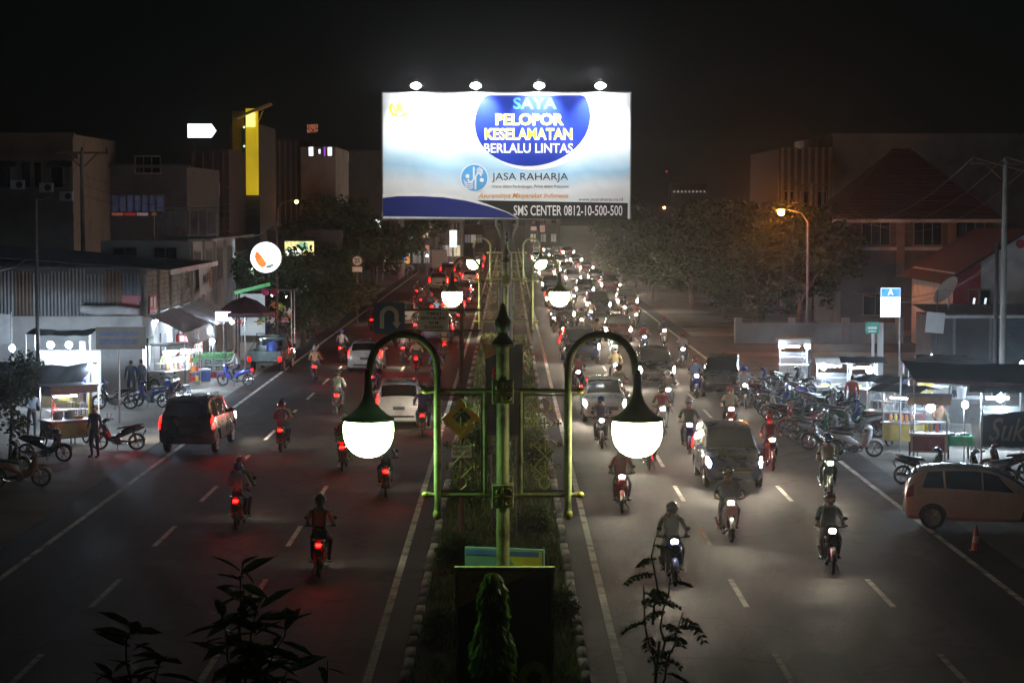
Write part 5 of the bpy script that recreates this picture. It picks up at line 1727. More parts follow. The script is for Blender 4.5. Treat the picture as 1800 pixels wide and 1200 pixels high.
sign_box('blue and white pharmacy-style lightbox on a pole, inbound side', 1549, 506, 1583, 557, 100, E('lightbox_white', (.85, .95, 1), 4.5), True, extra=lambda t, w, h, zc: (MB().box(0, -.02, zc + h * .34, w * .98, .01, h * .30).build('blue_header', lb, t, smooth=False), text('A', lw, t, (0, -.028, zc + h * .36), .25, .25, .02)), pole_px=1584)
gs = thing('street_sign', 'small green sign on two pale posts left of the lightbox pole', 'sign', (at(1538, 0, 98).x, 98, 0))
MB().box(-.1, -.05, zz(576, 98), .62, .03, .52).build('panel', M('sign_green', (.06, .38, .25), .5), gs, smooth=False)
MB().box(-.1, -.07, zz(576, 98), .40, .008, .10).box(-.1, -.07, zz(582, 98), .34, .008, .06).build('white_print', ink_white, gs, smooth=False)
for x in (-.05, .28): MB().box(x, 0, zz(567, 98) / 2, .26 if x > 0 else .12, .1, zz(567, 98)).build('post', white_pl, gs, smooth=False)
wb = thing('notice_board', 'tilted blank white board on a pole before the kiosk row', 'board', (at(1645, 0, 100).x, 100, 0))
MB().box(0, 0, zz(567, 100), .85, .04, .95, ry=R(5)).build('panel', white_pl, wb, smooth=False)
MB().tube([(.1, .05, 0), (.1, .05, zz(510, 100))], .035, 7).build('pole', darksteel, wb)

# outbound signs
rs = thing('round_sign', 'round white lit sign with an orange-red curved emblem, outbound side', 'lit sign', (at(468, 0, 112).x, 112, 0))
rz_ = zz(452, 112)
MB().lathe([(.80, -.12), (.83, -.08), (.83, .08), (.80, .12)], (0, 0, rz_), 30, 'y').build('case', steel, rs)
MB().lathe([(.79, -.128), (.79, -.121)], (0, 0, rz_), 30, 'y').build('lit_face', E('round_white', (.88, .97, 1), 3.2), rs, smooth=False)
MB().add([(x * .75, -.135, rz_ + z * .75) for x, z in ((-.72, .35), (-.55, .42), (-.30, .12), (-.05, -.22), (.08, -.45), (-.05, -.62), (-.28, -.72), (-.5, -.55), (-.66, -.30), (-.76, .0))], [tuple(range(10))]).build('orange_emblem', E('emblem_orange', (1, .28, .06), 1.1, 'NONE', .4, 3), rs, smooth=False)
MB().add([(x * .75, -.135, rz_ + z * .75) for x, z in ((-.10, -.72), (.12, -.52), (.62, -.42), (.5, -.62), (.25, -.76))], [tuple(range(5))]).build('grey_emblem', E('emblem_grey', (.3, .4, .42), .9, 'NONE'), rs, smooth=False)
MB().tube([(.55, .1, 0), (.55, .1, 7.6)], .05, 8).tube([(.55, .05, rz_), (0, .05, rz_)], .035, 6).build('pole', rust, rs)
sp = thing('speed_sign', 'round 25 speed limit sign with a plate below it', 'road sign', (at(628, 0, 150).x, 150, 0))
sz = zz(458, 150)
MB().lathe([(.36, -.03), (.36, 0)], (0, 0, sz), 24, 'y').build('disc', M('sign_disc', (.62, .55, .45), .5), sp)
MB().lathe([(.36, -.036), (.36, -.031), (.30, -.031), (.30, -.036), (.36, -.036)], (0, 0, sz), 24, 'y', cap=False).build('red_ring', M('ring_red', (.25, .06, .05), .5), sp)
text('25', ink_black, sp, (0, -.04, sz), .38, .32, .02)
MB().box(0, -.02, zz(473, 150), .68, .03, .34).build('plate', M('plate_pink', (.60, .48, .42), .5), sp, smooth=False)
MB().tube([(0, .03, 0), (0, .03, sz + .3)], .05, 8).build('post', rust, sp)
sign_box('wide yellow, green and white lit shop sign behind tree branches', 501, 424, 552, 449, 165, ly, False, extra=band([(-.2, -.25, .5, .4, lw), (.15, .15, .3, .5, lg), (.3, -.35, .35, .2, lo)]))
bs = block('low dark shop carrying the wide yellow and green sign', at(470, 0, 166).x, at(600, 0, 166).x, 166, 174, 6.2, dark_pl)
for k in range(3): win(bs, -1.6 + 1.6 * k, 1.8, 1.0, 1.5, E('dim_shop_pane', (.7, .8, .9), .12, 'NONE', .8, 1.5), bars=1)
sign_box('greenish lit sign half hidden by leaves, outbound side', 556, 401, 574, 420, 186, lg, True, extra=band([(.1, -.1, .5, .3, lw)]))
sign_box('small pale lit sign beside the greenish one', 582, 398, 596, 418, 187, E('sign_pale_light', (.7, .75, .8), .8, 'NONE', .6, 2), True)
sign_box('white and red lit sign at the lower left corner of the billboard', 655, 386, 670, 412, 230, lw, True, extra=band([(-.25, -.05, .3, .35, lr), (.2, -.02, .25, .2, lr)]))
sign_box('broad blue, white and yellow lit sign under the billboard edge', 709, 380, 761, 401, 262, ly, True, extra=band([(-.25, .15, .35, .45, lw), (-.05, .1, .2, .5, lb), (.35, 0, .28, .8, lw)]))
sign_box('narrow blue and white lit sign under the broad one', 719, 403, 730, 423, 258, lw, True, extra=band([(-.1, .1, .5, .6, lb)]))
sign_box('small beige lit sign under the broad one', 742, 405, 755, 418, 259, E('sign_beige_light', (.9, .75, .5), 1.0, 'NONE', .5, 3), True)
sign_box('small white sign topped by a red triangle, under the billboard', 768, 396, 776, 402, 300, lw, True, extra=lambda t, w, h, zc: MB().prism([(-.3, zc + h / 2 + .05), (.3, zc + h / 2 + .05), (0, zc + h / 2 + .6)], -.02, .05, 'xz').build('red_triangle', lr, t, smooth=False))
sign_box('tall white lit pylon sign left of the far lamp', 791, 405, 803, 434, 270, E('pylon_white', (.9, .96, 1), 4.5, 'NONE', .1, 1), True, extra=band([(.42, -.3, .12, .35, lb)]))
sign_box('low blue lit strip sign above the pavement', 690, 449, 712, 455, 240, lb, True)
sign_box('small orange panel beside the blue strip sign', 714, 450, 719, 463, 240, lo, True)
sign_box('small brown sign above the far bare bulb', 748, 431, 755, 439, 255, E('sign_brown_light', (.55, .25, .15), .5, 'NONE', .4, 3), True)
for i, (px0, px1, Y, h, lab) in enumerate(((640, 700, 236, 8.5, 'far dark shop building behind the white and red sign'), (701, 765, 268, 9.5, 'far dark shop building behind the broad blue and yellow sign'),
                                           (766, 812, 305, 9.0, 'farthest dark shop building left of the lamp row'), (815, 850, 420, 8.0, 'distant dark house at the end of the outbound lanes'),
                                           (925, 985, 430, 7.5, 'distant dark house at the end of the inbound lanes'), (1110, 1190, 300, 8.5, 'distant dark house right of the far traffic'))):
    q0, q1 = at(px0, 0, Y).x, at(px1, 0, Y).x
    t = block(lab, q0, q1, Y, Y + 14, h, dark_pl)
    for k in range(3):
        win(t, (q1 - q0) * (-.3 + .3 * k), 5.2, .9, 1.2, bars=1)
        win(t, (q1 - q0) * (-.3 + .3 * k), 1.8, 1.0, 1.6, E('shop_light_%d' % ((i + k) % 3), ((.8, .9, 1), (.9, .8, .6), (.7, .8, .9))[(i + k) % 3], (.10, .3, .05)[(i + k) % 3], 'NONE', .8, 2), bars=1)
    MB().box(0, -.25, h, q1 - q0 + .5, .6, .18).build('parapet', dark_pl, t, smooth=False)
# small signs under the billboard, far down the inbound road
for lab, px0, py0, px1, py1 in (('small square pink-lit sign under the billboard', 949, 396, 958, 408), ('tiny pale strip sign left of the pink-lit one', 933, 398, 943, 405)):
    sign_box(lab, px0, py0, px1, py1, 330, E('far_pink', (.55, .36, .34), .35, 'NONE', .6, 4), True)
# free-standing name board on a post, outbound side
nb2 = thing('name_board', 'dark two-line shop name board on a thin post by the parked bikes', 'board', (at(211, 0, 80).x, 80, 0))
c = zz(594, 80)
MB().box(0, 0, c, 1.82, .06, .82, bev=.01).build('panel', M('board_brown', (.10, .085, .075), .6, 0, .3, 2), nb2, smooth=False)
MB().box(-.05, -.035, c + .16, 1.5, .008, .16).box(-.1, -.035, c - .12, 1.4, .008, .2).build('faded_print', M('faded_print', (.04, .06, .12), .6, 0, .5, 9), nb2, smooth=False)
MB().tube([(-.08, .06, 0), (-.08, .06, c + .4)], .04, 8).build('post', steel, nb2)
wsh = thing('cloth_banner', 'white sheet banner cut by the left edge of the view', 'banner', (at(0, 0, 82).x, 82, 0))
sag([(-.9, 0, zz(548, 82)), (.38, 0, zz(552, 82)), (.38, -.05, zz(603, 82)), (-.9, -.05, zz(606, 82))], tarp_w, 'cloth', wsh, .02)
MB().tube([(.40, .02, 0), (.40, .02, zz(548, 82))], .03, 6).tube([(-.92, .02, 0), (-.92, .02, zz(546, 82))], .03, 6).build('pole', steel, wsh)
# ================================================================ STREET FURNITURE, STALLS, GOODS
bulb_m = E('bulb_white', (.66, .83, 1.0), 850.0)
tube_m = E('tube_white', (.74, .88, 1.0), 200.0)
sodium_m = E('sodium_glass', (1.0, .26, .015), 1500.0)
# sodium street lamps
def cobra(label, px, py, Y, dx, mat, r=.16):
    q = at(px, py, Y)
    t = thing('street_light', label, 'street light', (q.x + dx, Y, 0))
    MB().tube([(0, 0, 0), (0, 0, q.z - .6), (-dx * .25, 0, q.z - .05), (-dx * .75, 0, q.z + .16)], [.09, .06, .045, .035], 8).build('pole', steel, t)
    hd = MB(); hd.oval([(-.35, 0, .05, .04), (-.2, .02, .12, .07), (.15, .03, .15, .08), (.35, .02, .1, .05)], 10)
    hd.v = [(-dx + y_ * math.copysign(1, dx), x_, z_ + q.z + .17) for x_, y_, z_ in hd.v]
    hd.build('lamp_head', lamp_dark, t)
    MB().ball((-dx, -.02, q.z), r, 14, 8, (1, 1, .95)).build('lamp_glass', mat, t)
    return t
cobra('bright orange sodium street light above the inbound trees', 1372, 373, 127.8, 1.6, sodium_m, .2)
cobra('small distant orange street light over the inbound side', 1167, 365, 300, 1.6, E('sodium_far', (1, .45, .12), 60, 'NONE'), .14)
cobra('orange street light half hidden in leaves, outbound side', 522, 355, 190, -1.6, E('sodium_left', (1, .34, .04), 130, 'AUTO'), .16)

# power poles and lines
conc = M('pole_concrete', (.20, .20, .18), .85, 0, .25, 2, bump=.2)
def power_pole(label, px, Y, ztop, arms=1, r=.13, armw=1.6, mat=None):
    t = thing('power_pole', label, 'power pole', (at(px, 0, Y).x, Y, 0))
    MB().tube([(0, 0, 0), (0, 0, ztop)], [r, r * .62], 10).build('pole', mat or conc, t)
    for k in range(arms):
        z = ztop - .12 - .6 * k
        a = MB().box(0, .0, z, armw * 2, .1, .1, rz=R(12)).build('cross_arm', rust, t, smooth=False)
        for x in (-armw * .92, 0, armw * .92):
            MB().lathe([(.02, 0), (.06, .05), (.035, .09), (.06, .13), (.035, .17), (.05, .2), (.01, .23)], (x, x * .2, z + .05), 9).build('insulator', lamp_dark, a)
    if arms:
        MB().tube([(-armw * .6, -.1, ztop - .12), (0, 0, ztop - .9)], .03, 5).tube([(armw * .6, .1, ztop - .12), (0, 0, ztop - .9)], .03, 5).build('brace', rust, t)
    return t
power_pole('tall concrete power pole with cross-arm, right of the stalls', 1765, 90, zz(283, 90), 1, .15, 1.5)
power_pole('shorter dark wooden pole right beside the concrete power pole', 1752, 89, zz(425, 89), 0, .12, mat=M('dark_wood_pole', (.03, .025, .022), .9))
power_pole('thin distant power pole beside the orange street light', 1425, 150, zz(322, 150), 1, .13, 1.2)
power_pole('grey power pole between the cream and the dark building', 147, 109, zz(265, 109), 1, .15, 1.3)
power_pole('thin dark pole before the zinc end wall, far left', 65, 85, zz(350, 85), 0, .09, mat=MATS['dark_wood_pole'])
wire_m = M('wire', (.05, .048, .045), .6, .3, .1, 4)
def wire(label, a, b, dip, r=.014):
    a, b = Vector(a), Vector(b)
    pts = [a.lerp(b, k / 16) + Vector((0, 0, -4 * dip * (k / 16) * (1 - k / 16))) for k in range(17)]
    tag(MB().tube(pts, r, 4).build('power_cable', wire_m), label, 'cable', 'overhead power cables')
nx, fx = at(1765, 0, 90).x, at(1425, 0, 150).x
nz_, fz = zz(283, 90) + .15, zz(322, 150) + .15
for k, lab in ((-1, 'lowest sagging cable from the far pole to the concrete pole'), (0, 'middle sagging cable between the two inbound power poles'), (1, 'outer sagging cable between the two inbound power poles')):
    wire(lab, (fx + 1.1 * k, 150, fz), (nx + 1.4 * k, 90 + .28 * k, nz_), 3.0 + .3 * k)
    wire(('left', 'middle', 'right')[k + 1] + ' cable leading off from the concrete pole towards the viewer', (nx + 1.4 * k, 90 + .28 * k, nz_), (nx + 6 + 1.4 * k, 40, 9.6), 1.5)
wire('low cable from the lightbox pole up to the dark wooden pole', (at(1584, 0, 100).x, 100, 3.6), (at(1752, 0, 89).x, 89, 6.0), .55)
wire('second low cable running to the dark wooden pole', (at(1500, 0, 120).x, 120, 3.3), (at(1752, 0, 89).x, 89, 5.6), .8)
wire('cable sagging from the grey pole to the thin dark pole, upper strand', (at(147, 0, 109).x, 109, zz(272, 109)), (at(65, 0, 85).x, 85, zz(352, 85)), .6)
wire('cable sagging off the left edge from the thin dark pole', (at(65, 0, 85).x, 85, zz(440, 85)), (at(-60, 0, 70).x, 70, 6.2), .5)
wire('long cable from the grey pole along the shop roofs', (at(147, 0, 109).x, 109, zz(380, 109)), (at(65, 0, 85).x, 85, zz(448, 85)), .5)
wire('orange-lit cable from the rooftop screen to the round sign pole', (at(425, 0, 110).x, 110, zz(418, 110)), (at(480, 0, 112).x + .05, 112, zz(398, 112)), .15, .03)

for k, lab in enumerate(('upper overhead cable running along the outbound shop roofs', 'middle overhead cable running along the outbound shop roofs', 'lower overhead cable running along the outbound shop roofs')):
    wire(lab, (at(147, 0, 109).x, 109, 9.6 - .5 * k), (at(500, 0, 190).x, 190, 9.3 - .5 * k), 1.3)
# food carts
cart_glass = glass('cart_glass', (.5, .55, .58), .10, .05)
cart_cols = {'white': M('cart_white', (.45, .44, .42), .6, 0, .2, 3), 'wood': M('cart_wood', (.30, .24, .14), .7, 0, .3, 3), 'maroon': M('cart_maroon', (.16, .03, .035), .6, 0, .2, 3),
             'teal': M('cart_teal', (.06, .24, .22), .6, 0, .2, 3), 'yellow': M('cart_yellow', (.42, .33, .10), .6, 0, .2, 3), 'grey': M('cart_grey', (.22, .22, .22), .6, 0, .2, 3)}
alu = M('aluminium', (.45, .45, .45), .35, .8, .15, 6)
def cart(label, x, Y, rz, col, w=1.5, d=.85, roof='tarp', light='bulb', panel=None, lamp_at=None, gloss_h=.85, base_h=.85, group='lit food carts', lp=None):
    t = thing('food_cart', label, 'food cart', (x, Y, 0), rz, group)
    c = cart_cols[col]
    MB().box(0, 0, .28 + (base_h - .28) / 2, w, d, base_h - .28, bev=.012).build('cabinet', c, t, smooth=False)
    if panel: MB().box(0, -d / 2 - .012, .28 + (base_h - .28) / 2, w * .86, .02, (base_h - .28) * .8).build('front_panel', cart_cols[panel], t, smooth=False)
    MB().box(0, 0, base_h + .02, w + .12, d + .12, .045, bev=.01).build('counter', alu, t, smooth=False)
    H = base_h + gloss_h
    for sx in (-1, 1):
        for sy in (-1, 1):
            MB().box(sx * (w / 2 - .02), sy * (d / 2 - .02), (base_h + .04 + H + .3) / 2, .035, .035, H + .3 - base_h - .04).build('post', alu, t, smooth=False)
        MB().box(sx * (w / 2 - .02), 0, base_h + .04 + gloss_h * .35, .008, d - .08, gloss_h * .62).build('glass_pane', cart_glass, t, smooth=False)
    MB().box(0, -d / 2 + .02, base_h + .04 + gloss_h * .35, w - .08, .008, gloss_h * .62).build('glass_pane', cart_glass, t, smooth=False)
    MB().box(0, 0, base_h + gloss_h * .42, w - .08, d * .5, .025).build('shelf', alu, t, smooth=False)
    if roof == 'tarp':
        b = MB()
        n_ = 8
        for i in range(n_):
            for j in range(4):
                def P(u, v):
                    xx = (u - .5) * (w + .7); yy = (v - .5) * (d + .9)
                    return (xx, yy, H + .42 - .45 * abs(v - .5) ** 1.2 + .02 * sin(u * 17))
                b.quad(P(i / n_, j / 4), P((i + 1) / n_, j / 4), P((i + 1) / n_, (j + 1) / 4), P(i / n_, (j + 1) / 4))
        b.build('roof', tarp_d, t)
    else:
        MB().box(0, 0, H + .33, w + .3, d + .35, .06, bev=.01).build('roof', cart_cols['grey'] if roof == 'flat' else zinc[0], t, smooth=False)
        MB().box(0, -d / 2 - .16, H + .22, w + .2, .03, .24).build('valance', c, t, smooth=False)
    ty, rim = WHEEL
    for s in (-1, 1):
        wv = link('wheel', ty, t, (s * (w / 2 + .03), .12, .287)); link('rim', rim, wv)
    MB().tube([(w * .3, d * .3, 0), (w * .3, d * .3, .3)], .025, 6).tube([(-w * .3, -d * .35, 0), (-w * .3, -d * .35, .3)], .025, 6).build('leg', steel, t)
    lx, ly_, lz = lamp_at or (0, -d / 2 - .1, H + .02)
    if light in ('bulb', 'both'):
        MB().ball((lx, ly_, lz), .13, 10, 7).build('bulb', lp or bulb_m, t)
        MB().tube([(lx, ly_, lz + .05), (lx, ly_ + .02, H + .3)], .012, 5).build('bulb_holder', blackpl, t)
    if light in ('tube', 'both'):
        MB().tube([(-w * .36, -d * .2, H - .02), (w * .2, -d * .2, H - .02)], .028, 7).build('tube_lamp', tube_m, t)
        MB().box(-w * .08, -d * .2, H + .03, w * .6, .05, .05).build('lamp_fitting', alu, t, smooth=False)
    return t, H
wm = wheel_mesh(.245, .03).mesh('wheel', rubber)
rm = MB()
for k in range(8):
    a = 2 * pi * k / 8
    rm.tube([(0, .02 * cos(a), .02 * sin(a)), (0, .235 * cos(a), .235 * sin(a))], .007, 4)
WHEEL = (wm, rm.mesh('rim', steel))

GOODS_COL = {'orange': (.75, .25, .02), 'yellow': (.7, .5, .05), 'red': (.5, .04, .04), 'green': (.1, .3, .08), 'white': (.6, .6, .58), 'brown': (.2, .1, .05)}
goods_m = M('goods', rough=.4, var=.1, scale=8, objcol=True)
JAR = MB().lathe([(.055, 0), (.06, .02), (.06, .18), (.04, .21), (.042, .25), (.001, .25)], n=10).mesh('jar', goods_m)
FRUIT = MB().ball((0, 0, .05), .05, 8, 6).mesh('fruit', goods_m)
TRAY = MB().box(0, 0, .04, .34, .26, .08, bev=.01).mesh('food_tray', goods_m)
POT = MB().lathe([(.15, 0), (.17, .03), (.17, .22), (.18, .24), (.02, .29), (.02, .33), (.001, .33)], n=14).mesh('cooking_pot', alu)
def goods(kind, me, cart_t, spots, z, where, cat):
    rot = Matrix.Rotation(cart_t.rotation_euler.z, 4, 'Z')
    for i, (x, y, c) in enumerate(spots):
        p = rot @ Vector((x, y, 0)) + cart_t.location
        o = link(kind, me, None, (p.x, p.y, z), (0, 0, i * .7), (*GOODS_COL[c], 1))
        nth = ('first', 'second', 'third', 'fourth', 'fifth', 'sixth', 'seventh')[i]
        tag(o, '%s %s on the counter of the %s' % (c, cat, where) if len(spots) == 1 else '%s %s, %s of those on the counter of the %s' % (c, cat, nth, where), cat, '%s on the %s' % (cat, where))

c1, H1 = cart('lone white food cart with a bulb at each end, by the side street', at(1396, 0, 98).x, 98, R(-4), 'white', 1.25, .8, 'flat', 'both', lamp_at=(-.55, -.5, 1.75))
MB().ball((.6, -.45, 1.73), .13, 10, 7).build('bulb', bulb_m, c1)
c2, H2 = cart('white and teal food cart with the brightest bulb, behind the motorbikes', at(1468, 0, 86).x, 86, R(-6), 'white', 1.35, .85, 'flat', 'both', 'teal', (-.45, -.5, 1.68))
c3, H3 = cart('grey food cart with a bare bulb right of the teal-fronted cart', at(1517, 0, 85).x, 85, R(-4), 'grey', 1.1, .85, 'tarp', 'both', None, (.25, -.5, 1.62))
c4, H4 = cart('maroon food cart with a slanting tube light at the end of the bikes', at(1568, 0, 75).x, 75.5, R(-52), 'maroon', 1.3, .8, 'tarp', 'tube')
c5, H5 = cart('yellow wooden cart with glowing orange jars behind glass', at(1598, 0, 71).x, 71.5, R(-40), 'yellow', 1.2, .8, 'tarp', 'tube')
c6, H6 = cart('tall glass cart with one bare bulb, nearest the white car', at(1640, 0, 68).x, 68.3, R(-12), 'wood', 1.15, .9, 'flat', 'bulb', 'maroon', (.05, -.3, 1.68))
goods('jar', JAR, c5, [(-.4, -.2, 'orange'), (-.2, -.22, 'yellow'), (0, -.2, 'orange'), (.2, -.22, 'orange'), (.4, -.2, 'orange'), (-.1, 0, 'red'), (.25, .02, 'yellow')], .9, 'yellow cart', 'jar')
goods('jar', JAR, c6, [(-.1, -.1, 'yellow'), (.05, -.05, 'yellow'), (.25, -.1, 'red')], .9, 'tall glass cart', 'jar')
goods('food_tray', TRAY, c2, [(-.35, 0, 'yellow'), (.1, -.1, 'white')], .9, 'teal-fronted cart', 'food tray')
goods('food_tray', TRAY, c3, [(-.2, 0, 'yellow')], .9, 'grey cart', 'food tray')
goods('cooking_pot', POT, c4, [(.2, 0, 'white')], .9, 'maroon cart', 'cooking pot')

# tarpaulin roof, green-clothed table and lettered cloth at the right edge
tp = thing('tarpaulin_shelter', 'dark red-edged tarpaulin roof stretched behind the tall glass cart', 'shelter', (at(1705, 0, 68).x, 68, 0))
zt = zz(662, 68)
sag([(-1.7, 0, zt - .1), (3.2, .3, zt - .35), (3.2, 2.6, zt + .3), (-1.7, 2.4, zt + .35)], tarp_d, 'cloth', tp, .12)
MB().box(.7, -.03, zt - .24, 4.7, .03, .12, ry=R(3)).build('red_edge', tarp_r, tp, smooth=False)
for x, y, z in ((-1.7, 0, zt - .12), (3.2, .3, zt - .4), (3.2, 2.6, zt + .25), (-1.7, 2.4, zt + .3)):
    MB().tube([(x, y, 0), (x, y, z)], .03, 6).build('pole', steel, tp)
tb = thing('stall_table', 'small table under a bright green cloth beside the glass cart', 'table', (at(1688, 0, 68).x, 68.2, 0))
MB().box(0, 0, .76, .95, .6, .04).build('table_top', cart_cols['wood'], tb, smooth=False)
for sx in (-1, 1):
    for sy in (-1, 1): MB().box(sx * .42, sy * .25, .37, .05, .05, .74).build('leg', cart_cols['wood'], tb, smooth=False)
cl = thing('table_cloth', 'bright green cloth hanging over the stall table', 'cloth', (tb.location.x, 68.2, .785))
cb = MB(); cb.box(0, 0, 0, .99, .64, .008)
for i in range(12):
    x0, x1 = -.5 + i / 12, -.5 + (i + 1) / 12
    d0, d1 = .02 * sin(i * 1.9), .02 * sin((i + 1) * 1.9)
    cb.quad((x0, -.325 + d0, -.3), (x1, -.325 + d1, -.3), (x1, -.322, .0), (x0, -.322, .0))
cb.build('cloth', M('cloth_green', (.06, .42, .18), .8, 0, .15, 5), cl)
for i, x in enumerate((-.25, .2)):
    o = link('food_tray', TRAY, None, (tb.location.x + x, 68.2, .79), (0, 0, .2 * i), (.7, .7, .68, 1))
    tag(o, ('left' if i == 0 else 'right') + ' white food box on the green-clothed table', 'food box', 'white boxes on the green table')
sk = thing('cloth_banner', 'dark green stall cloth with gold script lettering, right edge', 'banner', (at(1775, 0, 66).x, 66, 0))
zt = zz(722, 66)
sag([(-.75, 0, zt - .15), (1.5, 0, zt + .12), (1.5, .02, zt - 1.1), (-.75, .02, zt - 1.1)], M('cloth_bottle', (.012, .035, .028), .8, 0, .2, 3), 'cloth', sk, .03)
text('Suk', M('gold_script', (.13, .11, .055), .6), sk, (.0, -.05, zt - .58), 1.15, .72, .012, .35)
MB().tube([(-.78, .03, 0), (-.78, .03, zt)], .03, 6).tube([(1.53, .03, 0), (1.53, .03, zt + .15)], .03, 6).build('pole', steel, sk)
pc = thing('plastic_sheet', 'hanging translucent plastic sheet beside the green table', 'plastic sheet', (at(1722, 0, 67.2).x, 67.2, 0))
sag([(-.3, 0, zz(712, 67)), (.15, 0, zz(718, 67)), (.42, .05, zz(790, 67)), (-.1, .05, zz(792, 67))], glass('plastic_film', (.55, .58, .6), .45, .3), 'film', pc, .02, ripple=.04)
MB().tube([(-.4, .03, zz(712, 67)), (.35, .03, zz(714, 67))], .012, 5).tube([(-.4, .03, 0), (-.4, .03, zz(712, 67))], .02, 5).build('rail', steel, pc)

# second row: wide stall with tent roof, vendor and bucket
st2 = thing('market_stall', 'wide stall with pale tent roof and tube light behind the carts', 'market stall', (at(1680, 0, 80).x, 80, 0))
zt = zz(632, 80)
sag([(-1.5, 0, zt - .3), (1.9, 0, zt - .35), (1.9, 2.2, zt - .25), (-1.5, 2.2, zt - .2)], M('tent_grey', (.22, .22, .23), .7, 0, .25, 2), 'roof', st2, -.25)
for x in (-1.48, 1.88):
    for y in (.02, 2.18): MB().tube([(x, y, 0), (x, y, zt - .3)], .03, 6).build('pole', alu, st2)
MB().box(.6, .3, .45, 2.4, .7, .9, bev=.02).build('counter', cart_cols['grey'], st2, smooth=False)
MB().box(-.95, .6, 1.35, .62, .05, .9).build('shelf_back', cart_cols['yellow'], st2, smooth=False)
for x in (-1.2, -.95, -.7): MB().box(x, .55, 1.35, .04, .04, .9).build('shelf_post', cart_cols['wood'], st2, smooth=False)
MB().tube([(-1.35, .15, zt - .45), (-.75, .15, zt - .45)], .035, 7).build('tube_lamp', tube_m, st2)
MB().tube([(1.75, .1, 1.0), (1.75, .1, zt - .4)], .03, 7).build('tube_lamp', E('tube_side', (.8, .9, 1), 16), st2)
bk = thing('bucket', 'white lidded bucket on the counter of the tent stall', 'bucket', (at(1695, 0, 80).x, 80.2, .9))
MB().lathe([(.15, 0), (.19, .38), (.2, .40), (.2, .43), (.05, .45), (.001, .45)], n=16).build('pail', M('pail_white', (.6, .6, .62), .5), bk)
MB().tube([(-.19, 0, .40), (-.14, -.05, .5), (0, -.08, .54), (.14, -.05, .5), (.19, 0, .40)], .008, 5).build('handle', steel, bk)
for i, x in enumerate((.35, .62)):
    o = link('food_tray', TRAY, None, (bk.location.x + x, 80.25, .9), (0, 0, 0), (.6, .62, .62, 1), )
    tag(o, ('nearer' if i == 0 else 'farther') + ' white box right of the lidded bucket', 'food box', 'boxes on the tent stall')
# lone bulb on a post by the power pole
lb_ = thing('lamp_post', 'thin post with one bare bulb right of the power pole', 'lamp post', (at(1771, 0, 80).x, 80, 0))
MB().tube([(0, 0, 0), (0, 0, zz(640, 80))], .03, 6).build('post', alu, lb_)
MB().ball((0, -.09, zz(648, 80)), .13, 10, 7).build('bulb', bulb_m, lb_)
MB().box(.3, 0, zz(655, 80), .5, .02, .3).build('side_panel', M('panel_green', (.06, .22, .2), .6), lb_, smooth=False)
pkc = thing('hanging_cloth', 'pink cloth hung beside the lone bulb', 'cloth', (at(1787, 0, 79).x, 79, 0))
sag([(-.2, 0, zz(660, 79)), (.2, 0, zz(662, 79)), (.25, .03, zz(690, 79)), (-.22, .03, zz(688, 79))], M('cloth_pink', (.5, .18, .26), .8), 'cloth', pkc, .02, ripple=.03)
MB().tube([(-.25, .02, 0), (-.25, .02, zz(658, 79)), (.25, .02, zz(660, 79))], .015, 5).build('stand', steel, pkc)

# ---- outbound stalls
c7, H7 = cart('near glass cart with tube light and yellow post under the dark tarpaulin', at(108, 0, 72).x, 72.5, R(38), 'grey', 1.5, .9, 'none', 'tube', 'yellow')
MB().box(.62, -.52, 1.0, .09, .09, 2.0).build('yellow_post', M('post_yellow', (.45, .33, .05), .5), c7, smooth=False)
goods('cooking_pot', POT, c7, [(-.3, 0, 'white'), (.15, .05, 'white')], .9, 'near left glass cart', 'cooking pot')
goods('food_tray', TRAY, c7, [(.45, 0, 'orange')], .9, 'near left glass cart', 'food tray')
tp = thing('tarpaulin_shelter', 'large dark tarpaulin roof over the near cart, left edge', 'shelter', (at(70, 0, 74).x, 74, 0))
zt = zz(648, 74)
sag([(-2.8, -1.0, zt - .75), (1.2, -1.0, zt - .85), (1.5, 2.4, zt + .05), (-2.8, 2.4, zt + .2)], tarp_d, 'cloth', tp, .18, ripple=.04)
for x, y, z in ((-2.8, -1, zt - .75), (1.2, -1, zt - .85), (1.5, 2.4, zt), (-2.8, 2.4, zt + .15)): MB().tube([(x, y, 0), (x, y, z)], .03, 6).build('pole', alu, tp)
MB().ball((1.35, 1.9, zt - .1), .13, 10, 7).build('bulb', bulb_m, tp)
MB().box(1.0, -.9, zt - .95, .5, .02, .12).build('yellow_patch', M('patch_yellow', (.5, .38, .08), .6), tp, smooth=False)

st3 = thing('market_stall', 'white-walled stall with two bare bulbs below the zinc end wall', 'market stall', (at(105, 0, 86).x, 86, 0))
MB().box(0, 1.6, 1.1, 2.6, .06, 2.2).build('back_sheet', white_pl, st3, smooth=False)
sag([(-1.4, 0, 2.95), (1.2, 0, 2.9), (1.2, 1.8, 3.1), (-1.4, 1.8, 3.1)], tarp_d, 'roof', st3, .1)
for x in (-1.38, 1.18):
    for y in (.02, 1.75): MB().tube([(x, y, 0), (x, y, 2.92)], .03, 6).build('pole', alu, st3)
MB().box(-.1, .5, .45, 1.9, .6, .9, bev=.02).build('counter', cart_cols['wood'], st3, smooth=False)
for px in (88, 120): MB().ball((at(px, 0, 86).x - at(105, 0, 86).x, -.05, zz(606, 86)), .13, 10, 7).build('bulb', bulb_m, st3)
MB().box(.85, .1, 1.9, .22, .06, 1.5).build('pink_light_strip', E('pink_strip', (.75, .45, .85), .9, 'NONE', .7, 4), st3, smooth=False)
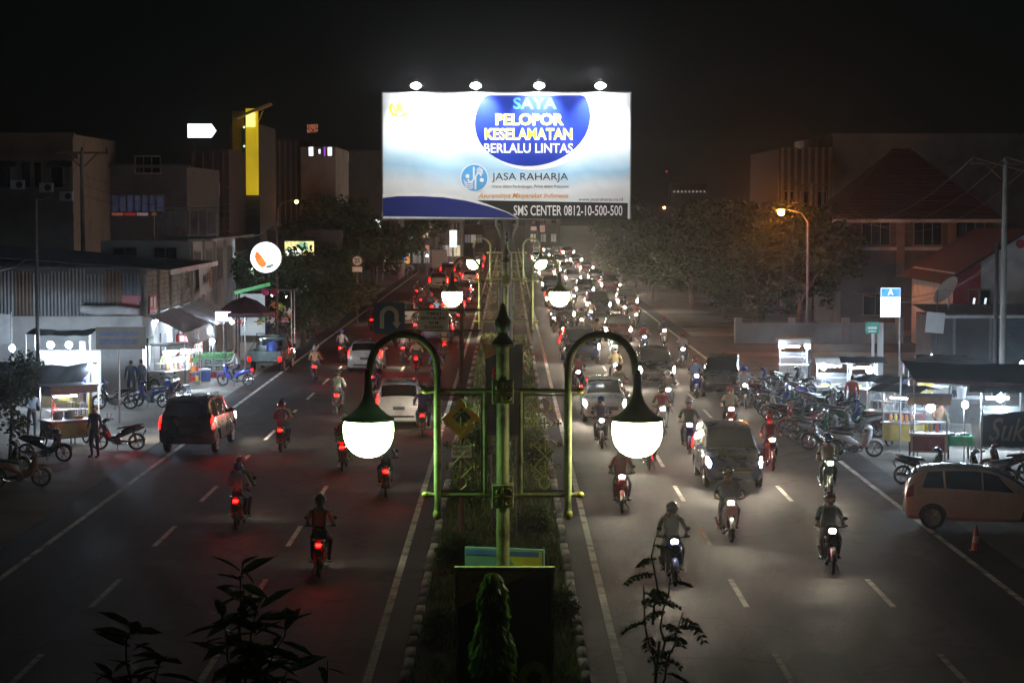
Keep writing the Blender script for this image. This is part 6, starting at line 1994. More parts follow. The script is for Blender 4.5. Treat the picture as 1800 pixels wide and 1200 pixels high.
MB().box(.85, .1, .85, .22, .06, .55).build('blue_strip', E('blue_strip', (.10, .12, .6), .5, 'NONE', .5, 4), st3, smooth=False)
bb_ = thing('water_barrel', 'blue water barrel beside the white-walled stall', 'barrel', (at(171, 0, 88).x, 88, 0))
MB().lathe([(.26, 0), (.29, .05), (.29, .3), (.31, .33), (.29, .36), (.29, .62), (.31, .65), (.29, .68), (.29, .92), (.22, .98), (.001, .98)], n=18).build('drum', M('barrel_blue', (.03, .07, .30), .5), bb_)
MB().box(0, 0, -.001, .5, .5, .012).build('base_pad', cart_cols['wood'], bb_, smooth=False)

c8, H8 = cart('glass stall with the double dazzling lamp before the AYU awning', -14.75, 94.3, R(60), 'white', 1.7, .9, 'none', 'both', None, (-.35, -.5, 1.72))
MB().ball((.35, -.5, 1.72), .13, 10, 7).build('bulb', bulb_m, c8)
goods('jar', JAR, c8, [(-.4, -.2, 'orange'), (-.1, -.2, 'white'), (.2, -.2, 'orange'), (.5, -.2, 'red')], .9, 'stall with the dazzling lamps', 'jar')
fr_ = thing('drinks_fridge', 'red-topped glass drinks fridge glowing in the shop', 'fridge', (-14.9, 101.8, 0), R(28))
MB().box(0, .3, 1.0, 1.2, .6, 2.0, bev=.02).build('cabinet', M('fridge_red', (.45, .03, .03), .4), fr_, smooth=False)
MB().box(0, -.02, 1.82, 1.1, .03, .24).build('lit_header', E('fridge_header', (1, .35, .35), 1.6, 'NONE', .3, 3), fr_, smooth=False)
for s in (-1, 1):
    dr = MB().box(s * .28, -.015, .95, .50, .03, 1.4).build('glass_door', E('fridge_glow', (.75, .82, .9), .55, 'NONE', .4, 2), fr_, smooth=False)
    MB().box(s * .05, -.05, .95, .03, .03, .5).build('handle', alu, dr, smooth=False)
    for zz_ in range(4):
        for i in range(5):
            o = link('bottle', JAR, dr, (s * .28 - .19 + .095 * i, -.06, .35 + .33 * zz_), None, ((.5, .05, .04, 1), (.06, .3, .08, 1), (.5, .3, .05, 1), (.08, .06, .05, 1))[(i + zz_) % 4])
            o.scale = (.6, .4, .9)
bx = thing('lit_sign', 'small pinkish lit box sign under the maroon parasol', 'lit sign', (at(392, 0, 103).x, 103, 0))
MB().box(0, 0, zz(556, 103), .75, .14, .46).build('lit_face', E('pink_box', (.95, .7, .85), 2.6, 'NONE', .3, 5), bx, smooth=False)
MB().tube([(0, .05, 0), (0, .05, zz(562, 103))], .03, 6).build('pole', steel, bx)
# stacked bottle crates
crate_c = [M('crate_green', (.05, .16, .06), .6, 0, .2, 4), M('crate_red', (.36, .03, .03), .6, 0, .2, 4), M('crate_grey', (.22, .23, .22), .6, 0, .2, 4)]
cm = MB()
cm.box(0, 0, .015, .46, .34, .03)
for z in (.05, .15, .27):
    for s in (-1, 1):
        cm.box(s * .222, 0, z, .016, .34, .035); cm.box(0, s * .162, z, .428, .016, .035)
for sx in (-1, 1):
    for sy in (-1, 1): cm.box(sx * .21, sy * .15, .15, .035, .035, .28)
CR = [cm.mesh('crate_%d' % i, m) for i, m in enumerate(crate_c)]
bt = MB()
for i in range(4):
    for j in range(3): bt.lathe([(.035, .03), (.035, .17), (.014, .23), (.016, .27)], (-.15 + .1 * i, -.1 + .1 * j, 0), 7)
BT = bt.mesh('bottles', M('bottle_glass', (.10, .16, .08), .15, 0, .4, 9, spec=.8))
base = Vector((-13.75, 101.2, 0))
for c in range(4):
    for r in range(4):
        o = link('bottle_crate', CR[1 if r == 0 else (0 if r == 3 else 2)], None, (base.x + (c - 1.5) * .48, base.y + .04 * c, r * .302), (0, 0, random.uniform(-.03, .03)))
        tag(o, '%s bottle crate, %s in the %s stack from the fridge side' % (('red', 'grey', 'grey', 'green')[r], ('at the bottom', 'second from the ground', 'third from the ground', 'on top')[r], ('first', 'second', 'third', 'fourth')[c]), 'crate', 'stacked bottle crates by the shop')
        b_ = link('bottles', BT, o)
# maroon parasol
um = thing('parasol', 'large dark maroon parasol before the narrow shophouse', 'parasol', (at(430, 0, 104).x, 104, 0))
MB().tube([(0, 0, 0), (0, 0, 3.75)], .035, 8).build('pole', steel, um)
b = MB()
for k in range(8):
    a0, a1 = 2 * pi * k / 8, 2 * pi * (k + 1) / 8
    for (r0, z0_), (r1, z1_) in (((.02, 3.7), (.6, 3.5)), ((.6, 3.5), (1.35, 2.95))):
        b.quad((r0 * cos(a0), r0 * sin(a0), z0_), (r0 * cos(a1), r0 * sin(a1), z0_), (r1 * cos(a1), r1 * sin(a1), z1_), (r1 * cos(a0), r1 * sin(a0), z1_))
    b.quad((1.35 * cos(a0), 1.35 * sin(a0), 2.95), (1.35 * cos(a1), 1.35 * sin(a1), 2.95), (1.37 * cos(a1), 1.37 * sin(a1), 2.75), (1.37 * cos(a0), 1.37 * sin(a0), 2.75))
b.build('canopy', tarp_r, um, smooth=False)
for k in range(8):
    a = 2 * pi * k / 8; MB().tube([(.03 * cos(a), .03 * sin(a), 3.2), (.8 * cos(a), .8 * sin(a), 3.3)], .01, 4).build('rib', steel, um)
for i, (px, py) in enumerate(((415, 552), (407, 566))):
    q = at(px, py, 103.2)
    lp = thing('hanging_bulb', ('upper' if i == 0 else 'lower') + ' dazzling bare bulb by the maroon parasol', 'bulb', (q.x, 103.2, q.z), 0, 'bare bulbs by the parasol')
    MB().ball((0, 0, 0), .085, 10, 7).build('bulb', bulb_m, lp)
    MB().tube([(0, 0, .08), (.1, .1, .9)], .012, 4).build('cord', blackpl, lp)
# flower and toy stall
fs = thing('toy_stall', 'flower and toy stall hung with coloured goods under a green-edged roof', 'market stall', (at(468, 0, 113).x, 113, 0))
for x in (-1.5, 1.3):
    for y in (0, 1.6): MB().tube([(x, y, 0), (x, y, 3.6)], .03, 6).build('pole', alu, fs)
MB().box(-.1, .8, 3.65, 3.2, 2.0, .06).build('roof', zinc[0], fs, smooth=False)
MB().box(-.7, -.2, 3.75, 1.9, .05, .18, ry=R(-14)).build('green_edge', E('green_neon', (.15, .6, .25), .5, 'NONE'), fs, smooth=False)
MB().box(-.1, .4, .45, 2.6, .7, .9).build('counter', cart_cols['white'], fs, smooth=False)
MB().box(-.9, 1.5, 2.3, 1.3, .05, 2.2).build('back_sheet', E('stall_back_glow', (.6, .72, .8), .35, 'NONE', .5, 1.5), fs, smooth=False)
rng = random.Random(77)
fl_m = [M('flower_%d' % i, c, .6, 0, .2, 8) for i, c in enumerate(((.6, .08, .12), (.6, .45, .06), (.12, .45, .10), (.65, .3, .4), (.6, .6, .6), (.6, .2, .05)))]
FB = []
for i, m in enumerate(fl_m):
    b = MB()
    for _ in range(22):
        b.ball((rng.gauss(0, .11), rng.gauss(0, .08), rng.gauss(0, .09)), rng.uniform(.03, .06), 6, 4)
    FB.append(b.mesh('flower_bunch_%d' % i, m))
cn_ = ('red', 'yellow', 'green', 'pink', 'white', 'orange')
for k in range(18):
    o = link('flower_bunch', FB[k % 6], None, (fs.location.x - 1.3 + .15 * k + rng.uniform(-.08, .08), 112.85 + rng.uniform(-.1, .1), 2.45 + rng.uniform(-.5, .55)))
    tag(o, '%s flower bunch in the toy stall, %s of the %s ones from the left' % (cn_[k % 6], ('first', 'second', 'third')[k // 6], cn_[k % 6]), 'flowers', 'flower bunches in the toy stall')
for px, r, lab, c in ((466, .19, 'smaller bright pink ball hanging in the toy stall', (.65, .05, .22)), (482, .22, 'larger crimson ball hanging in the toy stall', (.45, .03, .09))):
    q = at(px, 513, 112.6)
    o = thing('toy_ball', lab, 'ball', (q.x, 112.6, q.z)); MB().ball((0, 0, 0), r, 16, 10).build('shell', M('ball_' + lab[:7].strip(), c, .35), o); MB().tube([(0, 0, r), (0, .3, r + .9)], .008, 4).build('string', blackpl, o)
MB().ball((.3, .1, 3.4), .06, 8, 6).build('bulb', E('bulb_soft', (.85, .95, 1), 40), fs)

# distant bare bulbs along the outbound pavement
for i, (px, py, Y, lab, s_) in enumerate(((555, 437, 190, 'far bare bulb under the tree right of the yellow-green sign', 70), (751, 449, 255, 'far dazzling bulb left of the white van', 120), (636, 432, 225, 'tiny far bulb above the 25 sign', 40), (673, 437, 232, 'tiny far bulb right of the 25 sign', 40))):
    q = at(px, py, Y)
    t = thing('lamp_post', lab, 'lamp post', (q.x, Y, 0))
    MB().tube([(0, .1, 0), (0, .1, q.z + .1)], .04, 6).build('post', steel, t)
    MB().ball((0, -.03, q.z), .10, 8, 6).build('bulb', E('far_bulb_%d' % s_, (.85, .94, 1), s_), t)
# plastic stools by the stalls, goods shelf, iceboxes
STOOL = thing('plastic_stool', 'x', 'stool')
MB().lathe([(.15, .44), (.16, .45), (.16, .47), (.001, .475)], n=12, cap=False).build('seat', M('stool_plastic', rough=.4, var=.08, scale=6, objcol=True), STOOL)
for k in range(4):
    a = pi / 4 + k * pi / 2
    MB().tube([(.13 * cos(a), .13 * sin(a), .45), (.18 * cos(a), .18 * sin(a), 0)], .018, 5).build('leg', MATS['stool_plastic'], STOOL)
for x, y, c, lab in ((14.6, 83, (.5, .05, .05, 1), 'red plastic stool behind the grey food cart'), (15.2, 81.5, (.08, .15, .5, 1), 'blue plastic stool before the tent stall'), (15.9, 78.6, (.1, .4, .15, 1), 'green plastic stool before the tent stall'),
                     (14.2, 77, (.5, .05, .05, 1), 'red plastic stool behind the maroon cart'), (-13.6, 91.5, (.08, .15, .5, 1), 'blue plastic stool beside the dazzling glass stall'), (-16.4, 83, (.5, .05, .05, 1), 'red plastic stool before the white-walled stall'), (-16.9, 83.6, (.45, .4, .1, 1), 'yellow plastic stool before the white-walled stall')):
    put(STOOL, (x, y, 0), x, lab, 'plastic stools at the stalls', c)
drop(STOOL)
gsf = thing('goods_shelf', 'open metal shelf of packets beside the dazzling glass stall', 'shelf', (-14.35, 97.6, 0), R(50))
for z in (.12, .55, .98, 1.4): MB().box(0, 0, z, 1.0, .36, .03).build('shelf_board', alu, gsf, smooth=False)
for sx in (-1, 1):
    for sy in (-1, 1): MB().box(sx * .49, sy * .16, .75, .03, .03, 1.5).build('post', alu, gsf, smooth=False)
rg_ = random.Random(14)
PK = MB().box(0, 0, .11, .15, .12, .22, bev=.01).mesh('packet', goods_m)
for z in (.135, .565, .995):
    for i in range(6):
        o = link('packet', PK, gsf, (-.40 + .16 * i, rg_.uniform(-.06, .06), z), (0, 0, rg_.uniform(-.2, .2)), (*rg_.choice(list(GOODS_COL.values())), 1)); o.scale.z = rg_.uniform(.7, 1.3)
for x, y, rz, c, lab in ((-14.1, 99.4, .5, (.06, .14, .45, 1), 'blue ice box beside the bottle crates'), (15.0, 79.6, .1, (.5, .1, .08, 1), 'red ice box before the tent stall')):
    o = thing('ice_box', lab, 'ice box', (x, y, 0), rz)
    MB().box(0, 0, .25, .75, .45, .48, bev=.03).build('tub', goods_m, o, col=c); MB().box(0, 0, .53, .78, .48, .08, bev=.02).build('lid', M('lid_white', (.55, .55, .55), .5), o)
c9, H9 = cart('dim white cart with a tube light deep in the stalls, far right', 17.2, 86, R(-8), 'white', 1.3, .8, 'tarp', 'both')
c10, H10 = cart('wooden cart with a tube light beyond the plastic sheet, right edge', 16.3, 71.5, R(-14), 'wood', 1.3, .8, 'tarp', 'both')
# mid-distance: lit building on the rise and two red mast lights
t = block('long far building with a string of tiny lit windows, inbound side', at(1180, 0, 520).x, at(1242, 0, 520).x, 520, 530, 13.5, dark_pl)
for k in range(9): win(t, -3.6 + .9 * k, zz(337, 520), .34, .5, E('far_window', (.9, .85, .75), .5, 'NONE', .8, 3), bars=0)
for px, py, lab in ((1171, 303, 'taller far mast with a red warning light'), (1190, 325, 'shorter far mast with a red warning light')):
    q = at(px, py, 560); m_ = thing('radio_mast', lab, 'mast', (q.x, 560, 0))
    MB().tube([(0, 0, 0), (0, 0, q.z)], [.25, .08], 6).build('mast', darksteel, m_); MB().ball((0, -.1, q.z + .15), .28, 8, 6).build('warning_light', E('mast_red', (1, .05, .08), .9, 'NONE'), m_)
# bare bulbs on poles among the stalls
for i, (px, py, Y, lab) in enumerate(((1800, 640, 84, 'bare bulb on a pole at the right edge, behind the pink cloth'), (1640, 628, 92, 'bare bulb on a pole behind the tent stall'), (1600, 640, 90, 'bare bulb on a pole over the grey cart roof'),
                                      (1735, 655, 78, 'bare bulb on a pole left of the power pole'), (20, 612, 80, 'bare bulb on a pole by the white sheet banner'), (330, 588, 100, 'bare bulb on a pole under the AYU awning end'), (372, 600, 101, 'bare bulb on a pole above the bottle crates'),
                                      (505, 522, 128, 'bare bulb on a pole just beyond the toy stall'), (445, 470, 125, 'bare bulb on a pole high behind the round sign'), (1700, 712, 70, 'bare bulb on a pole beside the plastic sheet'))):
    q = at(px, py, Y)
    t = thing('lamp_post', lab, 'lamp post', (q.x, Y, 0), 0, 'bare bulbs on poles')
    MB().tube([(0, .12, 0), (0, .12, q.z + .15), (0, 0, q.z + .14)], .022, 6).build('post', steel, t)
    MB().ball((0, 0, q.z), .11, 10, 7).build('bulb', E('pole_bulb', (.62, .80, 1.0), 550.0), t)
# traffic cone
cn = thing('traffic_cone', 'small orange and white cone in front of the white hatchback', 'traffic cone', (*gr(1722, 972).xy, 0))
MB().box(0, 0, .015, .3, .3, .03, bev=.01).build('base', blackpl, cn, smooth=False)
MB().lathe([(.11, .03), (.085, .2)], n=14, cap=False).build('cone_skirt', M('cone_orange', (.6, .10, .03), .5), cn)
MB().lathe([(.065, .36), (.04, .52), (.025, .6), (.001, .6)], n=14, cap=False).build('cone_tip', MATS['cone_orange'], cn)
MB().lathe([(.085, .2), (.065, .36)], n=14, cap=False).build('white_band', ink_white, cn)
# leafy plant at the left edge
pl = thing('potted_tree', 'small leafy tree catching orange light at the left edge', 'tree', (at(12, 0, 66).x, 66, 0))
MB().tube([(0, 0, 0), (.1, 0, 1.6), (0, 0, 3)], [.06, .05, .02], 7).build('trunk', bark, pl)
link('crown', raw_mesh('crown', leaf_cloud(random.Random(4), [((0, 0, 2.6), .9), ((.5, .1, 3.1), .6), ((-.5, 0, 2.0), .7), ((.2, 0, 1.4), .5)], 2600, .16, .9), leaf_d), pl)
# ================================================================ PARKED AND WAITING VEHICLES, PEOPLE
BCOL = [('black', (.012, .012, .013)), ('dark red', (.20, .012, .015)), ('dark blue', (.015, .03, .16)), ('grey', (.14, .14, .15)), ('white', (.5, .5, .5)), ('black', (.015, .015, .016)), ('dark green', (.02, .07, .04)), ('black', (.02, .018, .017))]
ORD = ('first', 'second', 'third', 'fourth', 'fifth', 'sixth', 'seventh', 'eighth', 'ninth', 'tenth', 'eleventh', 'twelfth', 'thirteenth', 'fourteenth', 'fifteenth', 'sixteenth')
def bike(x, y, deg, label, c, lit=0.0, group=None, lean=0.0):
    o = put(BIKE, (x, y, 0), R(deg), label, group, (*c, lit))
    o.rotation_euler.y = R(lean)
    return o
rng = random.Random(2)
# inbound parking, two rows before the food carts
for col, (x0, nm) in enumerate(((10.35, 'kerb-side'), (12.05, 'cart-side'))):
    for k in range(14):
        cn_, c = BCOL[(k * 3 + col * 5 + k // 4) % 8]
        if col == 1 and k in (0, 1): continue
        bike(x0 + rng.uniform(-.18, .18) + .02 * k, 70.6 + col * .8 + 1.75 * k + rng.uniform(-.3, .3), (-92 if (k + col) % 3 else 85) + rng.uniform(-14, 14),
             '%s motorbike parked %s from the near end of the %s row' % (cn_, ORD[k], nm), c, 0, 'motorbikes parked before the food carts', lean=rng.uniform(5, 9) * (1 if (k + col) % 3 else 1))
g = gr(1505, 804)
bike(g.x, g.y, -96, 'silver-nosed black motorbike parked broadside, nearest of the cart bikes', (.35, .35, .36), 0, 'motorbikes parked before the food carts', 7)
bike(*gr(1625, 852).xy, -80, 'black motorbike parked behind the white hatchback', (.02, .02, .02), 0, None, 7)
bike(*gr(1742, 858).xy, 60, 'dark motorbike half hidden beyond the white hatchback roof', (.015, .02, .03), 0, None, 7)
bike(*gr(1775, 846).xy, 50, 'dark motorbike at the right edge under the lettered cloth', (.10, .02, .02), 0, None, 7)
bike(*gr(1325, 716).xy, -100, 'black motorbike standing in front of the dark parked people carrier', (.02, .02, .02), 0, None, 6)
# outbound parking
for px, py, deg, lab, c in ((200, 720, 97, 'black motorbike broadside beneath the shop name board', (.02, .02, .022)), (262, 716, 60, 'small dark blue motorbike right of the broadside one', (.02, .03, .12)),
                            (303, 706, 170, 'dark blue scooter facing the road near the glass stall', (.03, .04, .14)), (205, 792, 88, 'dim black motorbike beside the standing man in the lay-by', (.015, .015, .016)),
                            (75, 812, -100, 'black motorbike parked before the near glass cart', (.02, .02, .02)), (28, 858, -75, 'brown motorbike at the left edge catching orange light', (.22, .11, .06)),
                            (-5, 838, -80, 'dark motorbike cut by the left edge', (.02, .02, .02)), (545, 596, 25, 'dark motorbike leaning at the roadside tree', (.03, .03, .035)),
                            (480, 592, 80, 'dark blue motorbike parked behind the pickup', (.02, .04, .2)), (455, 590, 70, 'black motorbike parked nearest the toy stall', (.02, .02, .02)), (528, 572, 20, 'grey motorbike beyond the roadside tree', (.12, .12, .13))):
    bike(*gr(px, py).xy, deg, lab, c, 0, 'motorbikes parked along the shops', 6)
# scooter with its rider stopped by the crates
g = gr(413, 679)
bike(g.x, g.y, 72, 'blue scooter with lit tail light and a rider in grey, by the crates', (.03, .05, .30), .35)
person(P_RIDE, (g.x, g.y, 0), R(72), 'rider in a pale grey shirt astride the blue scooter', (.42, .42, .42))
# parked cars
o = put(CARS['suv'], (*gr(349, 786).xy, 0), R(-3), 'black off-roader with glowing tail lights pulling out of the lay-by', None, (.012, .012, .013, .6))
o.name = 'parked_car'
for s in (-1, 1): spot(o, (s * .62, 2.36, .85), (R(84), 0, 0), 45, 80)
o = put(CARS['mpv'], (*gr(1271, 693).xy, 0), R(172), 'dark people carrier parked facing the viewer, inbound kerb', None, (.02, .02, .022, 0))
g = gr(1700, 936)
o = put(CARS['hatch'], (g.x + .65, g.y + .9, 0), R(-99), 'white hatchback parked broadside at the right edge', None, (.78, .77, .74, 0))
g = gr(470, 655)
pk = put(PICK, (g.x, g.y + 2, 0), R(-4), 'dark green open pickup with a blue barrel, parked at the kerb', None, (.035, .06, .055, .05))
dr = thing('plastic_barrel', 'blue plastic barrel standing in the pickup tray', 'barrel', (g.x + .1, g.y + 1.1, .64))
MB().lathe([(.26, 0), (.29, .05), (.29, .3), (.31, .33), (.29, .36), (.29, .72), (.22, .8), (.001, .8)], n=16).build('drum', MATS['barrel_blue'], dr)
MB().lathe([(.05, .8), (.05, .83), (.001, .83)], (.12, 0, 0), 8).build('cap', blackpl, dr)
for px, py, kd, rz, lab, c in ((585, 498, 'mpv', -88, 'dark car parked across the side street mouth, outbound side', (.03, .03, .03)), (700, 478, 'hatch', -85, 'pale car parked far off near the blue strip sign', (.3, .3, .26))):
    put(CARS[kd], (*gr(px, py).xy, 0), R(rz), lab, None, (*c, 0))
# delivery van far off
vn = thing('box_van', 'white box van parked beyond the far bulb', 'van', (at(770, 0, 262).x, 262, 0), R(6))
MB().box(0, -1, 1.75, 1.9, 3.2, 2.1, bev=.06).build('box', M('van_white', (.6, .6, .58), .5), vn, smooth=False)
MB().box(0, 1.25, 1.25, 1.8, 1.3, 1.5, bev=.15).build('cab', MATS['van_white'], vn, smooth=False)
for s in (-1, 1):
    for y in (1.2, -1.7):
        w = link('wheel', CARS['mpv'].children[1].data if False else car_wheel(.33)[0], vn, (s * .85, y, .33))
# three-wheeled pedal rickshaw waiting at the side street
rk = thing('rickshaw', 'three-wheeled rickshaw with two glowing orange reflectors in the side street mouth', 'rickshaw', (*gr(585, 556).xy, 0), R(10))
for x, y in ((-.55, .2), (.55, .2), (0, -1.1)):
    w = link('wheel', WHEEL[0], rk, (x, y, .287)); link('rim', WHEEL[1], w)
MB().box(0, .25, .62, 1.0, .75, .35, bev=.05).box(0, -.1, .95, 1.0, .1, .5, bev=.03).build('cabin', M('rick_body', (.06, .08, .06), .5), rk)
MB().tube([(0, -1.1, .29), (0, -.7, .75), (0, -.1, .6)], .03, 6).tube([(0, -1.1, .29), (0, -.2, .45)], .025, 6).tube([(-.3, -.5, 1.0), (.3, -.5, 1.0)], .015, 5).build('frame', steel, rk)
MB().oval([(-.85, .82, .05, .02), (-.7, .85, .11, .04), (-.5, .85, .05, .03)]).build('saddle', vinyl, rk)
MB().tube([(-.5, -.1, 1.2), (-.5, .1, 1.6), (0, .15, 1.7), (.5, .1, 1.6), (.5, -.1, 1.2)], .02, 5).build('hoop', steel, rk)
for s in (-1, 1): MB().ball((s * .42, -.2, 1.0), .05, 8, 6).build('reflector', E('reflector_orange', (1, .3, .08), 3.0, 'NONE'), rk)

# people on foot
for px, py, rz, me, lab, c in ((229, 704, 20, P_STAND, 'man in a dark blue shirt standing with another before the shop', (.02, .03, .08)), (247, 702, 60, P_STAND, 'man in a lighter blue shirt standing near the glass stall', (.10, .13, .2)),
                               (163, 806, 150, P_STAND, 'man in dark clothes standing in the lay-by', (.03, .03, .05)), (1683, 735, 170, P_STAND, 'vendor in grey behind the tent stall counter', (.2, .22, .2)),
                               (1652, 792, 200, P_WORK, 'vendor in brown bending behind the tall glass cart', (.18, .10, .06)), (52, 770, -140, P_WORK, 'vendor in a light blue shirt at the near glass cart', (.25, .36, .5)),
                               (540, 590, 160, P_STAND, 'person in dark clothes at the roadside tree', (.03, .04, .08)), (1545, 742, 160, P_STAND, 'customer in white standing between the grey and maroon carts', (.4, .4, .42)), (1590, 735, 60, P_STAND, 'customer in dark blue before the tent stall', (.03, .05, .15)), (1500, 738, -20, P_STAND, 'customer in red at the grey food cart', (.25, .04, .04)), (1420, 668, 30, P_STAND, 'customer in black beside the lone white cart', (.02, .02, .02)), (290, 682, 30, P_STAND, 'customer in pale yellow at the dazzling glass stall', (.4, .36, .2)), (110, 706, 10, P_STAND, 'customer in brown before the white-walled stall', (.15, .08, .05)), (171, 690, 180, P_STAND, 'person in white half hidden behind the blue barrel', (.4, .4, .42))):
    q = gr(px, py)
    person(me, (q.x, q.y, 0), R(rz), lab, c)

bag = MB(); bag.box(0, -.20, 1.24, .30, .17, .42, bev=.06); BAG = bag.mesh('backpack', M('bag_cloth', rough=.8, var=.2, scale=8, objcol=True))
bxm = MB(); bxm.box(0, -.80, 1.02, .36, .34, .30, bev=.05); BOX = bxm.mesh('top_box', blackpl)
# ---------------------------------------------------------------- traffic: the vehicles whose lamps drew the red and white lines, standing on the lanes
SH = [(.30, .30, .30), (.05, .06, .12), (.25, .05, .05), (.06, .12, .08), (.02, .02, .02), (.35, .30, .18), (.10, .16, .28)]
SHN = ['grey', 'navy', 'red', 'green', 'black', 'tan', 'blue']
HE = [(.02, .02, .02), (.4, .4, .4), (.25, .02, .02), (.02, .05, .2), (.03, .03, .03)]
HEN = ['black', 'white', 'red', 'blue', 'black']
def lane_of(x, ways):
    return ways[0] if abs(x) < 5.1 else (ways[1] if abs(x) < 8.2 else ways[2])
LANES = ('lane beside the median', 'middle lane', 'kerb lane')
def moving(kind, x, y, out, i, tilt=0.0, rank=0):
    way = 'outbound' if out else 'inbound'
    rz = R(tilt) if out else R(180 + tilt)
    lane = lane_of(x, LANES)
    num = ORD[rank] if rank < 16 else '%dth' % (rank + 1)
    if kind == 'bike':
        cn_, c = BCOL[(i * 5 + 2) % 8]
        o = put(BIKE, (x, y, 0), rz, '%s motorbike, %s bike out from the viewer among the %s %s traffic' % (cn_, num, 'tail-lit' if out else 'headlit', way), 'motorbikes riding %s' % way, (*c, 1))
        s, h = (i * 3) % 7, (i * 2) % 5
        rr = random.Random(i * 7 + (1 if out else 3))
        pr = person(P_RIDE, (x, y, 0), rz + R(rr.uniform(-5, 5)), 'rider in %s with %s helmet on the %s %s motorbike out' % (SHN[s], HEN[h], num, way), SH[s], HE[h], 'riders %s' % way)
        k_ = rr.uniform(.95, 1.05); pr.scale = (k_ * rr.choice((1, 1.08)), k_, k_); pr.location.z = .82 * (1 - k_)
        if i % 3 == 0: link('backpack', BAG, pr, None, None, rr.choice(((.02, .02, .02, 1), (.1, .02, .02, 1), (.03, .05, .12, 1), (.12, .11, .09, 1))))
        if i % 4 == 3 and i % 3 != 1: link('top_box', BOX, o)
        if i % 3 == 1:
            s2 = (s + 3) % 7
            p2 = person(P_RIDE, (x, y, 0), rz, 'pillion passenger in %s on the %s %s motorbike out' % (SHN[s2], num, way), SH[s2], HE[(h + 1) % 5], 'pillion passengers %s' % way)
            p2.location = (x - (-sin(rz)) * .36, y - cos(rz) * .36, .05); p2.scale = (.93, .93, .95)
        spot(o, (0, .60, .93), (R(84), 0, 0), BIKE_W * (1 if y < 160 else .6), 75)
    else:
        cn_, c = [('silver', (.35, .35, .36)), ('black', (.015, .015, .016)), ('white', (.55, .55, .53)), ('dark grey', (.07, .07, .075)), ('maroon', (.12, .015, .02)), ('blue', (.02, .04, .14))][i % 6]
        o = put(CARS[kind], (x, y, 0), rz, '%s %s, %s car out from the viewer in the %s traffic' % (cn_, {'mpv': 'people carrier', 'hatch': 'hatchback', 'suv': 'off-roader'}[kind], num, way), 'cars driving %s' % way, (*c, 1))
        o.name = 'car'
        for s in (-1, 1): spot(o, (s * .6, {'mpv': 2.16, 'hatch': 2.0, 'suv': 2.36}[kind], .78), (R(84.5), 0, 0), CAR_W, 75)
BIKE_W, CAR_W = 60, 95
OUT = [('bike', -8.8, 99), ('bike', -3.0, 76), ('bike', -5.4, 112), ('bike', -4.9, 150), ('bike', -3.1, 172), ('bike', -4.1, 47), ('bike', -6.7, 54), ('bike', -3.4, 60), ('bike', -5.0, 66), ('bike', -7.4, 71), ('mpv', -4.0, 80), ('bike', -6.6, 84), ('bike', -5.8, 93), ('bike', -3.2, 96), ('hatch', -6.9, 106), ('bike', -4.4, 104),
       ('bike', -3.4, 115), ('bike', -8.6, 112), ('suv', -4.1, 128), ('bike', -6.4, 124), ('bike', -5.7, 134), ('mpv', -7.0, 146), ('bike', -3.3, 146), ('bike', -8.8, 140), ('hatch', -4.0, 160), ('bike', -5.6, 158),
       ('bike', -6.8, 170), ('mpv', -3.9, 186), ('bike', -5.4, 182), ('bike', -7.9, 188), ('suv', -6.6, 208), ('hatch', -3.8, 222), ('bike', -5.2, 216), ('mpv', -6.8, 246), ('hatch', -3.8, 262), ('bike', -5.2, 236), ('mpv', -4.0, 300)]
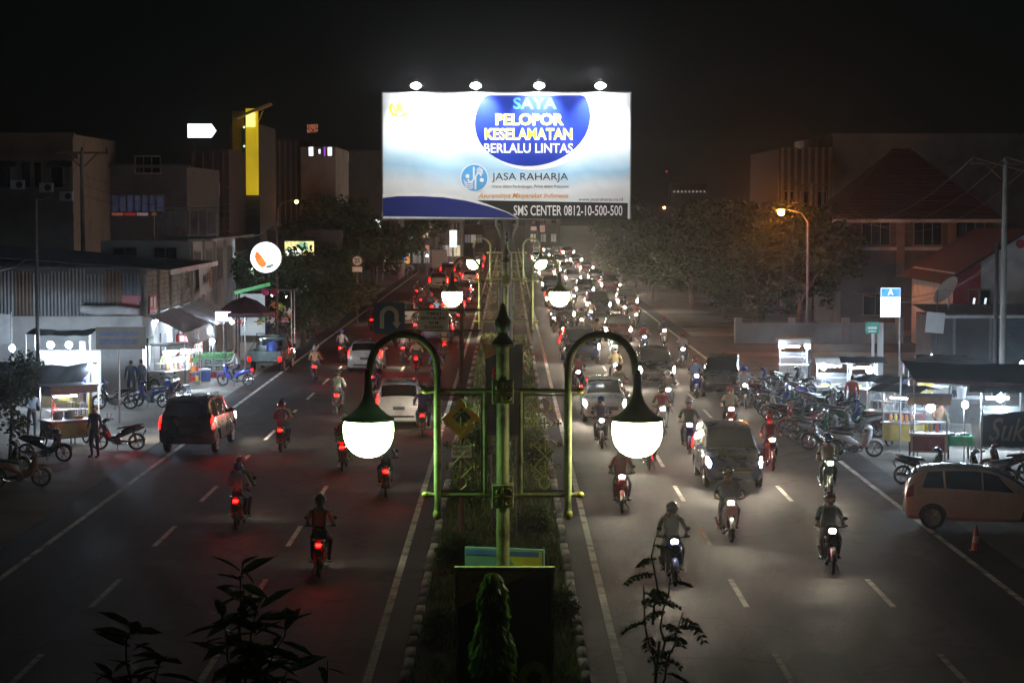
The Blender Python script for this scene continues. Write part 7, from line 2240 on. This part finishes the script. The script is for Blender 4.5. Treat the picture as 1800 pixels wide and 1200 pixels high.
INB = [('bike', 8.0, 66), ('bike', 5.9, 70.5), ('bike', 9.4, 86), ('bike', 4.4, 86), ('bike', 7.9, 91), ('bike', 2.9, 104), ('bike', 8.9, 124), ('bike', 5.0, 122), ('bike', 8.2, 153), ('bike', 2.9, 138), ('bike', 3.5, 46), ('bike', 5.3, 52), ('bike', 7.1, 47.5), ('bike', 3.0, 57), ('mpv', 6.4, 63), ('bike', 8.9, 60), ('bike', 4.3, 66), ('bike', 3.1, 72), ('hatch', 3.6, 82), ('bike', 5.4, 76), ('bike', 7.8, 76), ('bike', 6.2, 84),
       ('mpv', 6.6, 98), ('bike', 3.0, 93), ('bike', 4.8, 97), ('bike', 8.7, 108), ('suv', 3.7, 112), ('bike', 5.4, 110), ('bike', 7.4, 118), ('hatch', 6.6, 130), ('bike', 3.2, 126), ('bike', 4.6, 136), ('mpv', 3.7, 148), ('bike', 5.6, 146), ('bike', 8.4, 142),
       ('suv', 6.6, 160), ('mpv', 9.2, 168), ('hatch', 3.8, 174), ('bike', 5.2, 172), ('mpv', 6.8, 192), ('suv', 9.4, 200), ('hatch', 4.0, 206), ('mpv', 6.6, 222), ('hatch', 9.2, 228), ('suv', 4.2, 236), ('mpv', 6.8, 252), ('hatch', 9.3, 260), ('mpv', 4.2, 272),
       ('suv', 6.8, 286), ('mpv', 9.3, 296), ('hatch', 4.2, 312), ('mpv', 6.9, 326), ('suv', 9.3, 340), ('hatch', 6.8, 368)]
rk_ = {}
for out, lst in ((True, OUT), (False, INB)):
    for i, (kd, x, y) in enumerate(sorted(lst, key=lambda q: q[2])):
        key = (out, kd == 'bike')
        moving(kd, x, y, out, i, random.Random(i).uniform(-3, 3), rk_.get(key, 0))
        rk_[key] = rk_.get(key, 0) + 1
for o in [BIKE, PICK] + list(CARS.values()): drop(o)
HAZE = .00026
# ================================================================ AIR
hz = bpy.data.materials.new('night_haze')
hz.use_nodes = True
nt = hz.node_tree
nt.nodes.remove(nt.nodes['Principled BSDF'])
pv = nt.nodes.new('ShaderNodeVolumePrincipled')
pv.inputs['Color'].default_value = (.9, .92, .95, 1)
pv.inputs['Density'].default_value = HAZE
pv.inputs['Anisotropy'].default_value = .95
nt.links.new(pv.outputs[0], nt.nodes['Material Output'].inputs['Volume'])
tag(MB().box(0, 436, 16.5, 846, 938, 35).build('haze', hz, smooth=False), 'thin night haze filling the street', 'haze', kind='stuff')
